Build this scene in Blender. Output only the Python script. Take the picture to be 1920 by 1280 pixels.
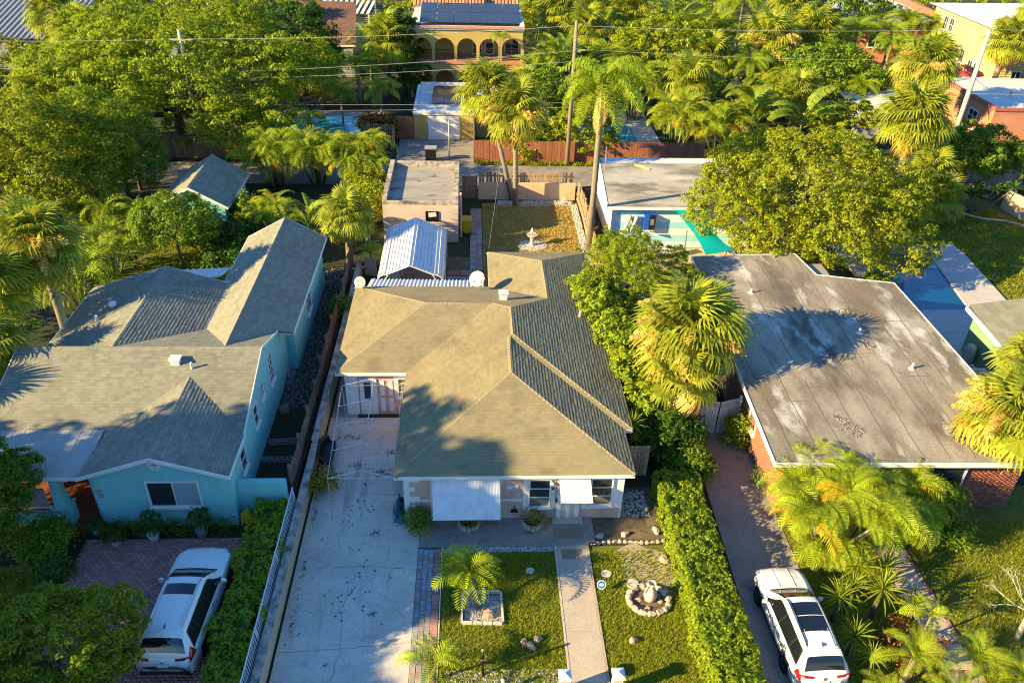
import bpy, math, random
import numpy as np
from mathutils import Vector, Matrix

for _o in list(bpy.data.objects): bpy.data.objects.remove(_o)
SC = bpy.context.scene
COL = SC.collection
R = math.radians
rnd = random.Random(7)

# ------------------------------------------------------------------ camera
cam_d = bpy.data.cameras.new('camera'); cam = bpy.data.objects.new('camera', cam_d); COL.objects.link(cam)
cam_d.sensor_width = 36.0; cam_d.lens = 28.125; cam_d.clip_start = 0.5; cam_d.clip_end = 1500
cam.matrix_world = Matrix(((0.99875234, 0.0, -0.04993762, 0), (-0.04175795, 0.54842109, -0.83515902, 0),
                           (0.02738684, 0.83620231, 0.54773684, 23.5), (0, 0, 0, 1)))
SC.camera = cam
# ------------------------------------------------------------------ light
SUN_EL, SUN_AZ = R(22.0), R(20.0)          # low sun on the left, a little towards the viewer
w = bpy.data.worlds.new('World'); SC.world = w; w.use_nodes = True
wn = w.node_tree; sky = wn.nodes.new('ShaderNodeTexSky'); sky.sky_type = 'NISHITA'; sky.sun_disc = False
sky.sun_elevation = SUN_EL; sky.sun_rotation = R(250); sky.air_density = 1.4; sky.dust_density = 0.0; sky.ozone_density = 10.0
bg = wn.nodes['Background']; bg.inputs['Strength'].default_value = 0.102
wn.links.new(sky.outputs['Color'], bg.inputs['Color'])
sd = bpy.data.lights.new('sun', 'SUN'); sd.energy = 5.0; sd.angle = R(0.5); sd.color = (1.0, 0.79, 0.37)
so = bpy.data.objects.new('sun', sd); COL.objects.link(so)
so.rotation_euler = Vector((math.cos(SUN_EL)*math.cos(SUN_AZ), math.cos(SUN_EL)*math.sin(SUN_AZ), -math.sin(SUN_EL))).to_track_quat('-Z', 'Y').to_euler()
so.location = (-40, -15, 30)
vs = SC.view_settings; vs.view_transform = 'Standard'; vs.look = 'None'; vs.gamma = 1.0; vs.use_curve_mapping = False
vs.exposure = 1.58; SC.cycles.diffuse_bounces = 2
SC.cycles.filter_width = 1.1

# ------------------------------------------------------------------ materials
def mat(name, c, c2=None, scale=3.0, rough=0.8, bump=0.0, bscale=40.0, var=0.0, spec=0.3, metal=0.0, trans=0.0, lo=0.35, hi=0.65,
        c3=None, s3=0.6, lo3=0.55, hi3=0.7, obj=0.0, stretch=None, hue=0.0,
        c4=None, s4=0.8, lo4=0.55, hi4=0.7, st4=None, grain=None):
    """Principled material: noise blend c->c2, optional blotches c3, per-island and per-object value/hue variation, bump, translucency."""
    m = bpy.data.materials.new(name); m.use_nodes = True; nt = m.node_tree; N = nt.nodes; L = nt.links.new
    p = N['Principled BSDF']; p.inputs['Roughness'].default_value = rough; p.inputs['Metallic'].default_value = metal
    p.inputs['Specular IOR Level'].default_value = spec
    geo = N.new('ShaderNodeNewGeometry'); pos = geo.outputs['Position']
    if stretch:
        mp = N.new('ShaderNodeMapping'); mp.inputs['Scale'].default_value = stretch; L(pos, mp.inputs['Vector']); pos = mp.outputs['Vector']
    def rgb(v): return (v[0], v[1], v[2], 1)
    def ramp(fac, lo, hi):
        r = N.new('ShaderNodeMapRange'); r.inputs['From Min'].default_value = lo; r.inputs['From Max'].default_value = hi; L(fac, r.inputs['Value']); return r.outputs[0]
    def noise(sc, det=6.0, ro=0.6):
        n = N.new('ShaderNodeTexNoise'); n.inputs['Scale'].default_value = sc; n.inputs['Detail'].default_value = det
        n.inputs['Roughness'].default_value = ro; L(pos, n.inputs['Vector']); return n.outputs['Fac']
    def mix(f, a, b):
        x = N.new('ShaderNodeMix'); x.data_type = 'RGBA'; L(f, x.inputs[0])
        for s, v in ((6, a), (7, b)):
            if isinstance(v, tuple): x.inputs[s].default_value = rgb(v)
            else: L(v, x.inputs[s])
        return x.outputs[2]
    col = None
    if c2 is not None: col = mix(ramp(noise(scale), lo, hi), c, c2)
    if c3 is not None: col = mix(ramp(noise(s3), lo3, hi3), col if col is not None else c, c3)
    if c4 is not None:
        p0 = pos
        if st4:
            m4 = N.new('ShaderNodeMapping'); m4.inputs['Scale'].default_value = st4; m4.inputs['Location'].default_value = (17.3, 5.1, 3.7); L(geo.outputs['Position'], m4.inputs['Vector']); pos = m4.outputs['Vector']
        col = mix(ramp(noise(s4, 5.0, 0.55), lo4, hi4), col if col is not None else c, c4); pos = p0
    if grain:
        p0 = pos; pos = geo.outputs['Position']; hv = N.new('ShaderNodeHueSaturation')
        if col is None: hv.inputs['Color'].default_value = rgb(c)
        else: L(col, hv.inputs['Color'])
        gm = N.new('ShaderNodeMapRange'); gm.inputs['From Min'].default_value = 0.3; gm.inputs['From Max'].default_value = 0.7; gm.inputs['To Min'].default_value = 1-grain[1]; gm.inputs['To Max'].default_value = 1+grain[1]
        L(noise(grain[0], 3.0, 0.7), gm.inputs['Value']); L(gm.outputs[0], hv.inputs['Value']); col = hv.outputs['Color']; pos = p0
    if var or obj or hue:
        h = N.new('ShaderNodeHueSaturation')
        if col is None: h.inputs['Color'].default_value = rgb(c)
        else: L(col, h.inputs['Color'])
        oi = N.new('ShaderNodeObjectInfo')
        ad = N.new('ShaderNodeMath'); ad.operation = 'MULTIPLY_ADD'; L(geo.outputs['Random Per Island'], ad.inputs[0])
        ad.inputs[1].default_value = 2*var; ad.inputs[2].default_value = 1 - var - obj
        a2 = N.new('ShaderNodeMath'); a2.operation = 'MULTIPLY_ADD'; L(oi.outputs['Random'], a2.inputs[0]); a2.inputs[1].default_value = 2*obj
        L(ad.outputs[0], a2.inputs[2]); L(a2.outputs[0], h.inputs['Value'])
        if hue:
            wn_ = N.new('ShaderNodeTexWhiteNoise'); wn_.noise_dimensions = '1D'
            sm = N.new('ShaderNodeMath'); sm.operation = 'ADD'; L(geo.outputs['Random Per Island'], sm.inputs[0]); L(oi.outputs['Random'], sm.inputs[1])
            L(sm.outputs[0], wn_.inputs['W'])
            hh = N.new('ShaderNodeMath'); hh.operation = 'MULTIPLY_ADD'; L(wn_.outputs['Value'], hh.inputs[0]); hh.inputs[1].default_value = hue; hh.inputs[2].default_value = 0.5 - hue/2
            L(hh.outputs[0], h.inputs['Hue'])
        col = h.outputs['Color']
    if col is None: p.inputs['Base Color'].default_value = rgb(c)
    else: L(col, p.inputs['Base Color'])
    if bump:
        b = N.new('ShaderNodeBump'); b.inputs['Strength'].default_value = bump; b.inputs['Distance'].default_value = 0.02
        L(noise(bscale, 4.0), b.inputs['Height']); L(b.outputs['Normal'], p.inputs['Normal'])
    if trans:
        t = N.new('ShaderNodeBsdfTranslucent'); x = N.new('ShaderNodeMixShader'); x.inputs[0].default_value = trans
        if col is None: t.inputs['Color'].default_value = rgb(c)
        else: L(col, t.inputs['Color'])
        L(p.outputs[0], x.inputs[1]); L(t.outputs[0], x.inputs[2]); L(x.outputs[0], N['Material Output'].inputs['Surface'])
    return m

def glass(name, c=(0.02, 0.03, 0.035), rough=0.05):
    return mat(name, c, rough=rough, spec=0.9)

M = {}
M['shingle_tan'] = mat('shingle_tan', (0.24, 0.195, 0.105), (0.29, 0.235, 0.125), scale=0.35, rough=0.95, var=0.09, c3=(0.19, 0.15, 0.085), s3=0.8, lo3=0.52, hi3=0.72, bump=0.3, bscale=90, obj=0.04, hue=0.03)
M['cap_tan'] = mat('cap_tan', (0.32, 0.25, 0.145), (0.37, 0.29, 0.17), scale=2, rough=0.95, var=0.1, obj=0.07, bump=0.3, bscale=90)
M['shingle_grey'] = mat('shingle_grey', (0.215, 0.20, 0.145), (0.26, 0.24, 0.175), scale=0.5, rough=0.95, var=0.15, bump=0.3, bscale=90, obj=0.04, hue=0.03)
M['cap_grey'] = mat('cap_grey', (0.24, 0.22, 0.16), (0.28, 0.255, 0.19), scale=2, rough=0.95, var=0.12, obj=0.1)
M['deck'] = mat('roof_deck', (0.10, 0.085, 0.065), rough=1)
M['membrane'] = mat('pale_membrane', (0.42, 0.38, 0.33), (0.36, 0.33, 0.29), scale=1.5, rough=0.8)
M['white'] = mat('white_paint', (0.78, 0.75, 0.70), (0.70, 0.66, 0.60), scale=1.2, rough=0.55)
M['white_metal'] = mat('white_metal', (0.75, 0.74, 0.72), (0.62, 0.6, 0.57), scale=2.5, rough=0.4, spec=0.5)
M['pink'] = mat('pink_stucco', (0.62, 0.40, 0.31), (0.56, 0.35, 0.27), scale=1.1, rough=0.9, bump=0.25, bscale=60, c4=(0.42, 0.27, 0.21), s4=1.5, lo4=0.58, hi4=0.8, st4=(1, 1, 0.25), grain=(20, 0.07))
M['pink_pale'] = mat('pale_pink_stucco', (0.66, 0.50, 0.40), (0.58, 0.43, 0.34), scale=0.9, rough=0.9, bump=0.25, bscale=60, c4=(0.46, 0.35, 0.28), s4=1.5, lo4=0.58, hi4=0.8, st4=(1, 1, 0.25), grain=(16, 0.08))
M['teal'] = mat('teal_stucco', (0.25, 0.60, 0.56), (0.23, 0.55, 0.515), scale=0.7, rough=0.85, bump=0.2, bscale=50, c4=(0.21, 0.48, 0.455), s4=1.5, lo4=0.56, hi4=0.8, st4=(1, 1, 0.2), grain=(20, 0.07))
M['peach'] = mat('peach_stucco', (0.62, 0.44, 0.28), (0.55, 0.38, 0.24), scale=1.2, rough=0.9, c3=(0.32, 0.25, 0.19), s3=1.6, lo3=0.6, hi3=0.75)
M['peach_top'] = mat('weathered_wall_top', (0.48, 0.40, 0.32), (0.13, 0.11, 0.095), scale=2.4, rough=0.95, lo=0.42, hi=0.66)
M['yellow'] = mat('yellow_stucco', (0.50, 0.36, 0.11), (0.44, 0.31, 0.09), scale=0.6, rough=0.9)
M['cream'] = mat('cream_siding', (0.60, 0.48, 0.22), (0.54, 0.43, 0.19), scale=0.8, rough=0.8)
M['orange'] = mat('orange_stucco', (0.58, 0.25, 0.14), (0.52, 0.21, 0.12), scale=0.8, rough=0.9)
M['orange_trim'] = mat('red_parapet', (0.42, 0.13, 0.09), (0.36, 0.11, 0.08), scale=1.5, rough=0.85)
M['green_wall'] = mat('sage_green_wall', (0.20, 0.30, 0.17), (0.18, 0.27, 0.15), scale=1.2, rough=0.8)
M['brickred'] = mat('red_brick', (0.20, 0.065, 0.045), (0.26, 0.09, 0.06), scale=3, rough=0.9, var=0.25, obj=0.18, hue=0.03)
M['brickwall'] = mat('salmon_brick', (0.42, 0.19, 0.12), (0.36, 0.15, 0.095), scale=2.5, rough=0.9, obj=0.15)
M['mortar'] = mat('mortar', (0.30, 0.26, 0.22), rough=0.95)
M['concrete'] = mat('driveway_concrete', (0.64, 0.56, 0.44), (0.52, 0.45, 0.36), scale=0.55, rough=0.9, c3=(0.38, 0.31, 0.255), s3=1.3, lo3=0.56, hi3=0.78, bump=0.2, bscale=25, c4=(0.34, 0.29, 0.25), s4=1.1, lo4=0.56, hi4=0.74, st4=(1.6, 0.18, 1), grain=(14, 0.16))
M['concrete_warm'] = mat('walk_concrete', (0.49, 0.395, 0.295), (0.41, 0.325, 0.245), scale=0.9, rough=0.9, bump=0.15, bscale=30, grain=(14, 0.14))
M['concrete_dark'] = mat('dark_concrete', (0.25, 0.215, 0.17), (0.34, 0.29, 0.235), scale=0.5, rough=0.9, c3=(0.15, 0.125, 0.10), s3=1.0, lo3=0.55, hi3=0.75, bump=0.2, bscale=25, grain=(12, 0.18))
M['stain'] = mat('oil_stain', (0.12, 0.10, 0.085), (0.27, 0.225, 0.19), scale=5, rough=0.85, lo=0.42, hi=0.6)
M['crack'] = mat('crack', (0.17, 0.145, 0.12), rough=1)
M['asphalt'] = mat('alley_paving', (0.30, 0.26, 0.22), (0.22, 0.195, 0.17), scale=0.9, rough=0.95, c3=(0.15, 0.13, 0.115), s3=0.5, lo3=0.5, hi3=0.7)
M['dirt'] = mat('dirt', (0.12, 0.085, 0.05), (0.20, 0.145, 0.085), scale=1.6, rough=1, c3=(0.07, 0.06, 0.035), s3=4, lo3=0.5, hi3=0.65, bump=0.5, bscale=20)
M['soil'] = mat('dark_soil', (0.045, 0.04, 0.022), (0.03, 0.042, 0.014), scale=0.7, rough=1, bump=0.4, bscale=12)
M['sand'] = mat('bare_sandy_patch', (0.40, 0.31, 0.20), (0.30, 0.24, 0.12), scale=2.2, rough=1, c3=(0.12, 0.13, 0.03), s3=5, lo3=0.52, hi3=0.64, bump=0.4, bscale=30)
M['gravel'] = mat('pale_gravel', (0.62, 0.57, 0.50), (0.40, 0.36, 0.32), scale=8, rough=0.95, var=0.35)
M['lawn'] = mat('lawn_soil', (0.10, 0.115, 0.014), (0.15, 0.15, 0.022), scale=1.3, rough=1, c3=(0.22, 0.18, 0.05), s3=0.9, lo3=0.55, hi3=0.75, bump=0.4, bscale=40)
M['lawn_dry'] = mat('dry_lawn', (0.36, 0.25, 0.085), (0.28, 0.20, 0.06), scale=1.5, rough=1, c3=(0.11, 0.10, 0.025), s3=1.1, lo3=0.52, hi3=0.72, bump=0.5, bscale=35)
M['blade'] = mat('grass_blade', (0.27, 0.29, 0.014), rough=0.75, var=0.35, trans=0.35, hue=0.04, spec=0.15)
M['blade_dry'] = mat('dry_grass_blade', (0.52, 0.37, 0.10), rough=0.85, var=0.35, trans=0.3, hue=0.04, spec=0.1)
M['paver'] = mat('paver', (0.30, 0.22, 0.18), (0.36, 0.28, 0.24), scale=6, rough=0.9, obj=0.16, bump=0.2, bscale=40, hue=0.0)
M['paver_blue'] = mat('paver_grey', (0.22, 0.25, 0.27), (0.30, 0.31, 0.31), scale=6, rough=0.9, obj=0.22, bump=0.2, bscale=40)
M['paver_red'] = mat('paver_red', (0.42, 0.20, 0.16), (0.33, 0.16, 0.135), scale=5, rough=0.9, obj=0.25, bump=0.2, bscale=40, var=0.25)
M['roof_flat'] = mat('aged_flat_roof', (0.35, 0.30, 0.225), (0.19, 0.15, 0.105), scale=0.42, rough=0.9, c3=(0.115, 0.095, 0.075), s3=0.5, lo3=0.52, hi3=0.66, bump=0.15, bscale=18, stretch=(1.0, 0.42, 1.0), lo=0.42, hi=0.58, c4=(0.54, 0.50, 0.43), s4=0.5, lo4=0.55, hi4=0.64, st4=(1.3, 0.5, 1), grain=(9, 0.22))
M['roof_flat2'] = mat('stained_flat_roof', (0.44, 0.40, 0.33), (0.22, 0.18, 0.135), scale=0.5, rough=0.9, lo=0.42, hi=0.6, c3=(0.13, 0.11, 0.09), s3=0.5, lo3=0.55, hi3=0.72, stretch=(0.5, 1.0, 1.0), c4=(0.52, 0.48, 0.40), s4=0.6, lo4=0.55, hi4=0.7, st4=(0.4, 1.2, 1), grain=(8, 0.18))
M['roof_gar'] = mat('garage_flat_roof', (0.37, 0.33, 0.27), (0.26, 0.23, 0.19), scale=0.8, rough=0.95, c3=(0.10, 0.09, 0.075), s3=1.1, lo3=0.58, hi3=0.66, stretch=(0.6, 1.6, 1.0))
M['seam'] = mat('roof_seam', (0.16, 0.135, 0.105), rough=0.95)
M['grit'] = mat('weathered_grit', (0.12, 0.10, 0.085), (0.36, 0.32, 0.26), scale=7, rough=0.95, lo=0.42, hi=0.58)
M['roof_white'] = mat('white_flat_roof', (0.66, 0.64, 0.60), (0.56, 0.54, 0.51), scale=0.8, rough=0.7)
M['wood_grey'] = mat('weathered_wood', (0.25, 0.175, 0.115), (0.17, 0.12, 0.085), scale=4, rough=0.9, obj=0.18, stretch=(1, 1, 0.2))
M['wood_red'] = mat('red_stained_wood', (0.34, 0.125, 0.06), (0.27, 0.095, 0.05), scale=3, rough=0.85, obj=0.16, stretch=(1, 1, 0.2))
M['wood_tan'] = mat('tan_wood', (0.42, 0.28, 0.165), (0.32, 0.21, 0.125), scale=3, rough=0.9, obj=0.18, stretch=(1, 1, 0.2))
M['wood_yellow'] = mat('yellow_wood', (0.42, 0.27, 0.05), rough=0.9, obj=0.15)
M['pole'] = mat('pole_wood', (0.30, 0.22, 0.15), (0.22, 0.165, 0.12), scale=5, rough=0.9, stretch=(1, 1, 0.15))
M['pole_conc'] = mat('pole_concrete', (0.50, 0.45, 0.37), (0.42, 0.38, 0.31), scale=3, rough=0.9)
M['wire'] = mat('wire', (0.42, 0.40, 0.36), rough=0.5, spec=0.5)
M['black'] = mat('black_plastic', (0.015, 0.015, 0.017), rough=0.45)
M['iron'] = mat('black_iron', (0.02, 0.02, 0.022), rough=0.6)
M['galv'] = mat('galvanised', (0.45, 0.46, 0.46), rough=0.4, metal=0.6, spec=0.5)
M['grey'] = mat('grey_plastic', (0.30, 0.30, 0.29), rough=0.6)
M['glass'] = glass('window_glass'); M['screen'] = mat('window_screen', (0.13, 0.12, 0.10), rough=0.5, spec=0.6)
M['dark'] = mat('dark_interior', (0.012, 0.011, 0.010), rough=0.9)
M['curtain'] = mat('window_shade', (0.28, 0.36, 0.37), rough=0.35, spec=0.6)
M['yellow_plastic'] = mat('yellow_plastic', (0.62, 0.42, 0.01), rough=0.5)
M['blue_tarp'] = mat('blue_tarp', (0.03, 0.10, 0.14), (0.05, 0.15, 0.19), scale=5, rough=0.55)
M['rust'] = mat('dish_face', (0.72, 0.66, 0.55), (0.42, 0.17, 0.035), scale=2.6, rough=0.6, lo=0.5, hi=0.62)
M['rock'] = mat('coral_rock', (0.50, 0.34, 0.235), (0.34, 0.225, 0.155), scale=9, rough=0.95, bump=1.0, bscale=22, obj=0.12)
M['kerb_stone'] = mat('kerb_stone', (0.55, 0.44, 0.33), (0.42, 0.33, 0.24), scale=6, rough=0.95, bump=0.6, bscale=30, obj=0.15)
M['ceramic'] = mat('pale_ceramic', (0.66, 0.50, 0.40), (0.58, 0.43, 0.33), scale=4, rough=0.6)
M['terracotta'] = mat('terracotta_tile', (0.45, 0.19, 0.10), (0.55, 0.26, 0.15), scale=3, rough=0.85, var=0.25)
M['brown_roof'] = mat('brown_roof', (0.16, 0.075, 0.05), (0.20, 0.10, 0.065), scale=2, rough=0.9, var=0.12)
M['floor_tile'] = mat('red_floor_tile', (0.24, 0.075, 0.035), (0.19, 0.06, 0.03), scale=5, rough=0.5, obj=0.12)
M['solar'] = mat('solar_panel', (0.035, 0.04, 0.05), rough=0.12, spec=1.0)
M['water'] = mat('pool_water', (0.0, 0.065, 0.17), (0.0, 0.055, 0.145), scale=0.5, rough=0.04, spec=0.6, bump=0.15, bscale=5)
M['water_lt'] = mat('pool_water_light', (0.02, 0.32, 0.42), (0.02, 0.28, 0.38), scale=0.8, rough=0.04, spec=0.6, bump=0.15, bscale=5)
M['pooldeck'] = mat('pool_deck', (0.52, 0.47, 0.42), (0.46, 0.41, 0.37), scale=2, rough=0.85)
M['aqua'] = mat('aqua_paint', (0.32, 0.60, 0.72), (0.28, 0.55, 0.68), scale=1.5, rough=0.8)
M['aqua_pale'] = mat('pale_aqua_paint', (0.62, 0.72, 0.74), (0.57, 0.67, 0.69), scale=1.5, rough=0.8)
M['sail'] = mat('turquoise_sail', (0.0, 0.52, 0.52), rough=0.6, trans=0.45)
M['tan_tile'] = mat('tan_pool_surround', (0.58, 0.42, 0.28), (0.50, 0.36, 0.24), scale=2, rough=0.85)
M['blue'] = mat('blue_paint', (0.02, 0.10, 0.50), rough=0.4)
M['red_cloth'] = mat('red_cloth', (0.55, 0.09, 0.08), rough=0.8, trans=0.2)
M['car_white'] = mat('white_car_paint', (0.74, 0.72, 0.67), rough=0.25, spec=0.5); M['car_white'].node_tree.nodes['Principled BSDF'].inputs['Coat Weight'].default_value = 0.6
M['car_glass'] = glass('car_glass', (0.008, 0.010, 0.012), 0.03); M['tyre'] = mat('tyre', (0.016, 0.016, 0.017), rough=0.85); M['rim'] = mat('alloy_rim', (0.25, 0.25, 0.26), rough=0.3, metal=0.9)
M['rim_dark'] = mat('dark_rim', (0.05, 0.05, 0.055), rough=0.35, metal=0.7)
M['tail'] = mat('tail_lamp', (0.42, 0.012, 0.010), rough=0.12, spec=0.7); M['chrome'] = mat('chrome', (0.6, 0.6, 0.6), rough=0.15, metal=1.0)
M['plate'] = mat('number_plate', (0.62, 0.60, 0.52), rough=0.5); M['headlamp'] = mat('head_lamp', (0.25, 0.27, 0.28), rough=0.08, spec=0.9)
M['print_blue'] = mat('sign_blue', (0.02, 0.14, 0.42), rough=0.5); M['mat_brown'] = mat('door_mat', (0.22, 0.16, 0.10), (0.28, 0.21, 0.14), scale=8, rough=1)
def leafmat(n, c, var=0.35, hue=0.05, trans=0.42, obj=0.1, c2=None, k=2.15):
    return mat(n, (k*c[0], k*c[1], .6*k*c[2]), c2, scale=0.5, rough=0.55, var=var, hue=hue, trans=trans, obj=obj, spec=0.2)
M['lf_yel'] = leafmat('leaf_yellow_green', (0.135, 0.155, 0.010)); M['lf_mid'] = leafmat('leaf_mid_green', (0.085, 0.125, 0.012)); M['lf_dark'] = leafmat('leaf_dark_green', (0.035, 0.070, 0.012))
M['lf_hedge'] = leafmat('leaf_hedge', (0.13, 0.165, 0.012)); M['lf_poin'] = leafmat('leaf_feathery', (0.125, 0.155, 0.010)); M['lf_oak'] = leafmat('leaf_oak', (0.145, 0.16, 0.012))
M['lf_croton'] = leafmat('leaf_croton', (0.16, 0.075, 0.03), hue=0.12); M['lf_gold'] = leafmat('leaf_gold', (0.16, 0.12, 0.012), hue=0.08); M['lf_shade'] = leafmat('leaf_grey_green', (0.06, 0.095, 0.03))
M['fan'] = leafmat('fan_frond', (0.15, 0.165, 0.022), var=0.22, hue=0.03, obj=0.2); M['fan_old'] = leafmat('fan_frond_yellowing', (0.25, 0.19, 0.03), var=0.25, obj=0.15); M['fan_dead'] = leafmat('dead_frond', (0.40, 0.26, 0.12), var=0.3, obj=0.15, trans=0.2)
M['feather'] = leafmat('feather_frond', (0.125, 0.165, 0.012), var=0.22, hue=0.03, obj=0.2); M['areca'] = leafmat('areca_frond', (0.14, 0.17, 0.012), var=0.25, hue=0.04, obj=0.28, trans=0.3); M['areca_old'] = leafmat('areca_yellow_frond', (0.30, 0.19, 0.012), var=0.25, obj=0.15)
M['banana'] = leafmat('paddle_leaf', (0.115, 0.15, 0.02), var=0.15, obj=0.25, hue=0.04); M['yucca'] = leafmat('sword_leaf', (0.14, 0.165, 0.015), var=0.2, obj=0.2)
M['trunk'] = mat('palm_trunk', (0.27, 0.215, 0.155), (0.19, 0.15, 0.11), scale=5, rough=0.95, bump=0.6, bscale=14, stretch=(0.5, 0.5, 2.5)); M['bark'] = mat('bark', (0.16, 0.125, 0.09), (0.10, 0.08, 0.06), scale=5, rough=0.95, bump=0.6, bscale=16); M['bark_pale'] = mat('pale_bark', (0.42, 0.36, 0.29), (0.33, 0.28, 0.22), scale=5, rough=0.95)
M['flower'] = leafmat('flower_stalk', (0.36, 0.24, 0.10), var=0.3, hue=0.05)

# ------------------------------------------------------------------ mesh helpers
OFF = {}
def link(o):
    COL.objects.link(o); return o
def thing(name, label, cat, loc=(0, 0, 0), rotz=0.0, group=None):
    o = link(bpy.data.objects.new(name, None)); o.location = loc; o.rotation_euler = (0, 0, rotz); o.empty_display_size = 0.2
    o['label'] = label; o['category'] = cat
    if group: o['group'] = group
    OFF[o.name] = Vector(loc) if not rotz else None
    return o
def tag(o, label=None, cat=None, group=None, kind=None):
    if label: o['label'] = label
    if cat: o['category'] = cat
    if group: o['group'] = group
    if kind: o['kind'] = kind
    return o
def inst(name, me, parent=None, loc=(0, 0, 0), rot=(0, 0, 0), scale=(1, 1, 1), mtx=None):
    o = link(bpy.data.objects.new(name, me))
    if parent is not None: o.parent = parent
    if mtx is not None: o.matrix_basis = mtx
    else: o.location = loc; o.rotation_euler = rot; o.scale = scale
    return o
ORD = ['first', 'second', 'third', 'fourth', 'fifth', 'sixth', 'seventh', 'eighth', 'ninth', 'tenth', 'eleventh', 'twelfth', 'thirteenth', 'fourteenth', 'fifteenth']
class MB:
    def __init__(s): s.v = []; s.f = []
    def add(s, vs, fs):
        o = len(s.v); s.v.extend([tuple(v) for v in vs]); s.f.extend([tuple(i+o for i in f) for f in fs]); return s
    def box(s, x0, y0, z0, x1, y1, z1):
        return s.add([(x0,y0,z0),(x1,y0,z0),(x1,y1,z0),(x0,y1,z0),(x0,y0,z1),(x1,y0,z1),(x1,y1,z1),(x0,y1,z1)],
                     [(3,2,1,0),(4,5,6,7),(0,1,5,4),(1,2,6,5),(2,3,7,6),(3,0,4,7)])
    def bar(s, p, q, w, h, up=(0, 0, 1)):      # box along p->q, w sideways, h upward
        p = Vector(p); q = Vector(q); d = (q-p).normalized(); u = Vector(up); r = d.cross(u)
        if r.length < 1e-4: r = d.cross(Vector((0, 1, 0)))
        r.normalize(); u = r.cross(d); r *= w/2; u *= h/2
        return s.add([p-r-u, p+r-u, p+r+u, p-r+u, q-r-u, q+r-u, q+r+u, q-r+u], [(3,2,1,0),(4,5,6,7),(0,1,5,4),(1,2,6,5),(2,3,7,6),(3,0,4,7)])
    def prism(s, pts, z0, z1):
        n = len(pts); return s.add([(x,y,z0) for x,y in pts]+[(x,y,z1) for x,y in pts], [tuple(range(n-1,-1,-1)), tuple(range(n,2*n))]+[(i,(i+1)%n,n+(i+1)%n,n+i) for i in range(n)])
    def slab(s, pts, t):                       # planar polygon extruded straight down by t
        n = len(pts); return s.add([tuple(p) for p in pts]+[(p[0],p[1],p[2]-t) for p in pts], [tuple(range(n)), tuple(range(2*n-1,n-1,-1))]+[(i,n+i,n+(i+1)%n,(i+1)%n) for i in range(n)])
    def wallpoly(s, pts, d):                   # polygon in a plane pushed by vector d
        n = len(pts); d = Vector(d); return s.add([Vector(p) for p in pts]+[Vector(p)+d for p in pts], [tuple(range(n)), tuple(range(2*n-1,n-1,-1))]+[(i,n+i,n+(i+1)%n,(i+1)%n) for i in range(n)])
    def tube(s, pts, r, n=6, cap=True):
        pts = [Vector(p) for p in pts]; k = len(pts); rs = r if isinstance(r, (list, tuple)) else [r]*k; vs = []; pr = None
        for i, p in enumerate(pts):
            d = (pts[min(i+1,k-1)]-pts[max(i-1,0)]).normalized()
            a = d.cross(Vector((0,0,1)) if abs(d.z) < 0.95 else Vector((1,0,0))) if pr is None else (pr - d*pr.dot(d))
            a.normalize(); pr = a; b = d.cross(a)
            vs += [p + (a*math.cos(t)+b*math.sin(t))*rs[i] for t in (2*math.pi*j/n for j in range(n))]
        fs = [(i*n+j, i*n+(j+1)%n, (i+1)*n+(j+1)%n, (i+1)*n+j) for i in range(k-1) for j in range(n)]
        if cap: fs += [tuple(range(n-1,-1,-1)), tuple((k-1)*n+j for j in range(n))]
        return s.add(vs, fs)
    def lathe(s, prof, n=16, c=(0, 0, 0), sx=1.0, sy=1.0):
        k = len(prof); vs = [(c[0]+r*math.cos(2*math.pi*j/n)*sx, c[1]+r*math.sin(2*math.pi*j/n)*sy, c[2]+z) for r, z in prof for j in range(n)]
        fs = [(i*n+j, i*n+(j+1)%n, (i+1)*n+(j+1)%n, (i+1)*n+j) for i in range(k-1) for j in range(n)] + [tuple(range(n-1,-1,-1)), tuple((k-1)*n+j for j in range(n))]
        return s.add(vs, fs)
    def mesh(s, name, m, smooth=False):
        me = bpy.data.meshes.new(name); me.from_pydata(s.v, [], s.f)
        me.materials.append(M[m] if isinstance(m, str) else m)
        if smooth: me.polygons.foreach_set('use_smooth', [True]*len(me.polygons))
        me.update(); return me
    def build(s, name, m, parent=None, smooth=False, world=True):
        o = inst(name, s.mesh(name, m, smooth), parent)
        if parent is not None and world and OFF.get(parent.name) is not None: o.location = -OFF[parent.name]
        return o
def struct(o): o['kind'] = 'structure'; return o
def npmesh(name, V, F, m):
    """V (n,3) float array, F (k,4) int array of quads"""
    me = bpy.data.meshes.new(name); V = np.asarray(V, np.float32); F = np.asarray(F, np.int32); k, q = F.shape
    me.vertices.add(len(V)); me.vertices.foreach_set('co', V.ravel()); me.loops.add(k*q); me.loops.foreach_set('vertex_index', F.ravel())
    me.polygons.add(k); me.polygons.foreach_set('loop_start', np.arange(k, dtype=np.int32)*q)
    me.materials.append(M[m] if isinstance(m, str) else m); me.update(calc_edges=True); me.validate(); return me
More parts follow.
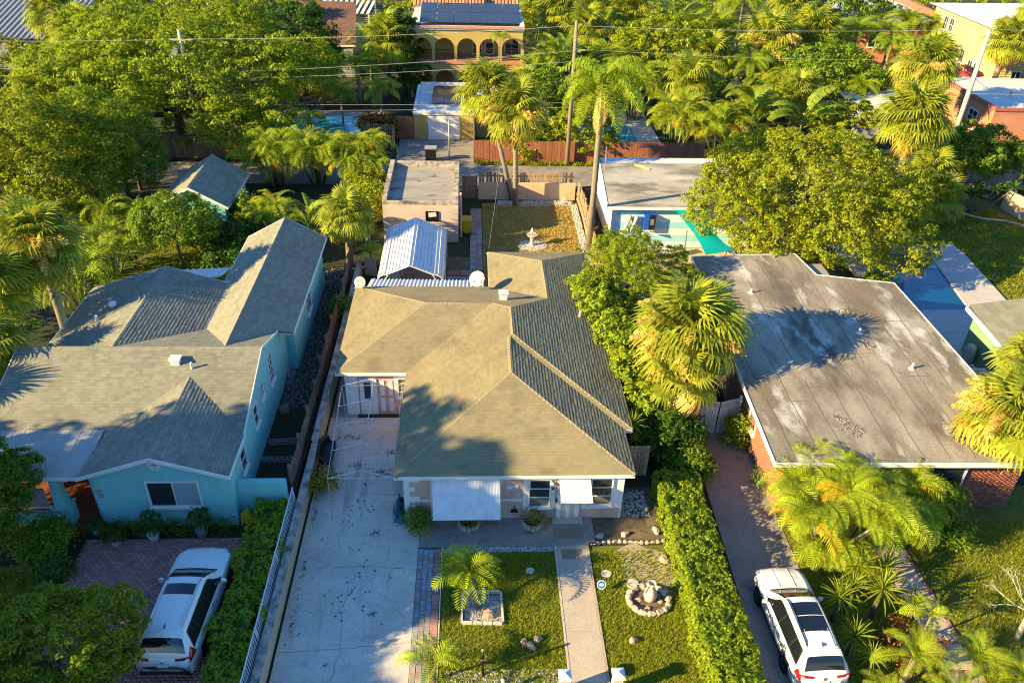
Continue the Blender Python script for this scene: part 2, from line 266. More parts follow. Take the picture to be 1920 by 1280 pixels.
# ================================================================== ground and paving
def sheet(name, pts, z, m, kind='structure', t=None):
    b = MB()
    if t: b.prism(pts, z-t, z)
    else: b.add([(x, y, z) for x, y in pts], [tuple(range(len(pts)))])
    o = b.build(name, m)
    if kind: o['kind'] = kind
    return o
def rect(x0, y0, x1, y1): return [(x0, y0), (x1, y0), (x1, y1), (x0, y1)]
def blob(cx, cy, rx, ry, n=26, j=0.25, seed=0):
    q = random.Random(seed); k1, k2 = q.uniform(0, 6), q.uniform(0, 6)
    return [(cx+rx*math.cos(t)*(1+j*math.sin(3*t+k1)*0.6+j*math.sin(5*t+k2)*0.5+q.uniform(-j, j)*0.4), cy+ry*math.sin(t)*(1+j*math.sin(2*t+k2)*0.6+q.uniform(-j, j)*0.4)) for t in (2*math.pi*i/n for i in range(n))]
sheet('ground', rect(-500, -400, 600, 700), 0.0, 'soil')
sheet('front_lawn', rect(-1.13, 4, 8.2, 21.4), 0.006, 'lawn')
sheet('neighbour_lawn', rect(12.3, 4, 34, 24.5), 0.006, 'lawn')
sheet('shaded_lawn', rect(-26, 4, -13.3, 20.8), 0.006, 'lawn')
sheet('rear_lawn', rect(-22, 37.5, -12.9, 49), 0.006, 'lawn')
sheet('poolside_lawn', [(24, 44), (24, 58.5), (38, 58), (44, 45), (44, 30), (31, 33)], 0.006, 'lawn')
sheet('dry_lawn', rect(0.72, 40, 7.12, 54.1), 0.007, 'lawn_dry')
sheet('bare_patch', [(p[0], p[1]) for p in blob(6.6, 20.1, 1.35, 1.25, seed=3)], 0.012, 'sand')
sheet('planting_bed', rect(4.82, 21.52, 7.7, 24.6), 0.010, 'dirt')
sheet('side_yard_ground', rect(-9.2, 23.4, -7.28, 46), 0.008, 'soil')
drive = sheet('driveway', rect(-6.52, 2, -2.06, 29.34), 0.03, 'concrete', t=0.1)
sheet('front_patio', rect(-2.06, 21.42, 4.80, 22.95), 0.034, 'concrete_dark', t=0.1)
walk = struct(MB().build('front_walk', 'concrete_warm')) if False else None
fw = link(bpy.data.objects.new('front_walk', None)); fw['kind'] = 'structure'; OFF[fw.name] = None
for i in range(5):
    MB().prism(rect(3.23, 21.40-(i+1)*1.95+0.012, 4.42, 21.40-i*1.95), -0.05, 0.055).build('slab', 'concrete_warm', fw)
for x in (3.16, 4.43): MB().box(x, 11.6, 0, x+0.065, 21.4, 0.065).build('edging', 'kerb_stone', fw)
sheet('entry_mat', rect(3.42, 20.72, 4.2, 21.2), 0.062, 'mat_brown', kind=None); tag(bpy.data.objects['entry_mat'], 'brown mat lying at the top of the front walk', 'mat')
sheet('porch_mat', rect(3.2, 21.78, 4.35, 22.3), 0.040, 'mat_brown', kind=None); tag(bpy.data.objects['porch_mat'], 'worn brown mat on the concrete before the pink front door', 'mat')
# cracks, joints and stains in the driveway
q = random.Random(11); b = MB()
def crack(pts, w, z, jit=0.05):
    out = []
    for (x0, y0), (x1, y1) in zip(pts, pts[1:]):
        n = max(2, int(math.hypot(x1-x0, y1-y0)/0.22))
        out += [(x0+(x1-x0)*i/n+q.gauss(0, jit), y0+(y1-y0)*i/n+q.gauss(0, jit)) for i in range(n)]
    out.append(pts[-1]); L_ = []; R_ = []
    for i, p in enumerate(out):
        a = out[max(i-1, 0)]; c = out[min(i+1, len(out)-1)]; dx, dy = c[0]-a[0], c[1]-a[1]; l = math.hypot(dx, dy) or 1
        ww = .55*w*q.uniform(0.4, 1.2); L_.append((p[0]-dy/l*ww, p[1]+dx/l*ww, z)); R_.append((p[0]+dy/l*ww, p[1]-dx/l*ww, z))
    n = len(out); b.add(L_+R_, [(i, n+i, n+i+1, i+1) for i in range(n-1)])
for pts, w_, j in [([(-6.5, 20.4), (-4.1, 20.55), (-2.1, 20.35)], .012, .015), ([(-6.5, 16.9), (-4.2, 17.0), (-2.1, 17.2)], .012, .02), ([(-4.3, 20.5), (-4.6, 18.6), (-4.4, 17), (-4.9, 14.5)], .010, .05),
                   ([(-3.0, 20.4), (-3.1, 19), (-2.3, 18.2)], .008, .05), ([(-6.5, 24.4), (-2.9, 24.3)], .012, .01), ([(-5.2, 24.3), (-5.0, 22.4), (-5.4, 20.5)], .008, .05), ([(-6.4, 18.7), (-5.2, 18.4), (-4.4, 18.5)], .008, .05),
                   ([(-2.1, 18.6), (-3.6, 19.4)], .008, .05), ([(-6.5, 27.2), (-2.9, 27.1)], .010, .01)]: crack(pts, w_, 0.036, j)
b.build('driveway_crack', 'crack', drive, world=False)
def splats(name, spots, z, parent, seed):
    g_ = random.Random(seed); b_ = MB(); k = 0
    for x, y, rx, ry, n_ in spots:
        for _ in range(n_):
            a, r_ = g_.gauss(0, .45), g_.gauss(0, .45); s_ = min(.045, g_.uniform(.15, 1)**2*.28*min(rx, ry)+.010); m_ = 7; px_, py_ = x+a*rx, y+r_*ry; k += 1
            b_.add([(px_+s_*g_.uniform(.6, 1.3)*math.cos(t), py_+s_*g_.uniform(.6, 1.3)*math.sin(t), z+.00002*k) for t in (6.2832*q_/m_ for q_ in range(m_))], [tuple(range(m_))])
    o_ = b_.build(name, 'stain', None); o_.parent = parent; o_['kind'] = 'stuff'
splats('oil_stain', [(-3.75, 22.15, .22, .2, 40), (-3.5, 18.4, .22, .13, 25), (-5.8, 21.9, .12, .1, 10), (-5.3, 19.2, .1, .1, 9), (-4.6, 21.4, .1, .08, 6), (-5.9, 17.6, .12, .1, 9), (-5.0, 26.1, .4, .2, 30), (-3.8, 25.6, .55, .28, 45), (-3.5, 26.9, .5, .2, 40), (-5.4, 27.9, .55, .25, 40), (-4.4, 24.9, .25, .12, 16), (-4.8, 16.4, .12, .1, 10), (-3.0, 20.0, .08, .08, 6), (-6.25, 23.2, .1, .8, 40), (-6.2, 18.4, .1, 1.2, 50), (-6.2, 20.6, .12, .8, 36), (-2.9, 15.6, .2, .15, 12), (-4.2, 19.5, .9, 1.8, 30), (-4.5, 23.5, 1.0, .8, 24)], .0372, drive, 5)
splats('patio_stain', [(2.2, 22.1, .35, .14, 40), (-.7, 22.0, .6, .14, 50), (.9, 22.6, .8, .1, 60), (3.6, 22.6, .7, .1, 40), (-1.6, 22.5, .4, .12, 30)], .0385, bpy.data.objects['front_patio'], 6)
# paver ribbon beside the driveway: every paver an object
pr = link(bpy.data.objects.new('paver_ribbon', None)); pr['kind'] = 'structure'
def paver_mesh(sx, sy, m, h=0.05):
    e = 0.012; return MB().add([(0,0,0),(sx,0,0),(sx,sy,0),(0,sy,0),(0,0,h-e),(sx,0,h-e),(sx,sy,h-e),(0,sy,h-e),(e,e,h),(sx-e,e,h),(sx-e,sy-e,h),(e,sy-e,h)],
        [(0,1,5,4),(1,2,6,5),(2,3,7,6),(3,0,4,7),(4,5,9,8),(5,6,10,9),(6,7,11,10),(7,4,8,11),(8,9,10,11)]).mesh('paver', m)
sheet('paver_bed', rect(-2.06, 8, -1.15, 21.4), 0.004, 'dirt').parent = pr
pm = {(k, l): paver_mesh(wd-0.012, l-0.012, k) for k, wd in (('paver_blue', .2), ('paver', .2), ('paver_red', .265)) for l in (.16, .2, .24, .3)}
x = -2.04
for ci, (k, wd) in enumerate((('paver_blue', .2), ('paver', .2), ('paver_blue', .2), ('paver_red', .265))):
    y = 21.36 - q.uniform(0, .1)
    while y > 12.6:
        l = q.choice((.16, .2, .2, .24, .3)); kk = k if k == 'paver_red' or q.random() > .28 else ('paver' if k == 'paver_blue' else 'paver_blue')
        y -= l; inst('paver', pm[(kk, l)], pr, (x, y, q.uniform(-.004, .006)))
    x += wd
MB().box(-1.16, 8, 0, -1.125, 21.42, 0.05).build('edging', 'white', pr)
# white gravel strips (uncountable)
def gravel(name, poly, n, label, s0=0.018, s1=0.04, m='gravel', seed=0, z=0.01):
    g = np.random.default_rng(seed); xs = [p[0] for p in poly]; ys = [p[1] for p in poly]; P = []
    while len(P) < n:
        x = g.uniform(min(xs), max(xs)); y = g.uniform(min(ys), max(ys)); c = False; j = len(poly)-1
        for i in range(len(poly)):
            if (ys[i] > y) != (ys[j] > y) and x < (xs[j]-xs[i])*(y-ys[i])/(ys[j]-ys[i])+xs[i]: c = not c
            j = i
        if c: P.append((x, y))
    P = np.array(P); s = g.uniform(s0, s1, n)[:, None]; a = g.uniform(0, 6.28, n); base = np.array([[1,0,0],[0,1,0],[-1,0,0],[0,-1,0]], float)
    rings = []
    ca, sa = np.cos(a), np.sin(a)
    for i in range(4):
        dx, dy = base[i][0]*1.2, base[i][1]*0.8
        rings.append(np.stack([P[:, 0]+(dx*ca-dy*sa)*s[:, 0], P[:, 1]+(dx*sa+dy*ca)*s[:, 0], np.full(n, z)], 1))
    tops = [np.stack([P[:, 0]+(r[:, 0]-P[:, 0])*.55, P[:, 1]+(r[:, 1]-P[:, 1])*.55, z+s[:, 0]*g.uniform(.6, 1.1, n)], 1) for r in rings]
    V = np.stack(rings+tops, 1).reshape(-1, 3); o = np.arange(n)[:, None]*8
    F = np.concatenate([o+np.array(f)[None] for f in ((0,1,5,4),(1,2,6,5),(2,3,7,6),(3,0,4,7),(4,5,6,7))], 0)
    ob = inst(name, npmesh(name, V, F, m)); tag(ob, label, 'gravel', kind='stuff'); return ob
gravel('gravel_strip', rect(-1.1, 21.16, 3.14, 21.40), 900, 'white gravel strip along the front patio edge', seed=1)
gravel('bed_gravel', rect(-0.26, 18.0, 1.0, 19.12), 1500, 'white gravel filling the square bed round the young palm', seed=2)
gravel('street_gravel', rect(-0.9, 15.0, 2.9, 16.1), 1500, 'white gravel band at the street end of the lawn', seed=3)
gravel('yard_gravel', rect(7.14, 41, 7.62, 54.2), 2600, 'pale gravel border along the back yard fence', .03, .06, seed=4)
gravel('wall_gravel', rect(1.8, 53.6, 7.1, 54.6), 1400, 'pale gravel border under the peach back wall', .03, .06, seed=5)
gravel('fountain_gravel', blob(3.95, 47.3, .95, .8, seed=9, j=.1), 1500, 'white gravel ring round the garden fountain', .03, .06, seed=6)
gravel('side_gravel', rect(-9.0, 30, -7.4, 44), 2600, 'dark stones covering the narrow side yard', .03, .07, m='stain', seed=7)
gravel('bed_stones', rect(4.9, 22.9, 7.2, 24.4), 900, 'grey pebbles in the bed beside the front corner', .02, .05, seed=8)
# left neighbour's brick drive (bricks far too many to pick apart: one stuff part)
bd = sheet('brick_drive', rect(-14.7, 2, -7.45, 22.05), 0.02, 'dirt')
n = 0; V = []; F = []
y = 12.0; row = 0
while y < 22.0:
    x = -14.68 + (0.11 if row % 2 else 0)
    while x < -7.6:
        x1 = min(x+.208, -7.5); z = .05+q.uniform(-.0015, .0015); o = len(V); e = .008
        V += [(x, y, .02), (x1, y, .02), (x1, y+.1, .02), (x, y+.1, .02), (x+e, y+e, z), (x1-e, y+e, z), (x1-e, y+.1-e, z), (x+e, y+.1-e, z)]
        F += [(o, o+1, o+5, o+4), (o+1, o+2, o+6, o+5), (o+2, o+3, o+7, o+6), (o+3, o, o+4, o+7), (o+4, o+5, o+6, o+7)]; x += .22
    y += .11; row += 1
o = inst('paving_brick', npmesh('paving_brick', V, F, 'paver_red'), bd); o['kind'] = 'stuff'
# right neighbour: dark concrete drive, brick edged path
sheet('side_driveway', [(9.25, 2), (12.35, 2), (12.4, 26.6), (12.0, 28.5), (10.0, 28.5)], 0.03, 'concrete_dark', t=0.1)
b = MB(); sd_ = bpy.data.objects['side_driveway']
for pts in [[(9.3, 24.3), (10.8, 24.5), (12.3, 24.1)], [(10.9, 28.3), (11.0, 24.5), (11.4, 20.5), (11.2, 15)], [(9.3, 20.6), (11.3, 20.5), (12.3, 21.0)], [(9.3, 26.4), (12.0, 26.3)]]: crack(pts, .012, .036, .02)
b.build('driveway_crack', 'crack', sd_, world=False)
bp = link(bpy.data.objects.new('garden_path', None)); bp['kind'] = 'structure'
bx = paver_mesh(.2, .1, 'brickwall', .06)
for i in range(7):
    y = 21.2-i*1.12; MB().prism([(15.72+.02*i, y-1.0), (16.78+.02*i, y-1.0), (16.78+.02*i, y), (15.72+.02*i, y)], 0, .05).build('slab', 'concrete_warm', bp)
    for k in range(6): inst('brick', bx, bp, (15.70+.02*i+k*.21, y-1.11, 0))
    for k in range(10):
        for sx in (15.70+.02*i, 16.90+.02*i): inst('brick', bx, bp, (sx, y-1.1+k*.112, 0), (0, 0, R(90)), (.5, 1, 1)) if k < 9 else None
# back of the lot: pavers, alley
sheet('alley', [(-70, 57.3), (70, 57.6), (70, 62.0), (-70, 61.6)], 0.006, 'asphalt')
sheet('garage_apron', rect(-6.2, 61.7, 0.2, 67.6), 0.010, 'asphalt')
cp = link(bpy.data.objects.new('carport_paving', None)); cp['kind'] = 'structure'
sheet('paver_bed', rect(-5.4, 37.3, 0.72, 45.6), 0.006, 'dirt').parent = cp
pmr = [paver_mesh(.385, .285, 'paver'), paver_mesh(.385, .285, 'paver_blue'), paver_mesh(.385, .285, 'paver_red')]
for x0, x1, y0, y1, pw in ((-5.2, -1.6, 37.6, 45.3, (.75, .1, .15)), (-1.5, .5, 37.6, 43.0, (.1, .85, .05)), (-1.5, .7, 43.15, 43.72, (.2, .3, .5)), (-.12, .68, 43.8, 53, (.35, .35, .3))):
    x = x0
    while x < x1-.2:
        y = y0
        while y < y1-.2: inst('paver', pmr[q.choices((0, 1, 2), pw)[0]], cp, (x, y, .002+q.uniform(-.004, .006))); y += .3
        x += .4
sheet('side_paving', rect(-6.5, 29.36, -5.3, 38), .02, 'paver', t=.05)
# pool court, right
pd_ = link(bpy.data.objects.new('pool_deck', None)); pd_['kind'] = 'structure'
for nm, pts in (('deck_slab', [(24.0, 46.3), (32.6, 46.3), (32.5, 47.6), (24.0, 47.6)]), ('deck_slab', [(30.15, 46.29), (29.1, 39.0), (31.85, 39.0), (32.6, 46.29)]), ('deck_slab', [(24.0, 36.5), (31.7, 36.5), (31.85, 38.99), (24.0, 38.99)]), ('deck_slab', [(24.0, 32.0), (31.5, 32.0), (31.69, 36.48), (24.0, 36.48)]), ('deck_slab', [(24.0, 39.0), (25.4, 39.0), (25.4, 46.29), (24.0, 46.29)])):
    MB().prism(pts, 0, .14).build(nm, 'pooldeck', pd_)
sheet('swimming_pool_water', [(25.41, 39.0), (29.08, 39.0), (30.13, 46.28), (25.41, 46.28)], 0.07, 'water')
MB().box(29.0, 44.2, .075, 30.0, 46.2, .09).build('pool_step', 'water_lt', bpy.data.objects['swimming_pool_water'], world=False)
sheet('court_paving', rect(8.8, 40.2, 21, 47.0), 0.02, 'tan_tile', t=.05)
sheet('small_pool_water', [(10.6, 39.6), (12.3, 39.6), (12.5, 43.3), (10.9, 43.3)], 0.05, 'water_lt')
sheet('far_pool_water', rect(11.5, 66.5, 14.5, 72), 0.05, 'water_lt'); sheet('far_pool_deck', rect(9.5, 64.5, 16.5, 77), 0.03, 'pooldeck', t=.02)
sheet('corner_pool_water', rect(-19.5, 68.6, -9.5, 73.5), 0.05, 'water_lt'); sheet('corner_pool_deck', rect(-21, 67.4, -8.2, 75), 0.03, 'pooldeck', t=.02)
# grass blades on the lawns in view (uncountable)
def grass(name, poly, n, m, label, h0=.05, h1=.13, seed=0, holes=(), w=.02):
    g = np.random.default_rng(seed); xs = np.array([p[0] for p in poly]); ys = np.array([p[1] for p in poly])
    P = np.stack([g.uniform(xs.min(), xs.max(), n*2), g.uniform(ys.min(), ys.max(), n*2)], 1); c = np.zeros(len(P), bool); j = len(poly)-1
    for i in range(len(poly)):
        cond = ((ys[i] > P[:, 1]) != (ys[j] > P[:, 1])) & (P[:, 0] < (xs[j]-xs[i])*(P[:, 1]-ys[i])/((ys[j]-ys[i]) or 1e-9)+xs[i]); c ^= cond; j = i
    for hx0, hy0, hx1, hy1 in holes: c &= ~((P[:, 0] > hx0) & (P[:, 0] < hx1) & (P[:, 1] > hy0) & (P[:, 1] < hy1))
    P = P[c][:n]; k = np.sin(P[:, 0]*1.7+seed)*np.sin(P[:, 1]*1.3+seed*2)+.5*np.sin(P[:, 0]*4.1)*np.sin(P[:, 1]*3.7); keep = g.random(len(P)) < .55+.45*np.clip(k+.3, 0, 1); P = P[keep]
    n = len(P); a = g.uniform(0, 6.28, n); h = g.uniform(h0, h1, n); le = g.uniform(.5, 1.6, n)*h; dx, dy = np.cos(a), np.sin(a); ww = w*g.uniform(.7, 1.5, n)
    b0 = np.stack([P[:, 0]-dy*ww, P[:, 1]+dx*ww, np.full(n, .0)], 1); b1 = np.stack([P[:, 0]+dy*ww, P[:, 1]-dx*ww, np.full(n, .0)], 1)
    t0 = np.stack([P[:, 0]+dx*le+dy*ww*.3, P[:, 1]+dy*le-dx*ww*.3, h], 1); t1 = np.stack([P[:, 0]+dx*le-dy*ww*.3, P[:, 1]+dy*le+dx*ww*.3, h], 1)
    V = np.stack([b0, b1, t0, t1], 1).reshape(-1, 3); F = np.arange(4*n).reshape(-1, 4)
    return tag(inst(name, npmesh(name, V, F, m)), label, 'grass', kind='stuff')
grass('lawn_grass', rect(-1.1, 12, 7.5, 21.1), 80000, 'blade', 'short green grass of the front lawn either side of the walk', .035, .1, seed=1, w=.012, holes=((3.1, 0, 4.5, 22), (-.42, 17.85, 1.15, 19.3), (5.6, 18.1, 7.2, 19.5), (5.6, 19.4, 7.6, 21.1)))
grass('bare_patch_grass', rect(5.2, 19.3, 7.5, 21.1), 900, 'blade', 'thin grass on the sandy patch of the front lawn', seed=2)
grass('side_lawn_grass', [(12.4, 12), (24, 12), (24, 22.5), (12.4, 22.5)], 70000, 'blade', 'green grass of the lawn beside the garden path', .035, .1, w=.013, seed=3, holes=((15.6, 0, 17.1, 21.3),))
grass('back_lawn_grass', rect(.75, 41, 7.1, 53.9), 34000, 'blade_dry', 'dry yellow grass of the walled back yard', .04, .1, seed=4, holes=((3.1, 46.6, 4.8, 48.0),), w=.028)
grass('shade_lawn_grass', rect(-18, 13, -14.7, 20.6), 12000, 'blade', 'green grass on the shaded lawn at left', seed=5)
grass('left_yard_grass', rect(-20, 37.6, -13, 48), 14000, 'blade', 'green grass behind the grey roofed house', .06, .14, seed=6, w=.03)
grass('right_yard_grass', [(30, 47.8), (38, 55), (42, 45), (40, 32), (32, 33), (32.6, 46)], 30000, 'blade', 'green grass of the lawn beyond the swimming pool', .06, .14, seed=7, w=.032)
grass('verge_grass', rect(.3, 61.6, 19, 62.3), 2500, 'blade', 'weeds along the foot of the red fence', .1, .3, seed=8, w=.04)
# ================================================================== building helpers
def shingles(poly, e, parent, m, exp=.145, tw=.26, th=.0125, seed=0, name='shingle', singles=0):
    g = random.Random(seed); P = [Vector(p) for p in poly]; e = Vector(e).normalized(); nrm = Vector((0, 0, 0))
    for i in range(len(P)): nrm += (P[i]-P[0]).cross(P[(i+1) % len(P)]-P[0])
    nrm.normalize(); nrm = nrm if nrm.z > 0 else -nrm; u = nrm.cross(e); u = u if u.z > 0 else -u
    o = P[0]; A = [((p-o).dot(e), (p-o).dot(u)) for p in P]; bmin = min(a[1] for a in A); bmax = max(a[1] for a in A)
    def span(b):
        xs = []
        for i in range(len(A)):
            (x0, y0), (x1, y1) = A[i], A[(i+1) % len(A)]
            if (y0 <= b) != (y1 <= b): xs.append(x0+(x1-x0)*(b-y0)/(y1-y0))
        return (min(xs), max(xs)) if len(xs) > 1 else None
    V = []; F = []; b0 = bmin; row = 0; done = 0; unit = None
    while b0 < bmax-.02:
        b1 = min(b0+exp, bmax); s0 = span(b0+.002); s1 = span(b1-.002)
        if s0 and s1:
            t = min(s0[0], s1[0])-g.uniform(0, tw); end = max(s0[1], s1[1])
            while t < end:
                t2 = t+tw*g.uniform(.6, 1.25); bl, br = max(t, s0[0]), min(t2, s0[1]); tl, tr = max(t, s1[0]), min(t2, s1[1])
                if br > bl or tr > tl:
                    if br < bl: bl = br = (tl if bl >= s0[1]-1e-6 or bl < tl else tr) if False else min(max(bl, s0[0]), s0[1])
                    if tr < tl: tl = tr = min(max(tl, s1[0]), s1[1])
                    h = th*g.uniform(.8, 1.2); q_ = lambda a, b, z: o+e*a+u*b+nrm*z
                    vs = [q_(bl, b0-.012, h), q_(br, b0-.012, h), q_(tr, b1, .003), q_(tl, b1, .003), q_(bl, b0-.012, -.004), q_(br, b0-.012, -.004)]
                    if done < singles and bl == t and br == t2 and tl == t and tr == t2:
                        c = vs[0]; me = MB().add([v-c for v in vs], [(0, 1, 2, 3), (4, 5, 1, 0), (4, 0, 3), (1, 5, 2)]).mesh(name, m)
                        ob = inst(name, me, parent, c-OFF[parent.name] if OFF.get(parent.name) is not None else c); done += 1
                    else:
                        k = len(V); V += vs; F += [(k, k+1, k+2, k+3), (k+4, k+5, k+1, k), (k+4, k, k+3), (k+1, k+5, k+2)]
                t = t2
        b0 += exp; row += 1
    mb = MB(); mb.v = [tuple(v) for v in V]; mb.f = F; ob = mb.build(name+'_field', m, parent); ob['kind'] = 'stuff'
    return ob
CAPM = {}
def ridge_caps(p, q_, parent, m, drop=.045, wd=.15):
    if m not in CAPM:
        CAPM[m] = MB().add([(0, -wd, -drop-.0), (0, 0, .025), (0, wd, -drop), (.27, -wd, -drop-.016), (.27, 0, .006), (.27, wd, -drop-.016), (0, -wd, -drop-.03), (0, wd, -drop-.03)],
                           [(0, 1, 4, 3), (1, 2, 5, 4), (6, 7, 2, 1, 0)]).mesh('ridge_cap', m)
    p = Vector(p); q_ = Vector(q_); d = (q_-p); L_ = d.length; d.normalize(); s = Vector((0, 0, 1)).cross(d).normalized(); n = d.cross(s)
    off = OFF.get(parent.name) or Vector((0, 0, 0)); k = max(1, int(L_/.21))
    for i in range(k):
        c = p+d*(i*L_/k)-off; Mx = Matrix.Translation(c) @ Matrix((d, s, n)).transposed().to_4x4(); inst('ridge_cap', CAPM[m], parent, mtx=Mx)
def gable_poly(parent, m, pts, d, name='wall'): return MB().wallpoly(pts, d).build(name, m, parent)
def window(parent, ax, a0, a1, z0, z1, c, out, cols=2, rows=1, pane='glass', fw=.06, frame='white', sill=True, mull=.03, name='window'):
    """ax 'y': wall plane y=c, a along x; ax 'x': wall plane x=c, a along y; out = +-1 outward"""
    def bx(b, A0, Z0, A1, Z1, d0, d1):
        d0, d1 = sorted((c+out*d0, c+out*d1))
        return b.box(A0, d0, Z0, A1, d1, Z1) if ax == 'y' else b.box(d0, A0, Z0, d1, A1, Z1)
    f = MB()
    bx(f, a0-fw, z0-fw, a0, z1+fw, -.01, .06); bx(f, a1, z0-fw, a1+fw, z1+fw, -.01, .06); bx(f, a0, z1, a1, z1+fw, -.01, .06); bx(f, a0, z0-fw, a1, z0, -.01, .06)
    for i in range(1, cols): x = a0+(a1-a0)*i/cols; bx(f, x-mull/2, z0, x+mull/2, z1, -.005, .045)
    for j in range(1, rows): z = z0+(z1-z0)*j/rows; bx(f, a0, z-mull/2, a1, z+mull/2, -.005, .04)
    fo = f.build(name, frame, parent)
    for i in range(cols):
        for j in range(rows):
            b = MB(); x0 = a0+(a1-a0)*i/cols; x1 = a0+(a1-a0)*(i+1)/cols; y0 = z0+(z1-z0)*j/rows; y1 = z0+(z1-z0)*(j+1)/rows
            bx(b, x0, y0, x1, y1, .004, .012); b.build('pane', pane if isinstance(pane, str) else pane[(i+j) % len(pane)], fo)
    if sill: b = MB(); bx(b, a0-fw-.04, z0-fw-.07, a1+fw+.04, z0-fw-.003, -.01, .13); b.build('sill', frame, fo)
    return fo
def fascia(parent, pts, m='white', h=.17, t=.035, dz=-.10, name='fascia'):
    for p, q_ in zip(pts, pts[1:]): MB().bar((p[0], p[1], p[2]+dz), (q_[0], q_[1], q_[2]+dz), t, h).build(name, m, parent)
def ribbed(p00, p10, p11, p01, n, rib=.03, rw=.35):
    """ribbed metal panel between two edges p00->p10 (near) and p01->p11 (far); ribs run from near to far edge"""
    p00, p10, p11, p01 = map(Vector, (p00, p10, p11, p01)); nrm = (p10-p00).cross(p01-p00).normalized(); b = MB(); pr = []
    for i in range(n):
        for t, h in ((0, 0), (1-rw, 0), (1-rw*.75, rib), (1-rw*.25, rib)): pr.append(((i+t)/n, h))
    pr.append((1, 0)); k = len(pr)
    b.add([p00.lerp(p10, t)+nrm*h for t, h in pr]+[p01.lerp(p11, t)+nrm*h for t, h in pr], [(i, i+1, k+i+1, k+i) for i in range(k-1)]); return b

# ================================================================== pink house
S = 1/3; ZE = 2.6
ph = thing('pink_house', 'pink single storey house with tan shingle hip roof at the centre', 'house', (1.6, 30, 0))
P1 = (1.645, 27.195, 4.132); V1 = (1.645, 29.895, 4.132); P2 = (1.825, 30.075, 4.192); P3 = (1.825, 32.375, 4.192); Q = (3.75, 34.3, 3.55); RA = (3.75, 38.35, 3.55); W1 = (.95, 33.25, 3.9); W2 = (-2.2, 33.25, 3.9)
A = (-2.95, 22.6, ZE); B = (6.24, 22.6, ZE); E1 = (6.24, 25.3, ZE); E2 = (6.6, 25.3, ZE); E3 = (6.6, 41.2, ZE); E4 = (.9, 41.2, ZE); E5 = (.9, 37.15, ZE); E6 = (-6.1, 37.15, ZE); E7 = (-6.1, 29.35, ZE); E8 = (-2.95, 29.35, ZE)
facets = [([A, B, P1], (1, 0, 0)), ([A, P1, V1, P2, P3, W1, E8], (0, 1, 0)), ([B, E1, V1, P1], (0, 1, 0)), ([E1, E2, P2, V1], (1, 0, 0)), ([E2, E3, RA, Q, P3, P2], (0, 1, 0)),
          ([E3, E4, RA], (1, 0, 0)), ([E4, E5, Q, RA], (0, 1, 0)), ([E5, E6, W2, W1, P3, Q], (1, 0, 0)), ([E7, E8, W1, W2], (1, 0, 0)), ([E6, E7, W2], (0, 1, 0))]
dk = MB()
for i, (pl, e) in enumerate(facets):
    dk.slab([(p[0], p[1], p[2]-.012) for p in pl], .06); shingles(pl, e, ph, 'shingle_tan', seed=i, singles=300 if i == 0 else 0, th=.019 if i in (2, 4) else .0125)
dk.build('roof_deck', 'deck', ph)
for a_, b_ in [(A, P1), (B, P1), (P1, V1), (E2, P2), (P2, P3), (Q, P3), (Q, RA), (E3, RA), (E4, RA), (W1, P3), (W2, W1), (E7, W2), (E6, W2)]: ridge_caps(a_, b_, ph, 'cap_tan')
fascia(ph, [A, B, E1, E2, E3, E4, E5, E6, E7, E8, A])
sf = MB()
for pl in ([A, B, (6.24, 25.3, ZE), (6.6, 25.3, ZE), E3, E4, E5, (-2.95, 37.15, ZE), E8],): sf.slab([(p[0], p[1], 2.46) for p in pl], .02)
sf.slab([(p[0], p[1], 2.459) for p in [E7, (-2.96, 29.35, 0), (-2.96, 37.15, 0), E6]], .02); sf.build('soffit', 'white', ph)
FY = 22.9
MB().box(-2.62, FY, 0, 5.92, 36.9, 2.44).build('wall', 'pink', ph); MB().box(-5.75, 29.65, 0, -2.62, 36.9, 2.44).build('wall', 'pink', ph); MB().box(1.2, 36.9, 0, 6.2, 40.95, 2.44).build('wall', 'pink', ph)
# front wall trim, quoins and belt course
tr = MB(); tr.box(-2.64, FY-.04, 0, -2.42, FY+.3, 2.43)
for k in range(5): tr.box(-2.65, FY-.05, .1+k*.49, -2.02 if k % 2 == 0 else -2.2, FY+.32, .32+k*.49)
tr.build('quoin', 'white', ph)
for x0, x1, z0, z1 in ((-2.41, -1.62, .98, 1.1), (1.15, 2.0, .98, 1.1), (-1.62, -1.5, .1, 2.4), (1.04, 1.15, .1, 2.4)): MB().box(x0, FY-.03, z0, x1, FY+.1, z1).build('belt_course', 'white', ph)
for x0, d_, z0, x1, y1_ in ((2.0, .035, .55, 3.26, FY+.1), (4.34, .035, .55, 5.94, FY+.1), (3.26, .034, 2.1, 4.34, FY+.1), (5.9, .02, .03, 5.955, 23.6)): MB().box(x0, FY-d_, z0, x1, y1_, 2.43).build('window_surround', 'white', ph)
w1 = window(ph, 'y', 2.26, 3.02, .76, 2.12, FY-.035, -1, 1, 3, pane=('screen', 'glass', 'glass'), fw=.05, frame='white', sill=True); window(ph, 'y', 4.68, 5.46, .82, 2.15, FY-.035, -1, 1, 3, pane=('screen', 'glass', 'glass'), fw=.05)
window(ph, 'y', -1.4, .95, .8, 2.1, FY, -1, 3, 1, fw=.05)
dr = MB().box(3.3, FY-.05, .05, 4.3, FY+.02, 2.08).build('door', 'pink_pale', ph)
for k in range(3): MB().box(3.36+k*.36, FY-.07, .12, 3.52+k*.36, FY-.04, 1.98).build('door_panel', 'white', dr)
MB().box(3.3, FY-.09, .95, 3.36, FY-.02, 1.12).build('handle', 'black', dr); MB().box(3.2, 22.55, .034, 4.4, FY, .12).build('threshold', 'kerb_stone', ph)
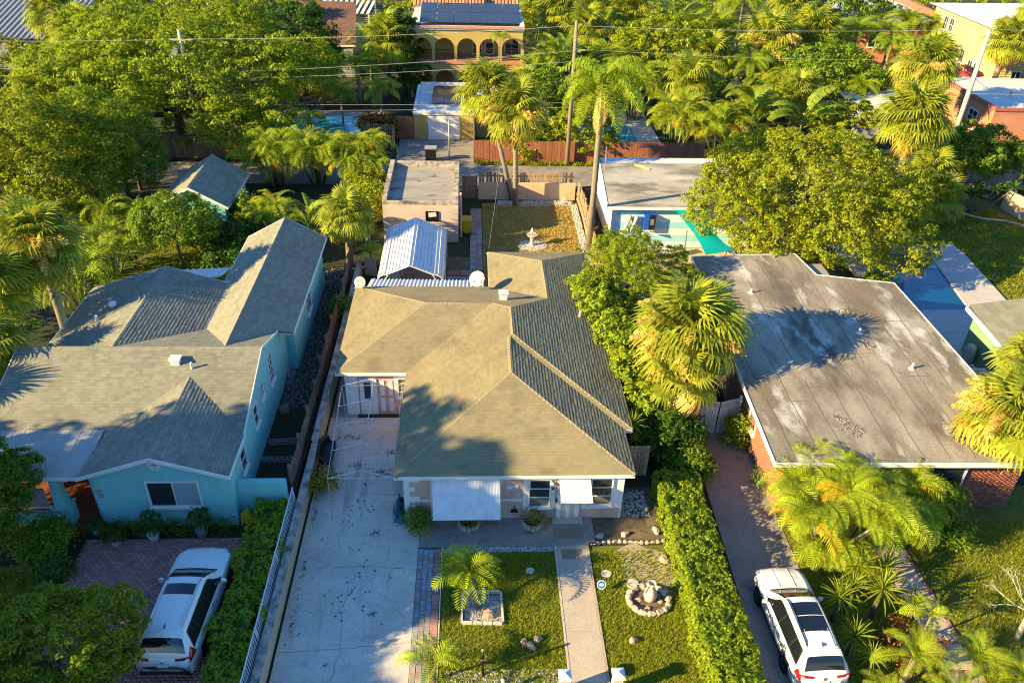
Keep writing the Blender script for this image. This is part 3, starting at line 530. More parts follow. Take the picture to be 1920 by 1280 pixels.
# awnings
def awning(x0, x1, zt, zb, dep, n, name, lab=None):
    a_ = ribbed((x0+.03, FY-dep, zb), (x1+.03, FY-dep, zb), (x1, FY-.04, zt), (x0, FY-.04, zt), n, .009, .5).build(name, 'white_metal', ph)
    if lab: a_['label'] = lab
    fr = MB().bar((x0+.04, FY-.02, zb-.35), (x0+.04, FY-dep, zb), .025, .025).bar((x1, FY-.02, zb-.35), (x1, FY-dep, zb), .025, .025).bar((x0, FY-dep, zb-.01), (x1+.04, FY-dep, zb-.01), .03, .03); fr.build('awning_bracket', 'white_metal', a_); return a_
awning(-1.52, 1.06, 2.32, 1.02, 1.02, 46, 'awning', 'wide white ribbed awning shading the front window'); awning(3.36, 4.58, 2.3, 1.75, .92, 22, 'awning', 'small white ribbed awning over the front door')
# number plate
np_ = MB().box(1.36, FY-.03, 1.63, 1.80, FY, 1.79).build('number_plate', 'white', ph)
tc = bpy.data.curves.new('digits', 'FONT'); tc.body = '122'; tc.size = .15; tc.extrude = .004; tc.align_x = 'CENTER'
to = link(bpy.data.objects.new('tmp', tc)); bpy.context.view_layer.update(); tm = bpy.data.meshes.new_from_object(to); bpy.data.objects.remove(to); tm.materials.clear(); tm.materials.append(M['grey'])
o = inst('digits', tm, np_, (1.58, FY-.036, 1.655), (R(90), 0, 0))
for x, z in ((3.12, 2.0),): MB().lathe([(.02, 0), (.07, .03), (.08, .1), (.03, .14)], 10, (x, FY-.12, z-.1)).build('wall_lamp', 'white', ph)
MB().box(3.13, FY-.09, 1.62, 3.2, FY-.03, 1.72).build('door_bell', 'black', ph); MB().box(3.02, FY-.11, 1.2, 3.24, FY-.035, 1.35).build('letter_box', 'white', ph)
# wing front wall: door with glazed light, panels, window
wy = 29.65
MB().box(-5.77, wy-.04, .02, -5.2, wy+.1, 2.43).box(-3.55, wy-.035, .9, -2.65, wy+.1, 2.43).build('wall_trim', 'white', ph)
d2 = MB().box(-5.12, wy-.05, .04, -4.35, wy+.02, 2.05).build('side_door', 'white', ph); MB().box(-4.92, wy-.06, .95, -4.62, wy-.04, 1.85).build('pane', 'glass', d2)
for x in (-4.2, -3.82): MB().box(x, wy-.03, .2, x+.2, wy+.02, .95).box(x, wy-.03, 1.1, x+.2, wy+.02, 1.95).build('wall_panel', 'white', ph)
window(ph, 'y', -3.35, -2.75, 1.1, 2.05, wy-.035, -1, 1, 4, pane='screen', fw=.05)
# roof vents
v = MB().box(1.36, 33.9, 3.62, 1.72, 34.2, 4.02).build('roof_vent', 'white', ph); MB().box(1.30, 33.84, 4.02, 1.78, 34.26, 4.07).build('vent_cap', 'white', v)
MB().tube([(5.3, 33.4, 2.9), (5.3, 33.4, 3.35)], .06, 8).build('vent_pipe', 'white', ph)
# rear metal patio roof
pc = thing('patio_cover', 'low white ribbed metal patio cover behind the pink house', 'patio cover', (-2.4, 37.9, 0))
ribbed((-5.6, 37.2, 2.45), (.62, 37.2, 2.45), (.62, 38.25, 2.36), (-5.45, 38.45, 2.34), 30, .05, .3).build('ribbed_panel', 'white_metal', pc)
for x in (-5.3, -2.4, .5): MB().tube([(x, 38.3, 0), (x, 38.3, 2.32)], .035, 8).build('post', 'white_metal', pc)

# ================================================================== grey roofed teal house
lh = thing('teal_house', 'pale teal house with grey shingle gable roofs at left', 'house', (-14, 30, 0))
ZR = 4.2; G = 'shingle_grey'
A_ = (-19.2, 25.05, 2.883); lf = [
    ([(-19.2, 25.05, 2.883), (-14.8, 25.05, 2.883), (-14.52, 24.68, 2.76), (-11.7, 27.5, 3.7), (-11.7, 29, ZR), (-19.2, 29, ZR)], (1, 0, 0)),
    ([(-11.7, 27.5, 3.7), (-9.05, 24.85, 2.817), (-9.05, 29, ZR), (-11.7, 29, ZR)], (1, 0, 0)),
    ([(-14.5, 22.4, 2.77), (-14.5, 24.7, 2.77), (-11.7, 27.5, 3.7), (-11.7, 22.4, 3.7)], (0, 1, 0)),
    ([(-9.0, 22.4, 2.80), (-9.0, 24.85, 2.80), (-11.7, 27.5, 3.7), (-11.7, 22.4, 3.7)], (0, 1, 0)),
    ([(-15.3, 29, ZR), (-9.05, 29, ZR), (-9.05, 32.1, 3.167), (-12.4, 32.1, 3.167)], (1, 0, 0)),
    ([(-19.2, 29, 2.9), (-19.2, 36.3, 2.9), (-15.3, 36.3, ZR), (-15.3, 29, ZR)], (0, 1, 0)),
    ([(-12.4, 31.9, 3.233), (-12.4, 36.3, 3.233), (-15.3, 36.3, ZR), (-15.3, 29, ZR)], (0, 1, 0)),
    ([(-8.4, 32.1, 2.94), (-8.4, 42.3, 2.94), (-10.6, 42.3, 4.15), (-10.6, 29.2, 4.15), (-9.05, 31.7, 3.30)], (0, 1, 0)),
    ([(-12.8, 32.8, 2.94), (-12.8, 42.3, 2.94), (-10.6, 42.3, 4.15), (-10.6, 29.2, 4.15)], (0, 1, 0))]
dk = MB()
for i, (pl, e) in enumerate(lf):
    dk.slab([(p[0], p[1], p[2]-.012) for p in pl], .06); shingles(pl, e, lh, G, seed=50+i, exp=.15, tw=.26, th=.005 if i in (7, 8) else (.019 if i in (3, 6) else .012))
dk.build('roof_deck', 'deck', lh)
for a_, b_ in [((-19.2, 29, ZR), (-9.05, 29, ZR)), ((-11.7, 22.4, 3.7), (-11.7, 27.5, 3.7)), ((-15.3, 36.3, ZR), (-15.3, 29, ZR)), ((-10.6, 42.3, 4.15), (-10.6, 29.2, 4.15))]: ridge_caps(a_, b_, lh, 'cap_grey')
MB().slab([(-13.6, 31.2, 3.235), (-11.6, 31.7, 3.235), (-12.3, 36.6, 3.235), (-12.8, 36.6, 3.235)], .05).build('flat_membrane', 'membrane', lh)
ribbed((-19.6, 22.6, 2.62), (-14.45, 22.6, 2.62), (-14.45, 25.1, 2.9), (-19.6, 25.1, 2.9), 12, .012, .1).build('porch_roof', 'membrane', lh)
fascia(lh, [(-14.55, 22.38, 2.79), (-11.7, 22.38, 3.74), (-8.96, 22.38, 2.82)], h=.15, dz=-.05); fascia(lh, [(-8.97, 22.4, 2.82), (-8.97, 24.9, 2.82)], h=.15, dz=-.06); fascia(lh, [(-9.02, 24.85, 2.83), (-9.02, 29, 4.21), (-9.02, 32.0, 3.21)], h=.12, dz=-.06)
fascia(lh, [(-8.38, 32.1, 2.95), (-8.38, 42.3, 2.95), (-10.6, 42.32, 4.16), (-12.82, 42.3, 2.95), (-12.82, 33, 2.95)], h=.14, dz=-.07); fascia(lh, [(-19.6, 22.58, 2.66), (-14.55, 22.58, 2.66)], h=.13, dz=-.06); fascia(lh, [(-19.22, 25.1, 2.9), (-19.22, 29, 4.21)], h=.12, dz=-.06); fascia(lh, [(-19.22, 29, 2.92), (-19.22, 36.3, 2.92), (-15.3, 36.32, 4.21), (-12.4, 36.32, 3.25)], h=.13, dz=-.07)
MB().wallpoly([(-9.06, 31.98, 3.12), (-8.36, 31.98, 2.90), (-9.06, 31.98, 2.90)], (0, .04, 0)).build('fascia', 'white', lh)
LY = 22.72
gable_poly(lh, 'teal', [(-14.2, LY, 0), (-9.1, LY, 0), (-9.1, LY, 2.76), (-11.7, LY, 3.62), (-14.2, LY, 2.79)], (0, .2, 0))
gable_poly(lh, 'teal', [(-9.1, LY+.2, 0), (-9.1, 33.3, 0), (-9.1, 33.3, 2.72), (-9.1, 29, 4.1), (-9.1, 24.9, 2.76), (-9.1, LY+.2, 2.76)], (-.2, 0, 0))
MB().box(-18.9, 26.2, 0, -14.2, 36.0, 2.75).box(-14.4, LY+.2, 0, -14.2, 26.2, 2.6).box(-14.2, 30, 0, -12.4, 36.0, 2.9).box(-12.5, 33.31, 0, -8.7, 42.0, 2.85).build('wall', 'teal', lh)
gable_poly(lh, 'teal', [(-18.9, 36.0, 2.7), (-12.5, 36.0, 2.7), (-12.5, 36.0, 3.2), (-15.3, 36.0, 4.1), (-18.9, 36.0, 2.9)], (0, -.1, 0)); gable_poly(lh, 'teal', [(-12.5, 42.0, 2.8), (-8.7, 42.0, 2.8), (-10.6, 42.0, 4.05)], (0, -.1, 0))
window(lh, 'y', -12.2, -10.35, 1.12, 2.3, LY, -1, 2, 1, pane=('glass', 'curtain'), fw=.06)
vt = MB().lathe([(.26, 0), (.26, .03), (.19, .05), (.19, .02)], 24).mesh('gable_vent', 'white'); o = inst('gable_vent', vt, lh, Vector((-11.72, LY-.005, 3.17))-OFF[lh.name], (R(90), 0, 0)); MB().box(-11.85, LY-.045, 3.15, -11.59, LY-.02, 3.19).box(-11.74, LY-.046, 3.02, -11.70, LY-.021, 3.32).build('vent_slat', 'grey', lh)
MB().box(-14.12, LY-.02, 1.55, -13.9, LY, 1.95).build('wall_plaque', 'grey', lh)
for y0, y1, z0, z1, c_, r_ in ((29.6, 30.25, 1.75, 3.15, 2, 4), (27.9, 28.35, 2.2, 2.85, 2, 2), (26.55, 27.1, 1.75, 2.7, 1, 2), (24.1, 24.75, 1.4, 2.35, 1, 2)): window(lh, 'x', y0, y1, z0, z1, -9.1, 1, c_, r_)
window(lh, 'x', 36.5, 37.6, 1.2, 2.3, -8.7, 1, 2, 2)
v = MB().box(-12.6, 28.05, 3.7, -12.25, 28.35, 4.15).build('roof_vent', 'white', lh); MB().box(-12.66, 27.99, 4.15, -12.19, 28.41, 4.20).build('vent_cap', 'white', lh)
for x, y, z, r_ in ((-11.7, 27.9, 3.75, .05), (-17.3, 32.2, 3.4, .07), (-18.4, 31.0, 3.05, .05)): MB().tube([(x, y, z), (x, y, z+.4)], r_, 8).build('vent_pipe', 'white', lh)
v = MB().lathe([(.12, 0), (.14, .1), (.2, .18), (.17, .3), (.05, .36)], 12, (-16.9, 33.2, 3.62)).build('turbine_vent', 'white_metal', lh)
# porch
MB().box(-19.5, 22.4, 0, -14.42, 26.2, .12).build('porch_floor', 'floor_tile', lh)
tl = paver_mesh(.29, .29, 'floor_tile', .02)
for i in range(7):
    for j in range(11): inst('tile', tl, lh, Vector((-16.6+i*.3, 22.42+j*.3, .12))-OFF[lh.name])
cl = MB().box(-15.95, 22.62, 0, -15.35, 23.2, .95).box(-15.99, 22.58, .95, -15.31, 23.24, 1.05).build('porch_column', 'teal', lh); MB().add([(-15.87, 22.7, 1.05), (-15.43, 22.7, 1.05), (-15.43, 23.12, 1.05), (-15.87, 23.12, 1.05), (-15.79, 22.78, 2.5), (-15.51, 22.78, 2.5), (-15.51, 23.04, 2.5), (-15.79, 23.04, 2.5)], [(0, 1, 5, 4), (1, 2, 6, 5), (2, 3, 7, 6), (3, 0, 4, 7), (4, 5, 6, 7)]).build('column_shaft', 'teal', cl)
MB().box(-19.5, 22.7, .12, -16.0, 22.85, .8).build('porch_rail', 'teal', lh); MB().box(-19.4, 22.72, 1.1, -16.05, 22.76, 2.0).build('porch_screen', 'grey', lh); MB().box(-19.4, 22.69, 1.03, -16.0, 22.79, 1.1).build('screen_rail', 'white', lh)
MB().box(-18.9, 25.9, .12, -14.42, 26.18, 2.5).build('porch_shade_slab', 'dark', lh)  # near-black slab before the teal wall: shade of the porch interior painted in
rp = thing('metal_lean_to', 'small white ribbed metal roof panel behind the grey gable', 'canopy', (-14.5, 38.6, 0))
ribbed((-16.2, 37.0, 2.9), (-13.2, 37.6, 2.9), (-13.0, 39.2, 2.6), (-15.6, 38.9, 2.6), 8, .06, .3).build('ribbed_panel', 'white_metal', rp)
for x in (-15.6, -13.2): MB().tube([(x, 38.8, 0), (x, 38.8, 2.58)], .04, 8).build('post', 'white_metal', rp)
gw = tag(MB().box(-9.09, 23.2, 0, -7.22, 23.42, 1.8).build('garden_wall', 'teal'), 'teal rendered wall closing the gap beside the teal house', 'wall')
# ================================================================== outbuildings and neighbours
def brick_wall(parent, ax, a0, a1, z0, z1, c, out, m='brickred', bl=.21, bh=.075):
    """courses of separate bricks joined as one stuff part, set proud of the mortar"""
    V = []; F = []; g = random.Random(int(a0*10)); z = z0; r = 0
    while z < z1-.03:
        a = a0-(.1 if r % 2 else 0)
        while a < a1-.02:
            s0, s1 = max(a, a0), min(a+bl-.012, a1)
            if s1-s0 > .02:
                d = .012+g.uniform(-.003, .004); o = len(V)
                for dd in (0, d):
                    for aa, zz in ((s0, z), (s1, z), (s1, min(z+bh-.012, z1)), (s0, min(z+bh-.012, z1))): V.append((aa, c+out*dd, zz) if ax == 'y' else (c+out*dd, aa, zz))
                F += [(o+4, o+5, o+6, o+7), (o, o+1, o+5, o+4), (o+1, o+2, o+6, o+5), (o+2, o+3, o+7, o+6), (o+3, o, o+4, o+7)]
            a += bl
        z += bh; r += 1
    ob = inst('brick', npmesh('brick', V, F, m), parent); ob['kind'] = 'stuff'
    if OFF.get(parent.name) is not None: ob.location = -OFF[parent.name]
    return ob
# --- pink flat-roofed garage behind
pg = thing('flat_garage', 'pink flat roofed garage with parapet behind the carport', 'garage', (-3.3, 51, 0))
gx0, gx1, gy0, gy1 = -5.72, -.9, 47.75, 54.5
MB().box(gx0, gy0, 0, gx1, gy1, 2.62).build('wall', 'pink_pale', pg)
MB().box(gx0+.1, gy0+.1, 2.62, gx1-.1, gy1-.1, 2.68).build('roof', 'roof_gar', pg)
par = MB().box(gx0, gy0, 2.62, gx1, gy0+.12, 2.86).box(gx0, gy0+.12, 2.62, gx0+.3, gy1, 3.08).box(gx1-.3, gy0+.12, 2.62, gx1, gy1, 3.02).box(gx0+.3, gy1-.3, 2.62, gx1-.3, gy1, 3.02); par.build('parapet', 'peach_top', pg)
window(pg, 'y', -2.95, -2.2, 1.55, 2.15, gy0, -1, 1, 1, pane='dark', fw=.04, frame='black', sill=False); MB().bar((-2.8, gy0-.09, 1.95), (-2.3, gy0-.06, 2.0), .02, .3).build('window_board', 'white', pg)
MB().tube([(-.72, 48.6, 0), (-.72, 48.6, 3.1)], .07, 10).build('stack_pipe', 'pink_pale', pg); MB().tube([(-.9, 50.4, .6), (-.72, 50.4, .6), (-.72, 51, .7)], .04, 6).build('hose_pipe', 'black', pg)
# --- carport
ct = thing('carport', 'white ribbed metal carport with rounded eaves behind the pink house', 'carport', (-3.4, 42, 0))
def arch(x):   # roof profile over the width
    pts = []
    xs0, xs1, xm = -5.25, -1.6, -3.42
    for t in range(5): a = math.pi - t*math.pi/8; pts.append((xs0+.55+.55*math.cos(a), 1.75+.42*math.sin(a)))
    pts.append((xm, 2.72))
    for t in range(5): a = math.pi/2 - t*math.pi/8; pts.append((xs1-.55+.55*math.cos(a), 1.75+.42*math.sin(a)))
    return pts
prof = arch(0); y0, y1 = 39.35, 45.6; k = 11
def along(s_):
    d = 0
    for (xa, za), (xb, zb_) in zip(prof, prof[1:]):
        l_ = math.hypot(xb-xa, zb_-za)
        if d+l_ >= s_ or (xb, zb_) == prof[-1]: t = min(1, (s_-d)/l_); return Vector((xa+(xb-xa)*t, 0, za+(zb_-za)*t)), Vector((-(zb_-za)/l_, 0, (xb-xa)/l_))
        d += l_
tot = sum(math.hypot(b_[0]-a_[0], b_[1]-a_[1]) for a_, b_ in zip(prof, prof[1:])); k = 20
for i in range(k):
    b = MB(); pts = []
    for t, h in ((0, 0), (.3, .0), (.62, 0), (.7, .045), (.92, .045), (1, 0)): p_, n_ = along((i+t)/k*tot); pts.append(p_+n_*h)
    m = len(pts); b.add([(p_.x, y0, p_.z) for p_ in pts]+[(p_.x, y1, p_.z) for p_ in pts], [(j, j+1, m+j+1, m+j) for j in range(m-1)]); b.build('roof_panel', 'white_metal', ct)
for yy in (y0+.02, (y0+y1)/2, y1-.05):
    b = MB(); b.tube([(prof[0][0], yy, 0)]+[(x, yy, z-.05) for x, z in prof]+[(prof[-1][0], yy, 0)], .045, 6); b.bar((-5.2, yy, 1.25), (-4.65, yy, 2.1), .05, .05).bar((-1.65, yy, 1.25), (-2.2, yy, 2.1), .05, .05); b.build('frame_hoop', 'white_metal', ct)
# --- right neighbour, flat roof
rh = thing('flat_roofed_house', 'low house with big stained flat roof and red brick walls at right', 'house', (17, 31, 0))
RP = [(11.65, 22.7), (22.7, 22.55), (22.8, 37.0), (18.85, 37.9), (18.5, 40.4), (12.4, 40.0)]
MB().prism(RP, 2.78, 3.0).build('roof', 'roof_flat', rh)
fascia(rh, [(x, y, 3.02) for x, y in RP+RP[:1]], h=.2, t=.05, dz=-.09)
rng = random.Random(5)
for i in range(10):
    x = 12.55+i*1.02; y1 = 39.8 if x < 18.3 else 36.9; b = MB(); pts = []; yy = 22.9
    while yy < y1: pts.append((x+.03*math.sin(yy*1.3+i)+i*.008*(yy-22), yy)); yy += 1.3
    for (xa, ya), (xb, yb) in zip(pts, pts[1:]):
        if rng.random() < .93: b.bar((xa, ya, 3.004), (xb, yb, 3.004), .022, .012)
    b.build('roof_seam', 'seam', rh)
b = MB()
for x0, x1, y in ((14.6, 16.6, 27.6), (17.6, 18.7, 30.2), (18.6, 20.6, 25.0), (13.6, 14.6, 26.6), (19.6, 20.6, 28.4), (15.6, 16.7, 34.2), (20.6, 21.8, 33.1)): b.bar((x0, y, 3.007), (x1, y+.05, 3.005), .02, .012)
b.build('roof_patch_seam', 'seam', rh)
for i, (x, y, rx, ry, n_) in enumerate([(15.35, 24.9, .45, .65, 330), (16.7, 30.0, .75, .35, 260), (18.5, 33.6, .75, .7, 380), (19.3, 33.9, .5, .55, 260), (18.7, 31.0, .35, .35, 120), (20.2, 24.3, .8, .4, 220)]):
    o = gravel('loose_grit', blob(x, y, rx, ry, 30, .5, seed=60+i), n_, 'dark loose grit', .02, .045, m='seam' if i % 2 else 'grit', seed=60+i, z=2.995); o.parent = rh; o.location = -OFF[rh.name]; del o['category']; del o['label']
for x, y, h in ((20.0, 29.0, .3), (18.8, 32.0, .25), (14.6, 35.9, .25)):
    v = MB().tube([(x, y, 3.0), (x, y, 3.0+h)], .055, 8).build('vent_pipe', 'white', rh); MB().lathe([(.16, 0), (.12, .03), (.06, .08)], 12, (x, y, 3.0)).build('pipe_flashing', 'roof_white', v)
MB().box(12.35, 23.2, 0, 19.8, 39.6, 2.78).box(19.8, 23.25, 0, 22.2, 36.6, 2.78).build('wall', 'mortar', rh)
brick_wall(rh, 'y', 19.9, 22.2, 0, 2.76, 23.25, -1); brick_wall(rh, 'x', 23.2, 30.5, 0, 2.76, 12.35, -1, m='brickwall'); brick_wall(rh, 'y', 12.35, 18.3, 0, 2.76, 23.2, -1, m='brickwall')
window(rh, 'y', 18.4, 19.75, .6, 2.4, 23.2, -1, 1, 1, fw=.07)
window(rh, 'x', 26.6, 27.4, 1.2, 2.2, 12.35, -1, 1, 1, fw=.06)
# --- pool house
po = thing('pool_house', 'white flat roofed pool house with aqua striped wall', 'pool house', (13, 51, 0))
PP = [(8.6, 46.75), (18.5, 46.75), (18.5, 55.6), (9.2, 55.45)]
MB().prism(PP, 2.82, 3.0).build('roof', 'roof_flat2', po); fascia(po, [(x, y, 3.02) for x, y in PP+PP[:1]], h=.2, t=.05, dz=-.09)
MB().box(9.3, 55.6-1.0, 3.0, 18.3, 55.4, 3.03).build('roof_edge_strip', 'roof_white', po)
MB().box(9.0, 47.15, 0, 18.2, 55.2, 2.82).build('wall', 'white', po)
for i, z in enumerate((.0, .46, .92, 1.38, 1.84, 2.3)): MB().box(9.25, 47.11, z, 18.1, 47.149, z+.46).build('painted_stripe', ('aqua_pale', 'aqua')[i % 2], po)
MB().tube([(9.35, 53.4, 3.0), (9.32, 53.4, 4.6)], .04, 8).build('roof_mast', 'galv', po)
MB().bar((11.6, 54.3, 3.03), (12.5, 53.3, 3.03), .25, .05).build('fallen_frond', 'fan_dead', po)
for k, x in enumerate((10.0, 10.45)):
    o = MB().tube([(x-.18, 46.95, 1.25), (x-.1, 46.9, 1.55), (x+.02, 46.88, 1.9), (x+.12, 46.93, 2.25), (x+.22, 46.97, 2.32)], [.05, .12, .1, .15, .05], 8).build('wall_ornament', 'ceramic', None, True)
    tag(o, ('left one of two pale seahorse shaped ornaments on the striped wall', 'right one of two pale seahorse shaped ornaments on the striped wall')[k], 'ornament', 'ornaments on the striped wall')
wc = thing('wall_cabinet', 'blue box cabinet with black front on the striped wall', 'cabinet', (11.5, 46.9, 1.6)); MB().box(11.05, 46.75, 1.45, 11.75, 47.1, 2.45).build('case', 'blue', wc); MB().box(11.36, 46.73, 1.5, 11.77, 46.76, 2.47).build('front', 'black', wc)
for k in range(3): MB().bar((11.5+k*.07, 46.72, 1.8), (11.46+k*.07, 46.72, 2.2), .015, .02).build('mark', 'white', wc)
MB().prism([(11.05, 46.7), (11.78, 46.7), (11.4, 46.5)], 1.38, 1.44).build('shelf', 'white', wc)
ss = thing('shade_sail', 'turquoise shade sail stretched beside the striped wall', 'shade sail', (13.9, 43, 0))
b = MB(); n = 8; c00, c10, c11, c01 = Vector((12.9, 46.7, 2.9)), Vector((15.2, 46.7, 2.85)), Vector((15.3, 41.3, 2.75)), Vector((13.5, 40.9, 2.65))
b.add([c00.lerp(c10, u).lerp(c01.lerp(c11, u), v)+Vector((.45*math.sin(math.pi*v)*(u-.5)*-1.6, 0, -.25*math.sin(math.pi*v)*(1-.3*math.sin(math.pi*u)))) for v in (i/n for i in range(n+1)) for u in (j/n for j in range(n+1))], [(i*(n+1)+j, i*(n+1)+j+1, (i+1)*(n+1)+j+1, (i+1)*(n+1)+j) for i in range(n) for j in range(n)])
b.build('cloth', 'sail', ss, True); MB().tube([(13.2, 44.2, 0), (13.15, 44.2, 2.62)], .05, 8).build('post', 'galv', ss); MB().tube([(14.75, 41.2, 0), (14.75, 41.2, 2.8)], .05, 8).build('post', 'galv', ss)
lc = thing('lounge_chair', 'grey reclining lounge chair by the striped wall', 'lounge chair', (11.9, 45.8, 0))
MB().bar((11.0, 45.8, .35), (12.3, 45.6, .35), .6, .05).build('seat', 'grey', lc); MB().bar((12.3, 45.6, .37), (12.8, 45.9, .95), .6, .05).build('backrest', 'grey', lc)
for x, y in ((11.1, 46.02), (11.1, 45.55), (12.3, 45.85), (12.25, 45.4)): MB().tube([(x, y, 0), (x, y, .33)], .025, 6).build('leg', 'galv', lc)
# --- green walled house at far right
gh = thing('green_house', 'sage green house with pale shallow shingle roof by the pool', 'house', (30, 33, 0))
GP = [(25.45, 28.6, 2.7), (25.95, 35.1, 2.7), (38, 35.4, 4.3), (38, 28.6, 4.3)]
MB().slab([(x, y, z-.01) for x, y, z in GP], .12).build('roof_deck', 'deck', gh); shingles(GP, (0, 1, 0), gh, 'shingle_grey', seed=90, exp=.3, tw=.5, th=.008)
fascia(gh, GP+GP[:1], h=.24, t=.05, dz=-.10); MB().box(26.35, 29.2, 0, 37.5, 34.8, 2.66).build('wall', 'green_wall', gh); gable_poly(gh, 'green_wall', [(26.4, 34.78, 2.6), (37.5, 34.78, 2.6), (37.5, 34.78, 4.1)], (0, -.1, 0))
MB().tube([(28.6, 31.5, 3.1), (28.6, 31.5, 3.4)], .05, 8).build('vent_pipe', 'white', gh); MB().box(26.3, 31.6, 1.0, 26.35, 31.75, 1.3).build('meter', 'white', gh); MB().bar((26.3, 29.9, .2), (26.3, 29.7, 2.4), .06, .08).build('downpipe', 'white', gh); MB().box(26.33, 30.5, .1, 26.36, 31.0, 2.1).build('side_door', 'green_wall', gh)
ac = thing('air_conditioner', 'grey box air conditioner between the flat roof and green wall', 'air conditioner', (25.3, 31.3, 0)); MB().box(24.7, 30.8, 0, 25.7, 31.8, .95).build('case', 'grey', ac); MB().box(24.66, 30.76, .95, 25.74, 31.84, 1.02).build('top', 'pooldeck', ac); MB().lathe([(.36, 0), (.36, .03), (.05, .05)], 18, (25.2, 31.3, 1.02)).build('fan_grille', 'mortar', ac)
th_ = thing('pool_heater', 'grey upright pool tank against the green wall', 'tank', (25.9, 33.6, 0)); MB().lathe([(.28, 0), (.3, .1), (.3, 1.0), (.24, 1.2), (.05, 1.26)], 16, (25.95, 33.6, 0)).build('tank', 'grey', th_, True); MB().tube([(25.7, 33.3, .2), (25.7, 33.0, .25), (25.7, 32.7, .6)], .05, 6).build('pipe', 'white', th_)
pu = thing('pool_pump', 'squat pool pump below the pool tank', 'pump', (25.8, 32.6, 0)); MB().lathe([(.2, 0), (.22, .3), (.15, .5), (.03, .55)], 14, (25.8, 32.5, 0)).build('housing', 'grey', pu, True); MB().tube([(25.55, 32.5, .2), (25.3, 32.5, .2)], .08, 8).build('motor', 'black', pu)
# --- left rear shed
sh = thing('teal_shed', 'small teal shed with blue grey gable roof under the big tree', 'shed', (-18, 51, 0))
SP = [(-15.6, 48.2, 2.15), (-15.6, 54.0, 2.15), (-17.9, 54.0, 3.5), (-17.9, 48.2, 3.5)]; SQ = [(-20.2, 48.2, 2.15), (-20.2, 54.0, 2.15), (-17.9, 54.0, 3.5), (-17.9, 48.2, 3.5)]
for i, pl in enumerate((SP, SQ)): shingles(pl, (0, 1, 0), sh, 'shingle_grey', seed=95+i, exp=.2, tw=.35); MB().slab([(x, y, z-.012) for x, y, z in pl], .08).build('roof_deck', 'deck', sh)
fascia(sh, [SP[0], SP[1]], h=.16); fascia(sh, [SQ[0], (-17.9, 48.18, 3.5), SP[0]], h=.16); ridge_caps(SP[3], SP[2], sh, 'cap_grey')
MB().box(-19.9, 48.5, 0, -15.9, 53.7, 2.15).build('wall', 'teal', sh); gable_poly(sh, 'teal', [(-19.9, 48.5, 2.1), (-15.9, 48.5, 2.1), (-17.9, 48.5, 3.35)], (0, .1, 0))
# --- yellow garage on the alley
yg = thing('yellow_garage', 'mustard yellow garage with white door and solar roof on the alley', 'garage', (-2, 71, 0))
MB().box(-4.95, 67.65, 0, .15, 75.6, 2.35).box(.16, 68.4, 0, 4.4, 75.5, 3.1).build('wall', 'yellow', yg); MB().box(-4.75, 67.9, 2.35, -.05, 75.4, 2.4).box(.16, 68.4, 3.1, 4.4, 75.5, 3.14).build('roof', 'roof_white', yg)
MB().box(-5.02, 67.58, 2.14, .2, 67.9, 2.44).box(-5.0, 67.9, 2.35, -4.72, 75.7, 2.5).box(-.1, 67.9, 2.35, .18, 75.7, 2.5).box(-4.72, 75.35, 2.35, -.1, 75.7, 2.7).build('parapet', 'roof_white', yg)
gd = MB().box(-3.75, 67.6, 0, -1.05, 67.66, 2.02).build('garage_door', 'white', yg)
for k in range(7): MB().box(-3.73, 67.575, .03+k*.285, -1.07, 67.61, .285+k*.285-.01).build('door_slat', 'white', gd)
for i in range(3):
    for j in range(2): MB().add([(-3.5+i*1.1, 69.6+j*2.4, 2.6), (-2.42+i*1.1, 69.6+j*2.4, 2.6), (-2.42+i*1.1, 71.9+j*2.4, 2.75), (-3.5+i*1.1, 71.9+j*2.4, 2.75)], [(0, 1, 2, 3)]).slab([(-3.5+i*1.1, 69.6+j*2.4, 2.595), (-2.42+i*1.1, 69.6+j*2.4, 2.595), (-2.42+i*1.1, 71.9+j*2.4, 2.745), (-3.5+i*1.1, 71.9+j*2.4, 2.745)], .04).build('solar_panel', 'solar', yg)
# --- yellow two storey house with arcades
yh = thing('arcaded_house', 'yellow two storey house with arched balcony and solar panels', 'house', (1, 84, 0))
YF = 80.0; bays = [-4.8, -2.65, -.5, 1.65, 3.8]; bw = 2.15
def arcade(z0, zs, zt, name):
    for xc in bays:
        a = [(xc+.93*math.cos(t), zs+.93*math.sin(t)) for t in (math.pi*i/14 for i in range(15))]
        pts = [(xc+bw/2, zs), (xc+bw/2, zt), (xc-bw/2, zt), (xc-bw/2, zs)]+[(x, z) for x, z in reversed(a)]
        MB().wallpoly([(x, YF, z) for x, z in pts], (0, .35, 0)).build(name, 'yellow', yh)
    for xc in bays+[bays[-1]+bw]: MB().box(xc-bw/2-.145, YF+.003, z0, xc-bw/2+.145, YF+.347, zs).build('column', 'yellow', yh)
arcade(0, 1.75, 3.3, 'arch_wall'); arcade(3.62, 4.75, 6.45, 'arch_wall')
MB().box(-5.9, YF-.1, 3.3, 4.9, YF+2.6, 3.62).build('balcony_floor', 'terracotta', yh); MB().box(-5.9, YF+2.6, 0, 4.9, 90, 6.45).build('wall', 'yellow', yh)
MB().box(-5.95, YF-.15, 6.45, 4.95, 90, 6.6).build('roof', 'roof_white', yh); MB().box(-6.0, YF-.25, 6.6, 5.0, YF+.1, 6.78).build('roof_trim', 'terracotta', yh); MB().box(4.6, YF+.1, 6.6, 5.0, 90, 6.95).build('parapet', 'roof_white', yh)
rl = MB().bar((-5.9, YF+.1, 4.55), (4.9, YF+.1, 4.55), .05, .05)
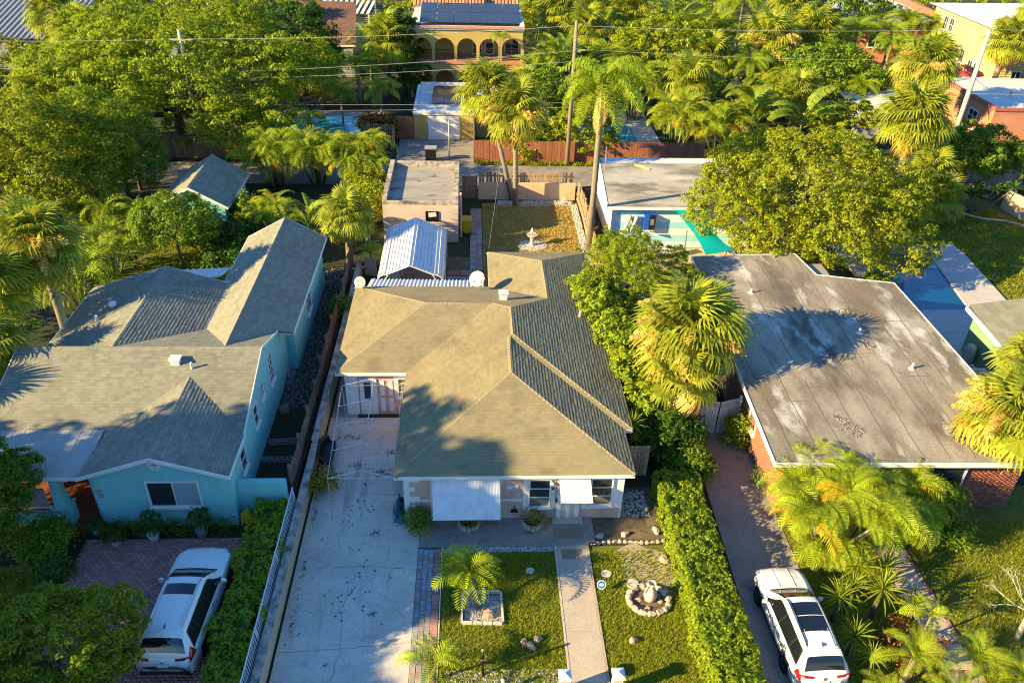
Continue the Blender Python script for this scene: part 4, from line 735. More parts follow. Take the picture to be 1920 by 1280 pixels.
for i in range(72): rl.bar((-5.85+i*.15, YF+.1, 3.62), (-5.85+i*.15, YF+.1, 4.53), .02, .02, (0, 1, 0))
rl.build('railing', 'iron', yh)
for x in (.15, 1.35): window(yh, 'y', x, x+.75, 3.7, 5.7, YF+2.6, -1, 1, 4, fw=.1, sill=False)
window(yh, 'y', 3.3, 4.6, 3.7, 5.6, YF+2.6, -1, 2, 2, fw=.08, sill=False)
for i in range(6):
    for j in range(2):
        x = -5.0+i*1.62; y = 80.9+j*2.5; z = 6.95+j*.42; pl = [(x, y, z), (x+1.58, y, z), (x+1.58, y+2.42, z+.40), (x, y+2.42, z+.40)]; MB().slab(pl, .05).build('solar_panel', 'solar', yh)
bt = MB()
for i in range(30): x = -5.8+i*.36; bt.tube([(x, 87.0, 7.2), (x, 92, 9.2)], .17, 6)
o = bt.build('barrel_tile', 'terracotta', yh); o['kind'] = 'stuff'
b = MB()
for i in range(12): x = -2.5+i*.33; d = abs(x+.6); b.tube([(x, 86.2, 7.5), (x, 86.4+(2.2-d)*1.2, 7.6+(2.2-d)*.75)], .15, 6) if d < 2.1 else None
o = b.build('dormer_tile', 'terracotta', yh); o['kind'] = 'stuff'
# --- brown roofed house
bh = thing('brown_roofed_house', 'house with dark brown roof slope and grey wall beyond the palms', 'house', (-16, 92, 0))
BP = [(-19.6, 86.4, 3.3), (-12.0, 86.8, 3.3), (-13.2, 98, 5.4), (-20.6, 98, 5.4)]
MB().slab([(x, y, z-.012) for x, y, z in BP], .1).build('roof_deck', 'deck', bh); shingles(BP, (1, 0, 0), bh, 'brown_roof', seed=97, exp=.35, tw=.6, th=.02); fascia(bh, BP[:2], h=.2); MB().box(-19.3, 86.9, 0, -12.4, 98, 3.2).build('wall', 'grey', bh)
# --- far left house with ribbed roof and chimney
tl_ = thing('ribbed_roof_house', 'house with ribbed grey tile roof and white chimney at top left', 'house', (-52, 90, 0))
ribbed((-64, 85.5, 3.6), (-41, 85.5, 3.6), (-41, 95, 5.6), (-64, 95, 5.6), 40, .12, .5).build('roof', 'grey', tl_); MB().box(-63, 86, 0, -42, 95, 3.5).build('wall', 'grey', tl_)
ch = MB().box(-51.4, 96, 4, -49.6, 97.2, 8.4).build('chimney', 'white', tl_); MB().box(-51.6, 95.8, 8.4, -49.4, 97.4, 8.7).build('chimney_cap', 'white', ch)
# --- orange house at right
oh = thing('orange_house', 'salmon orange house with white flat roof at right edge', 'house', (52, 71, 0))
MB().box(45.4, 67.3, 0, 64, 78, 3.3).build('wall', 'orange', oh); MB().box(45.6, 67.5, 3.3, 63.8, 77.8, 3.36).build('roof', 'roof_white', oh); MB().box(45.3, 67.2, 3.3, 45.6, 78.1, 3.62).box(45.6, 67.2, 3.3, 49.5, 67.5, 3.55).build('parapet', 'orange_trim', oh); MB().box(49.5, 66.6, 3.1, 64, 67.5, 3.3).build('eave', 'roof_white', oh)
window(oh, 'x', 69.5, 70.8, 1.0, 2.5, 45.4, -1, 2, 3, fw=.08); window(oh, 'y', 49.8, 51.2, 1.0, 2.3, 67.3, -1, 2, 2, fw=.08); MB().box(53, 72, 3.36, 55.5, 74, 4.6).build('roof_unit', 'pooldeck', oh)
for x, y in ((49.2, 71.6), (51.0, 71.2)): MB().tube([(x, y, 3.36), (x, y, 3.8)], .1, 8).build('vent_pipe', 'grey', oh)
# --- cream house
ch_ = thing('cream_house', 'cream clapboard two storey house with grey roof at top right', 'house', (60, 88, 0))
MB().box(54.0, 82.5, 0, 72, 97, 6.7).build('wall', 'cream', ch_); b = MB()
for k in range(26): b.box(53.96, 82.46, .1+k*.25, 54.0, 97, .13+k*.25).box(53.96, 82.46, .1+k*.25, 72, 82.5, .13+k*.25)
o = b.build('clapboard', 'cream', ch_); o['kind'] = 'stuff'
MB().add([(53.3, 81.8, 6.7), (72.7, 81.8, 6.7), (72.7, 97.7, 6.7), (53.3, 97.7, 6.7), (60, 89.7, 8.2), (66, 89.7, 8.2)], [(0, 1, 5, 4), (1, 2, 5), (2, 3, 4, 5), (3, 0, 4), (3, 2, 1, 0)]).build('roof', 'roof_white', ch_)
for y0, z0 in ((92.3, 4.6), (93.6, 4.6), (88.5, 2.2), (85.3, 1.5), (86.5, 1.5)): window(ch_, 'x', y0, y0+.8, z0, z0+1.3, 53.96, -1, 2, 2, fw=.1)
for x0, z0 in ((56, 1.4), (58.6, 1.4), (57, 4.6)): window(ch_, 'y', x0, x0+.9, z0, z0+1.4, 82.46, -1, 2, 2, fw=.1)
rd = thing('red_parapet_house', 'flat roofed house with red parapet beyond the palms at top right', 'house', (50, 106, 0)); MB().box(45.5, 97, 0, 57.0, 118, 4.2).build('wall', 'orange', rd); MB().box(45.7, 97.2, 4.2, 56.8, 118, 4.26).build('roof', 'roof_white', rd); MB().box(56.7, 97, 4.2, 57.1, 118, 5.0).box(45.4, 97.0, 4.2, 56.7, 97.3, 4.5).build('parapet', 'orange_trim', rd)
window(rd, 'y', 47, 49.5, 1.8, 3.3, 97.0, -1, 3, 2, fw=.1)
bs = thing('white_roofed_shed', 'small shed with white roof half hidden by the sabal palms', 'shed', (37, 72, 0)); MB().box(34.6, 69.4, 0, 39.6, 74, 2.3).build('wall', 'grey', bs); MB().slab([(34.3, 69.0, 2.4), (39.9, 69.0, 2.4), (39.9, 74.4, 2.9), (34.3, 74.4, 2.9)], .1).build('roof', 'roof_white', bs)
pe = thing('white_pergola', 'white slatted pergola beyond the brown roof', 'pergola', (-15, 108, 0))
for i in range(10): MB().bar((-19+i*.7, 104, 3.0), (-19+i*.7, 112, 3.0), .35, .08).build('slat', 'white', pe)
for x, y in ((-19, 104.2), (-12.6, 104.2), (-19, 111.8), (-12.6, 111.8)): MB().box(x-.1, y-.1, 0, x+.1, y+.1, 2.95).build('post', 'white', pe)
um = thing('red_parasol', 'red parasol beside the cream house', 'parasol', (49.3, 80, 0)); MB().lathe([(2.0, 3.3), (1.9, 3.36), (1.0, 3.75), (.04, 4.1), (.03, 4.0), (1.0, 3.66), (1.9, 3.30)], 8, (49.3, 80, 0)).build('canopy', 'red_cloth', um); MB().tube([(49.3, 80, 0), (49.3, 80, 4.05)], .04, 8).build('pole', 'white', um)

# ================================================================== walls and fences
pw = thing('boundary_wall', 'long peach boundary wall with weathered top beside the driveway', 'wall', (-6.7, 24, 0))
MB().box(-6.82, 2, 0, -6.62, 26.6, .82).box(-6.82, 26.6, 0, -6.62, 43, .98).build('wall_body', 'peach', pw); MB().box(-6.86, 2, .82, -6.58, 26.58, .9).box(-6.86, 26.62, .98, -6.58, 43.0, 1.06).build('coping', 'peach_top', pw)
bf = thing('brown_fence', 'weathered brown board fence between teal house and boundary wall', 'fence', (-7.2, 34, 0))
bm = MB().add([(0, 0, 0), (.025, 0, 0), (.025, .135, 0), (0, .135, 0), (0, 0, 1.6), (.025, 0, 1.6), (.025, .135, 1.6), (0, .135, 1.6)], [(4, 5, 6, 7), (0, 1, 5, 4), (1, 2, 6, 5), (2, 3, 7, 6), (3, 0, 4, 7)]).mesh('board', 'wood_grey')
g = random.Random(3)
for p in range(10):
    y = 24.2+p*1.9; ox = g.uniform(-.05, .05)
    for k in range(13): inst('board', bm, bf, Vector((-7.22+ox+(.03*k/13), y+.06+k*.142, g.uniform(-.02, .02)))-OFF[bf.name], (0, g.uniform(-.01, .01), 0))
    MB().box(-7.3+ox, y-.06, 0, -7.19+ox, y+.05, 1.8).build('post', 'wood_grey', bf); MB().box(-7.185+ox, y, 1.2, -7.13+ox, y+1.88, 1.29).box(-7.185+ox, y, .3, -7.13+ox, y+1.88, .39).build('rail', 'wood_grey', bf)
wf = thing('wire_fence', 'white wire mesh fence leaning along the lower boundary wall', 'fence', (-7, 18, 0)); b = MB()
for i in range(62):
    y = 13.6+i*.16; b.bar((-6.93, y, .35), (-7.02, y, 1.3), .012, .012, (0, 1, 0))
for k in range(8): z = .4+k*.125; b.bar((-6.93-.09*k/7, 13.6, z), (-6.93-.09*k/7, 23.4, z), .012, .012)
o = b.build('wire_mesh', 'white_metal', wf); o['kind'] = 'stuff'; MB().bar((-7.02, 13.6, 1.32), (-7.02, 23.4, 1.32), .04, .04).build('top_rail', 'white_metal', wf)
for y in (13.7, 16.9, 20.1, 23.3): MB().bar((-6.95, y, 0), (-7.03, y, 1.36), .05, .05, (0, 1, 0)).build('post', 'white_metal', wf)
rf = thing('red_fence', 'red stained board fence along the far side of the alley', 'fence', (9.5, 62.3, 0))
rb = MB().box(0, 0, .05, .225, .03, 1.82).mesh('board', 'wood_red')
for i in range(78): inst('board', rb, rf, Vector((.2+i*.24, 62.3+g.uniform(-.01, .01), g.uniform(-.03, .03)))-OFF[rf.name], (0, g.uniform(-.008, .008), 0))
MB().box(.2, 62.34, .4, 18.9, 62.4, .5).box(.2, 62.34, 1.4, 18.9, 62.4, 1.5).build('rail', 'wood_red', rf); MB().box(.12, 62.3, 0, .2, 67, 2.2).build('end_post', 'wood_grey', rf)
bw_ = tag(MB().box(.45, 54.8, 0, 7.55, 55.0, 1.28).build('back_wall', 'peach'), 'low peach wall at the back of the dry yard', 'wall')
pf = thing('picket_fence', 'gappy tan picket fence standing behind the peach back wall', 'fence', (4, 55.3, 0)); pk = MB().prism([(0, 0), (.1, 0), (.1, .025), (0, .025)], 0, 1.95).mesh('picket', 'wood_tan')
for i in range(58):
    if g.random() < .9: inst('picket', pk, pf, Vector((.5+i*.12, 55.3, g.uniform(-.12, .05)))-OFF[pf.name], (0, g.uniform(-.05, .05), 0))
MB().box(.5, 55.33, .7, 7.5, 55.39, .8).box(.5, 55.33, 1.55, 7.5, 55.39, 1.65).build('rail', 'wood_tan', pf)
gg = thing('wooden_gate', 'brown wooden gate between the pink garage and peach wall', 'gate', (-.2, 55, 0))
for i in range(7): MB().box(-.72+i*.16, 54.9, .05, -.57+i*.16, 54.94, 1.75).build('board', 'wood_grey', gg)
MB().box(-.72, 54.86, .4, .4, 54.9, .5).box(-.72, 54.86, 1.3, .4, 54.9, 1.4).build('rail', 'wood_grey', gg)
yf = thing('yard_fence', 'tan board fence leaning along the right side of the dry yard', 'fence', (7.75, 48, 0)); yb = MB().box(0, 0, 0, .025, .14, 1.5).mesh('board', 'wood_tan')
for i in range(92): inst('board', yb, yf, Vector((7.72+.05*math.sin(i*.11), 41.2+i*.148, g.uniform(-.04, .03)))-OFF[yf.name], (0, g.uniform(.02, .1), 0))
MB().box(7.66, 41.2, .5, 7.7, 54.8, .58).build('rail', 'wood_tan', yf)
af = thing('alley_fence', 'tan picket fence beside the croton bush on the alley', 'fence', (-7.6, 66, 0))
for i in range(14): inst('picket', pk, af, Vector((-9.2+i*.19, 66.2-i*.02, -.15))-OFF[af.name])
for i in range(9): inst('picket', pk, af, Vector((-6.5, 66.0-i*.2, -.15))-OFF[af.name], (0, 0, R(90)))
MB().box(-9.2, 66.24, 1.3, -6.5, 66.3, 1.4).build('rail', 'wood_tan', af)
rg = thing('red_gate', 'dark red board gate beside the yellow garage', 'gate', (-5.8, 67.7, 0))
for i in range(8): MB().box(-6.5+i*.19, 67.7, .02, -6.33+i*.19, 67.73, 2.0).build('board', 'wood_red', rg)
df = thing('dark_fence', 'dark board fence under the big spreading tree', 'fence', (-22, 62.5, 0)); db = MB().box(0, 0, 0, .2, .03, 1.8).mesh('board', 'wood_grey')
for i in range(46): inst('board', db, df, Vector((-28+i*.22, 62.6, g.uniform(-.03, .03)))-OFF[df.name])
yw = thing('yellow_gate', 'short run of yellow boards in the dark fence', 'gate', (-18.6, 62.9, 0))
for i in range(9): MB().box(-19.6+i*.2, 62.5, 0, -19.42+i*.2, 62.54, 1.7).build('board', 'wood_yellow', yw)
bk = tag(MB().wallpoly([(42.5, 40, 0), (39.5, 54, 0), (39.5, 54, 1.5), (42.5, 40, 1.5)], (.2, .04, 0)).build('yard_wall', 'peach'), 'tan block wall at the edge of the pool lawn', 'wall')
ked = tag(MB().tube([(33.6, 55.5, .06), (35.5, 53.2, .06), (37, 52, .06), (38.5, 51.6, .06), (40, 50.2, .06)], .09, 6).build('bed_edging', 'kerb_stone'), 'curved stone edging between pool lawn and planting bed', 'edging')
# white vinyl double gate
vg = thing('vinyl_gate', 'white vinyl double gate with lattice top across the side driveway', 'gate', (11.2, 28.2, 0))
def leaf(p, q_, parent):
    p = Vector(p); q_ = Vector(q_); L_ = (q_-p).length; d = (q_-p).normalized(); n = Vector((-d.y, d.x, 0)); k = max(3, int(L_/.125)); lf_ = MB().bar(p+Vector((0, 0, .06)), q_+Vector((0, 0, .06)), .05, .1).bar(p+Vector((0, 0, 1.42)), q_+Vector((0, 0, 1.42)), .05, .07).bar(p+Vector((0, 0, 1.75)), q_+Vector((0, 0, 1.75)), .05, .07).build('gate_leaf', 'white', parent)
    for i in range(k):
        a = p+d*(L_*i/k+.006); c = p+d*(L_*(i+1)/k-.006); MB().wallpoly([(a.x, a.y, .1), (c.x, c.y, .1), (c.x, c.y, 1.4), (a.x, a.y, 1.4)], n*.02).build('plank', 'white', lf_)
    b = MB()
    for i in range(-2, int(L_/.1)+1):
        for s in (1, -1):
            t0, t1 = i*.1, i*.1+.3; z0, z1 = (1.45, 1.73) if s > 0 else (1.73, 1.45); u0, u1 = max(0, t0), min(L_, t1)
            if u1 > u0: b.bar(p+d*u0+Vector((0, 0, z0+(z1-z0)*(u0-t0)/.3)), p+d*u1+Vector((0, 0, z0+(z1-z0)*(u1-t0)/.3)), .012, .028)
    b.build('lattice', 'white', lf_)
leaf((10.05, 28.42, 0), (11.14, 28.12, 0), vg); leaf((11.2, 28.12, 0), (12.1, 28.42, 0), vg)
for x in (9.98, 12.18): MB().box(x-.06, 28.36, 0, x+.06, 28.48, 1.85).lathe([(.085, 1.85), (.08, 1.9), (.01, 1.98)], 4, (x, 28.42, 0)).build('gate_post', 'white', vg)
# side gate right of pink house
sg = thing('side_gate', 'tan board gate at the front right corner of the pink house', 'gate', (6.9, 25.3, 0))
for i in range(7): MB().box(6.28+i*.17, 25.28, .05, 6.43+i*.17, 25.31, 1.7).build('board', 'wood_tan', sg)
MB().bar((6.28, 25.25, .3), (7.45, 25.25, 1.5), .03, .09).bar((6.28, 25.26, 1.5), (7.45, 25.26, 1.5), .03, .09).build('brace', 'wood_tan', sg)
# ================================================================== poles and wires
def pole(label, x, y, h, m, r=.14, arms=()):
    t = thing('utility_pole', label, 'pole', (x, y, 0), group='utility poles'); MB().tube([(0, 0, 0), (0, 0, h)], [r*1.15, r*.8], 10).build('shaft', m, t, True, world=False); return t
p1 = pole('utility pole with transformer rising through the big tree', -21.65, 63.0, 9.7, 'pole_conc', .16)
MB().bar((-1.0, -.1, 9.0), (.9, -.1, 9.0), .1, .12).build('crossarm', 'pole_conc', p1, world=False); MB().lathe([(.26, 0), (.28, .1), (.28, .8), (.1, .95)], 14, (-.55, -.2, 6.9)).build('transformer', 'galv', p1, True, world=False); MB().bar((-.7, -.2, 7.9), (-.3, -.1, 8.6), .12, .35).build('bracket', 'white_metal', p1, world=False)
p2 = pole('tall timber utility pole beside the red fence', 7.7, 61.9, 10.6, 'pole', .17); MB().tube([(0, 0, 10.4), (0, 0, 11.1)], .11, 8).build('pole_cap', 'galv', p2, world=False); MB().lathe([(.1, 0), (.12, .1), (.1, .5)], 10, (.35, -.1, 7.0)).build('fuse', 'galv', p2, world=False)
p3 = pole('pale concrete utility pole before the salmon orange house', 39.8, 63.0, 10.8, 'pole_conc', .2)
p4 = pole('short grey blue pole standing left of the shed', -24.13, 56.0, 5.05, 'pole', .14)
p5 = pole('thin grey alley post with small bracket before the white garage door', -1.85, 62.8, 3.3, 'galv', .05)
MB().bar((-.1, 0, 3.0), (.35, 0, 3.15), .04, .04).build('bracket', 'galv', p5, world=False)
def wire(label, pts, r=.018, sag=.0):
    out = []
    for p, q_ in zip(pts, pts[1:]):
        p, q_ = Vector(p), Vector(q_); out += [p.lerp(q_, t/8)-Vector((0, 0, sag*4*(t/8)*(1-t/8))) for t in range(8)]
    out.append(Vector(pts[-1])); tag(MB().tube(out, r, 5).build('overhead_wire', 'wire'), label, 'wire', 'overhead wires along the alley')
wire('topmost overhead wire crossing the whole width', [(-47, 62, 9.0), (-21.65, 62.9, 9.05), (7.6, 61.9, 10.75), (39.8, 62.8, 10.9), (70, 64, 11)], .014, .25)
wire('second overhead wire above the yellow garage', [(-47, 62, 7.4), (-21.9, 62.7, 6.6), (7.6, 61.7, 9.0)], .013, .2); wire('third overhead wire above the yellow garage', [(-47, 62.2, 6.8), (-21.9, 62.8, 6.1), (7.6, 61.8, 8.2)], .013, .2)
wire('lower overhead wire before the yellow garage parapet', [(-21.6, 62.6, 4.3), (7.7, 61.8, 5.1)], .011, .1); wire('lowest overhead wire before the yellow garage door', [(-21.6, 62.7, 3.8), (7.7, 61.9, 4.7)], .011, .1); wire('overhead wire right of the timber pole', [(7.7, 61.5, 9.2), (39.8, 62.9, 8.6)], .011, .3)
wire('overhead wire at mid height by the concrete pole', [(39.8, 62.8, 6.0), (70, 64, 6.3)], .02, .2); wire('drop wire from the concrete pole to the white roof', [(39.8, 62.9, 7.2), (49, 70, 3.8)], .018, .4)
wire('thin service cable from pink house corner towards the alley', [(.95, 41.1, 2.9), (2.2, 55, 4.3), (7.7, 61.9, 7.5)], .006, .15)
# dumpster-like bin and rubbish on the alley
ab = thing('alley_bin', 'dark square bin standing on the alley behind the flat garage', 'bin', (-3.3, 62.6, 0)); MB().box(-3.75, 62.3, 0, -2.9, 62.9, 1.05).build('body', 'black', ab); MB().box(-3.8, 62.25, 1.05, -2.85, 62.95, 1.15).build('lid', 'grey', ab)
# ================================================================== vegetation builders
def unit(v): return v/np.maximum(np.linalg.norm(v, axis=-1, keepdims=True), 1e-9)
def leaves(C, D, l, g, wr=.45, spread=.75, up=.35):
    """leaf quads at points C with outward dirs D"""
    n = len(C); nr = unit(D*.9+g.normal(0, spread*.55, (n, 3))+np.array([0, 0, up])); ax = unit(np.cross(nr, g.normal(0, 1, (n, 3)))); sd = np.cross(nr, ax); L_ = (l*g.uniform(.6, 1.35, n))[:, None]
    base = C-ax*L_*.5; tip = C+ax*L_*.5-nr*L_*.12; r = C+sd*L_*wr*.5+nr*L_*.06; lf_ = C-sd*L_*wr*.5+nr*L_*.06
    return np.stack([base, r, tip, lf_], 1).reshape(-1, 3), np.arange(4*n).reshape(-1, 4)
def crown_pts(blobs, n, g, per=46, clump=.5, shell=.2, gaps=.35, low=-.55, flat=.7):
    B = np.array(blobs, float); ar = (B[:, 3]*B[:, 4]+B[:, 3]*B[:, 5]+B[:, 4]*B[:, 5]); nc = max(4, n//per); k = g.choice(len(B), nc*3, p=ar/ar.sum())
    d = unit(g.normal(0, 1, (nc*3, 3))); ok = d[:, 2] > low; d = d[ok]; k = k[ok]
    ph = g.uniform(0, 6.28, 6); fr = g.uniform(1.5, 3.2, 6)
    nz = np.sin(d[:, 0]*fr[0]*2+ph[0]+k)*np.sin(d[:, 1]*fr[1]*2+ph[1])+np.sin(d[:, 2]*fr[2]*2+ph[2]+d[:, 0]*fr[3]*3+k*2)*.7
    keep = nz > np.quantile(nz, gaps*.5)-g.random(len(nz))*.4; d, k, nz = d[keep], k[keep], nz[keep]
    f = 1-np.abs(g.normal(0, shell, len(d)))+.10*nz; c = B[k, :3]+d*B[k, 3:]*f[:, None]
    ins = np.zeros(len(c), bool)
    for j in range(len(B)):
        q_ = (((c-B[j, :3])/B[j, 3:])**2).sum(1); ins |= (q_ < .62) & (k != j)
    c, d = c[~ins][:nc], d[~ins][:nc]; m = max(1, int(n*.86)//max(1, len(c)))
    dv = unit(g.normal(0, .75, (len(c)*m, 3))+np.repeat(d, m, 0)*.75+np.array([0, 0, .45])); cl = np.repeat(g.uniform(.6, 1.35, len(c)), m)[:, None]*clump
    C = np.repeat(c, m, 0)+dv*cl*(.45+.6*g.random((len(c)*m, 1)))*np.array([1, 1, flat])
    k2 = g.integers(0, len(B), int(n*.14)); d2 = unit(g.normal(0, 1, (len(k2), 3))); C2 = B[k2, :3]+d2*B[k2, 3:]*g.uniform(.35, .82, (len(k2), 1))
    return np.concatenate([C, C2]), np.concatenate([dv, d2])
def crown_mesh(name, blobs, n, l, m, seed=0, **kw):
    g = np.random.default_rng(seed); lk = {k: kw.pop(k) for k in ('wr', 'spread', 'up') if k in kw}
    C, D = crown_pts(blobs, n, g, **kw); V, F = leaves(C, D, l, g, **lk); return npmesh(name, V, F, m)
def tree(name, label, cat, loc, blobs, n, l, m, seed=0, tr=.25, th=2.0, bark='bark', group=None, **kw):
    t = thing(name, label, cat, loc, group=group); g = random.Random(seed); tk = MB(); top = Vector((g.uniform(-.2, .2), g.uniform(-.2, .2), th))
    tk.tube([(0, 0, 0), (top.x*.5, top.y*.3, th*.5), top], [tr*1.25, tr, tr*.85], 8)
    for bx_ in blobs:
        c = Vector(bx_[:3]); mid = top.lerp(c, .5)+Vector((g.uniform(-.3, .3), g.uniform(-.3, .3), .25)); tk.tube([top-Vector((0, 0, .2)), mid, c], [tr*.6, tr*.4, tr*.15], 6)
        for _ in range(4): e = c+Vector((g.uniform(-.8, .8)*bx_[3], g.uniform(-.8, .8)*bx_[4], g.uniform(-.3, .75)*bx_[5])); tk.tube([mid.lerp(c, .6), c.lerp(e, .5)+Vector((0, 0, .1)), e], [tr*.22, tr*.13, tr*.05], 5)
    tk.build('trunk', bark, t, True, world=False); inst('crown', crown_mesh('crown', blobs, n, l, m, seed, **kw), t); return t
def bush(name, label, cat, loc, r, h, n, l, m, seed=0, group=None, lobes=4, **kw):
    g = random.Random(seed); bl = [(0, 0, h*.5, r*.75, r*.75, h*.5)]+[(r*.55*math.cos(a), r*.55*math.sin(a), h*g.uniform(.35, .6), r*.55, r*.55, h*.42) for a in (6.283*i/lobes+g.uniform(-.4, .4) for i in range(lobes))]
    t = thing(name, label, cat, loc, group=group); inst('foliage', crown_mesh('foliage', bl, n, l, m, seed, **kw), t); st = MB()
    for b_ in bl: st.tube([(0, 0, 0), (b_[0]*.5, b_[1]*.5, b_[2]*.5), b_[:3]], [.05, .035, .012], 5)
    st.build('stem', 'bark', t, world=False); return t
# ---- palm fronds (local +X outwards, +Z up, base at origin)
def fan_frond(seed, Rr=1.15, pet=.95, segs=26, droop=.5, m='fan', span=125, split=.5, jit=.0):
    g = random.Random(seed); b = MB(); b.tube([(0, 0, 0), (pet*.5, 0, .04), (pet, 0, 0)], [.03, .02, .014], 4, cap=False); dth = R(2*span/segs)
    for i in range(segs):
        th = -R(span)+dth*(i+.5)+g.uniform(-.03, .03); L_ = Rr*(.72+.28*math.cos(th*.75))*g.uniform(.9, 1.08); dr = droop*g.uniform(.75, 1.3)+jit*g.uniform(-1, 1); pts = []
        for t, wd in ((0, .012), (split, split*L_*dth*.52), (.76, .030), (1.0, .006)):
            r = L_*t; z = .10*abs(math.sin(th))*t-dr*Rr*(max(0, t-.3)**2)*1.5; hor = 1-max(0, t-.5)*dr*.7; x, y = pet-.02+math.cos(th)*r*hor-.08*t*t*(1-math.cos(th)), math.sin(th)*r*hor
            px, py = -math.sin(th)*wd, math.cos(th)*wd; pts += [(x+px, y+py, z), (x-px, y-py, z+(.012 if t == split else 0))]
        b.add(pts, [(0, 1, 3, 2), (2, 3, 5, 4), (4, 5, 7, 6)])
    return b.mesh('frond', m)
def feather_frond(seed, L_=2.4, n=26, ll=.6, bend=95, p0=60, m='feather', droop=.5, pet=.18, wd=.022, vee=.25, fwd=.55, plum=.0):
    g = random.Random(seed); b = MB(); K = 14; pts = [Vector((0, 0, 0))]; dirs = []
    for i in range(K): a = R(p0-bend*((i/K)**1.25)); d = Vector((math.cos(a), 0, math.sin(a))); dirs.append(d); pts.append(pts[-1]+d*L_/K)
    dirs.append(dirs[-1]); b.tube(pts[::2], [.03*(1-.85*i/(K/2)) for i in range(K//2+1)], 4, cap=False)
    def at(t): x = t*K; i = min(int(x), K-1); return pts[i].lerp(pts[i+1], x-i), dirs[i]
    for i in range(n):
        t = pet+(1-pet)*(i+.5)/n; p, d = at(t); up = Vector((0, 1, 0)).cross(d)*-1; up = up if up.z > -.2 else up; l = ll*(math.sin(math.pi*min(1, (t-pet)/(1-pet)*.86+.12))**.6)*g.uniform(.88, 1.1)
        for s in (1, -1):
            dd = (d*fwd+Vector((0, s, 0))+up*(vee+plum*g.uniform(-1, 1))).normalized(); q1 = p+dd*l*.55; q2 = p+(dd*(1-.25*droop)+Vector((0, 0, -droop))).normalized()*l if droop < 1.2 else p+dd*l*.45+Vector((0, 0, -l*.6)); q1 = q1-Vector((0, 0, droop*.1*l)); wv = d*wd
            b.add([p-wv*.7, p+wv*.7, q1+wv*1.15, q1-wv*1.15, q2+wv*.15, q2-wv*.15], [(0, 1, 2, 3), (3, 2, 4, 5)])
    return b.mesh('frond', m)
def paddle_leaf(seed, L_=1.9, wd=.30, p0=70, bend=60, m='banana', pet=.7, tear=.25):
    g = random.Random(seed); b = MB(); K = 14; p = Vector((0, 0, 0)); pts = [p]; dirs = []
    for i in range(5): pts.append(pts[-1]+Vector((math.cos(R(p0)), 0, math.sin(R(p0))))*pet/5)
    b.tube(pts, .03, 4, cap=False); p = pts[-1]
    for i in range(K):
        a = R(p0-bend*(i/K)); d = Vector((math.cos(a), 0, math.sin(a))); q_ = p+d*L_/K; t0, t1 = i/K, (i+1)/K; up = Vector((-d.z, 0, d.x))
        def w_(t): return wd*(math.sin(math.pi*min(1, t*.93+.05))**.55)
        for s in (1, -1):
            f0 = .02 if g.random() > tear else .35; k0 = w_(t0+.003)*g.uniform(.9, 1.05); k1 = w_(t1)*g.uniform(.9, 1.05); dz = g.uniform(-.05, .12)
            b.add([p+d*(L_/K*f0*.6), q_, q_+Vector((0, s*k1, 0))+up*(k1*.35-dz*k1), p+d*(L_/K*f0)+Vector((0, s*k0, 0))+up*(k0*.35-dz*k0)], [(0, 1, 2, 3) if s > 0 else (3, 2, 1, 0)])
        p = q_
    return b.mesh('leaf', m)
FAN = [fan_frond(i, 1.15, .95, 26, .45+.1*(i % 3)) for i in range(4)]; FANO = [fan_frond(10+i, 1.1, .9, 24, .85, 'fan_old', jit=.2) for i in range(2)]; FAND = [fan_frond(20+i, 1.0, .85, 20, 1.25, 'fan_dead', span=110, split=.4, jit=.5) for i in range(3)]
QUEEN = [feather_frond(30+i, 3.4, 44, .62, 118, 62, 'feather', 1.0, .2, .022, .1, .35, .5) for i in range(3)]; QDEAD = [feather_frond(35+i, 2.6, 30, .4, 60, -55, 'fan_dead', 1.0, .2, .02, .0, .6, .3) for i in range(2)]
COCO = [feather_frond(40+i, 2.7, 34, .62, 100, 52, 'feather', .55, .15, .019, .2, .5) for i in range(3)]; AREC = [feather_frond(50+i, 1.9, 19, .52, 125+14*i, 80, 'areca', .35, .2, .019, .55, .75) for i in range(4)]; ARECO = [feather_frond(56, 1.8, 18, .46, 130, 60, 'areca_old', .5, .2, .019, .4, .75)]
YOUNG = [feather_frond(60+i, 1.75, 15, .5, 110, 70, 'areca', .35, .15, .027, .45, .8) for i in range(3)]; DATE = [feather_frond(65+i, 1.7, 36, .34, 105, 72, 'areca', .12, .15, .0095, .35, .6) for i in range(3)]
PAD = [paddle_leaf(70+i, 1.7+.3*i, .27+.03*i, 74, 50+20*i) for i in range(3)]; PADO = [paddle_leaf(76, 1.6, .28, 50, 110, 'areca_old', tear=.5)]
def place(parent, meshes, c, az, el, sc, g, name='frond', roll=0.0):
    Mx = Matrix.Translation(c) @ Matrix.Rotation(az, 4, 'Z') @ Matrix.Rotation(-el, 4, 'Y') @ Matrix.Rotation(roll, 4, 'X') @ Matrix.Scale(sc, 4); return inst(name, g.choice(meshes), parent, mtx=Mx)
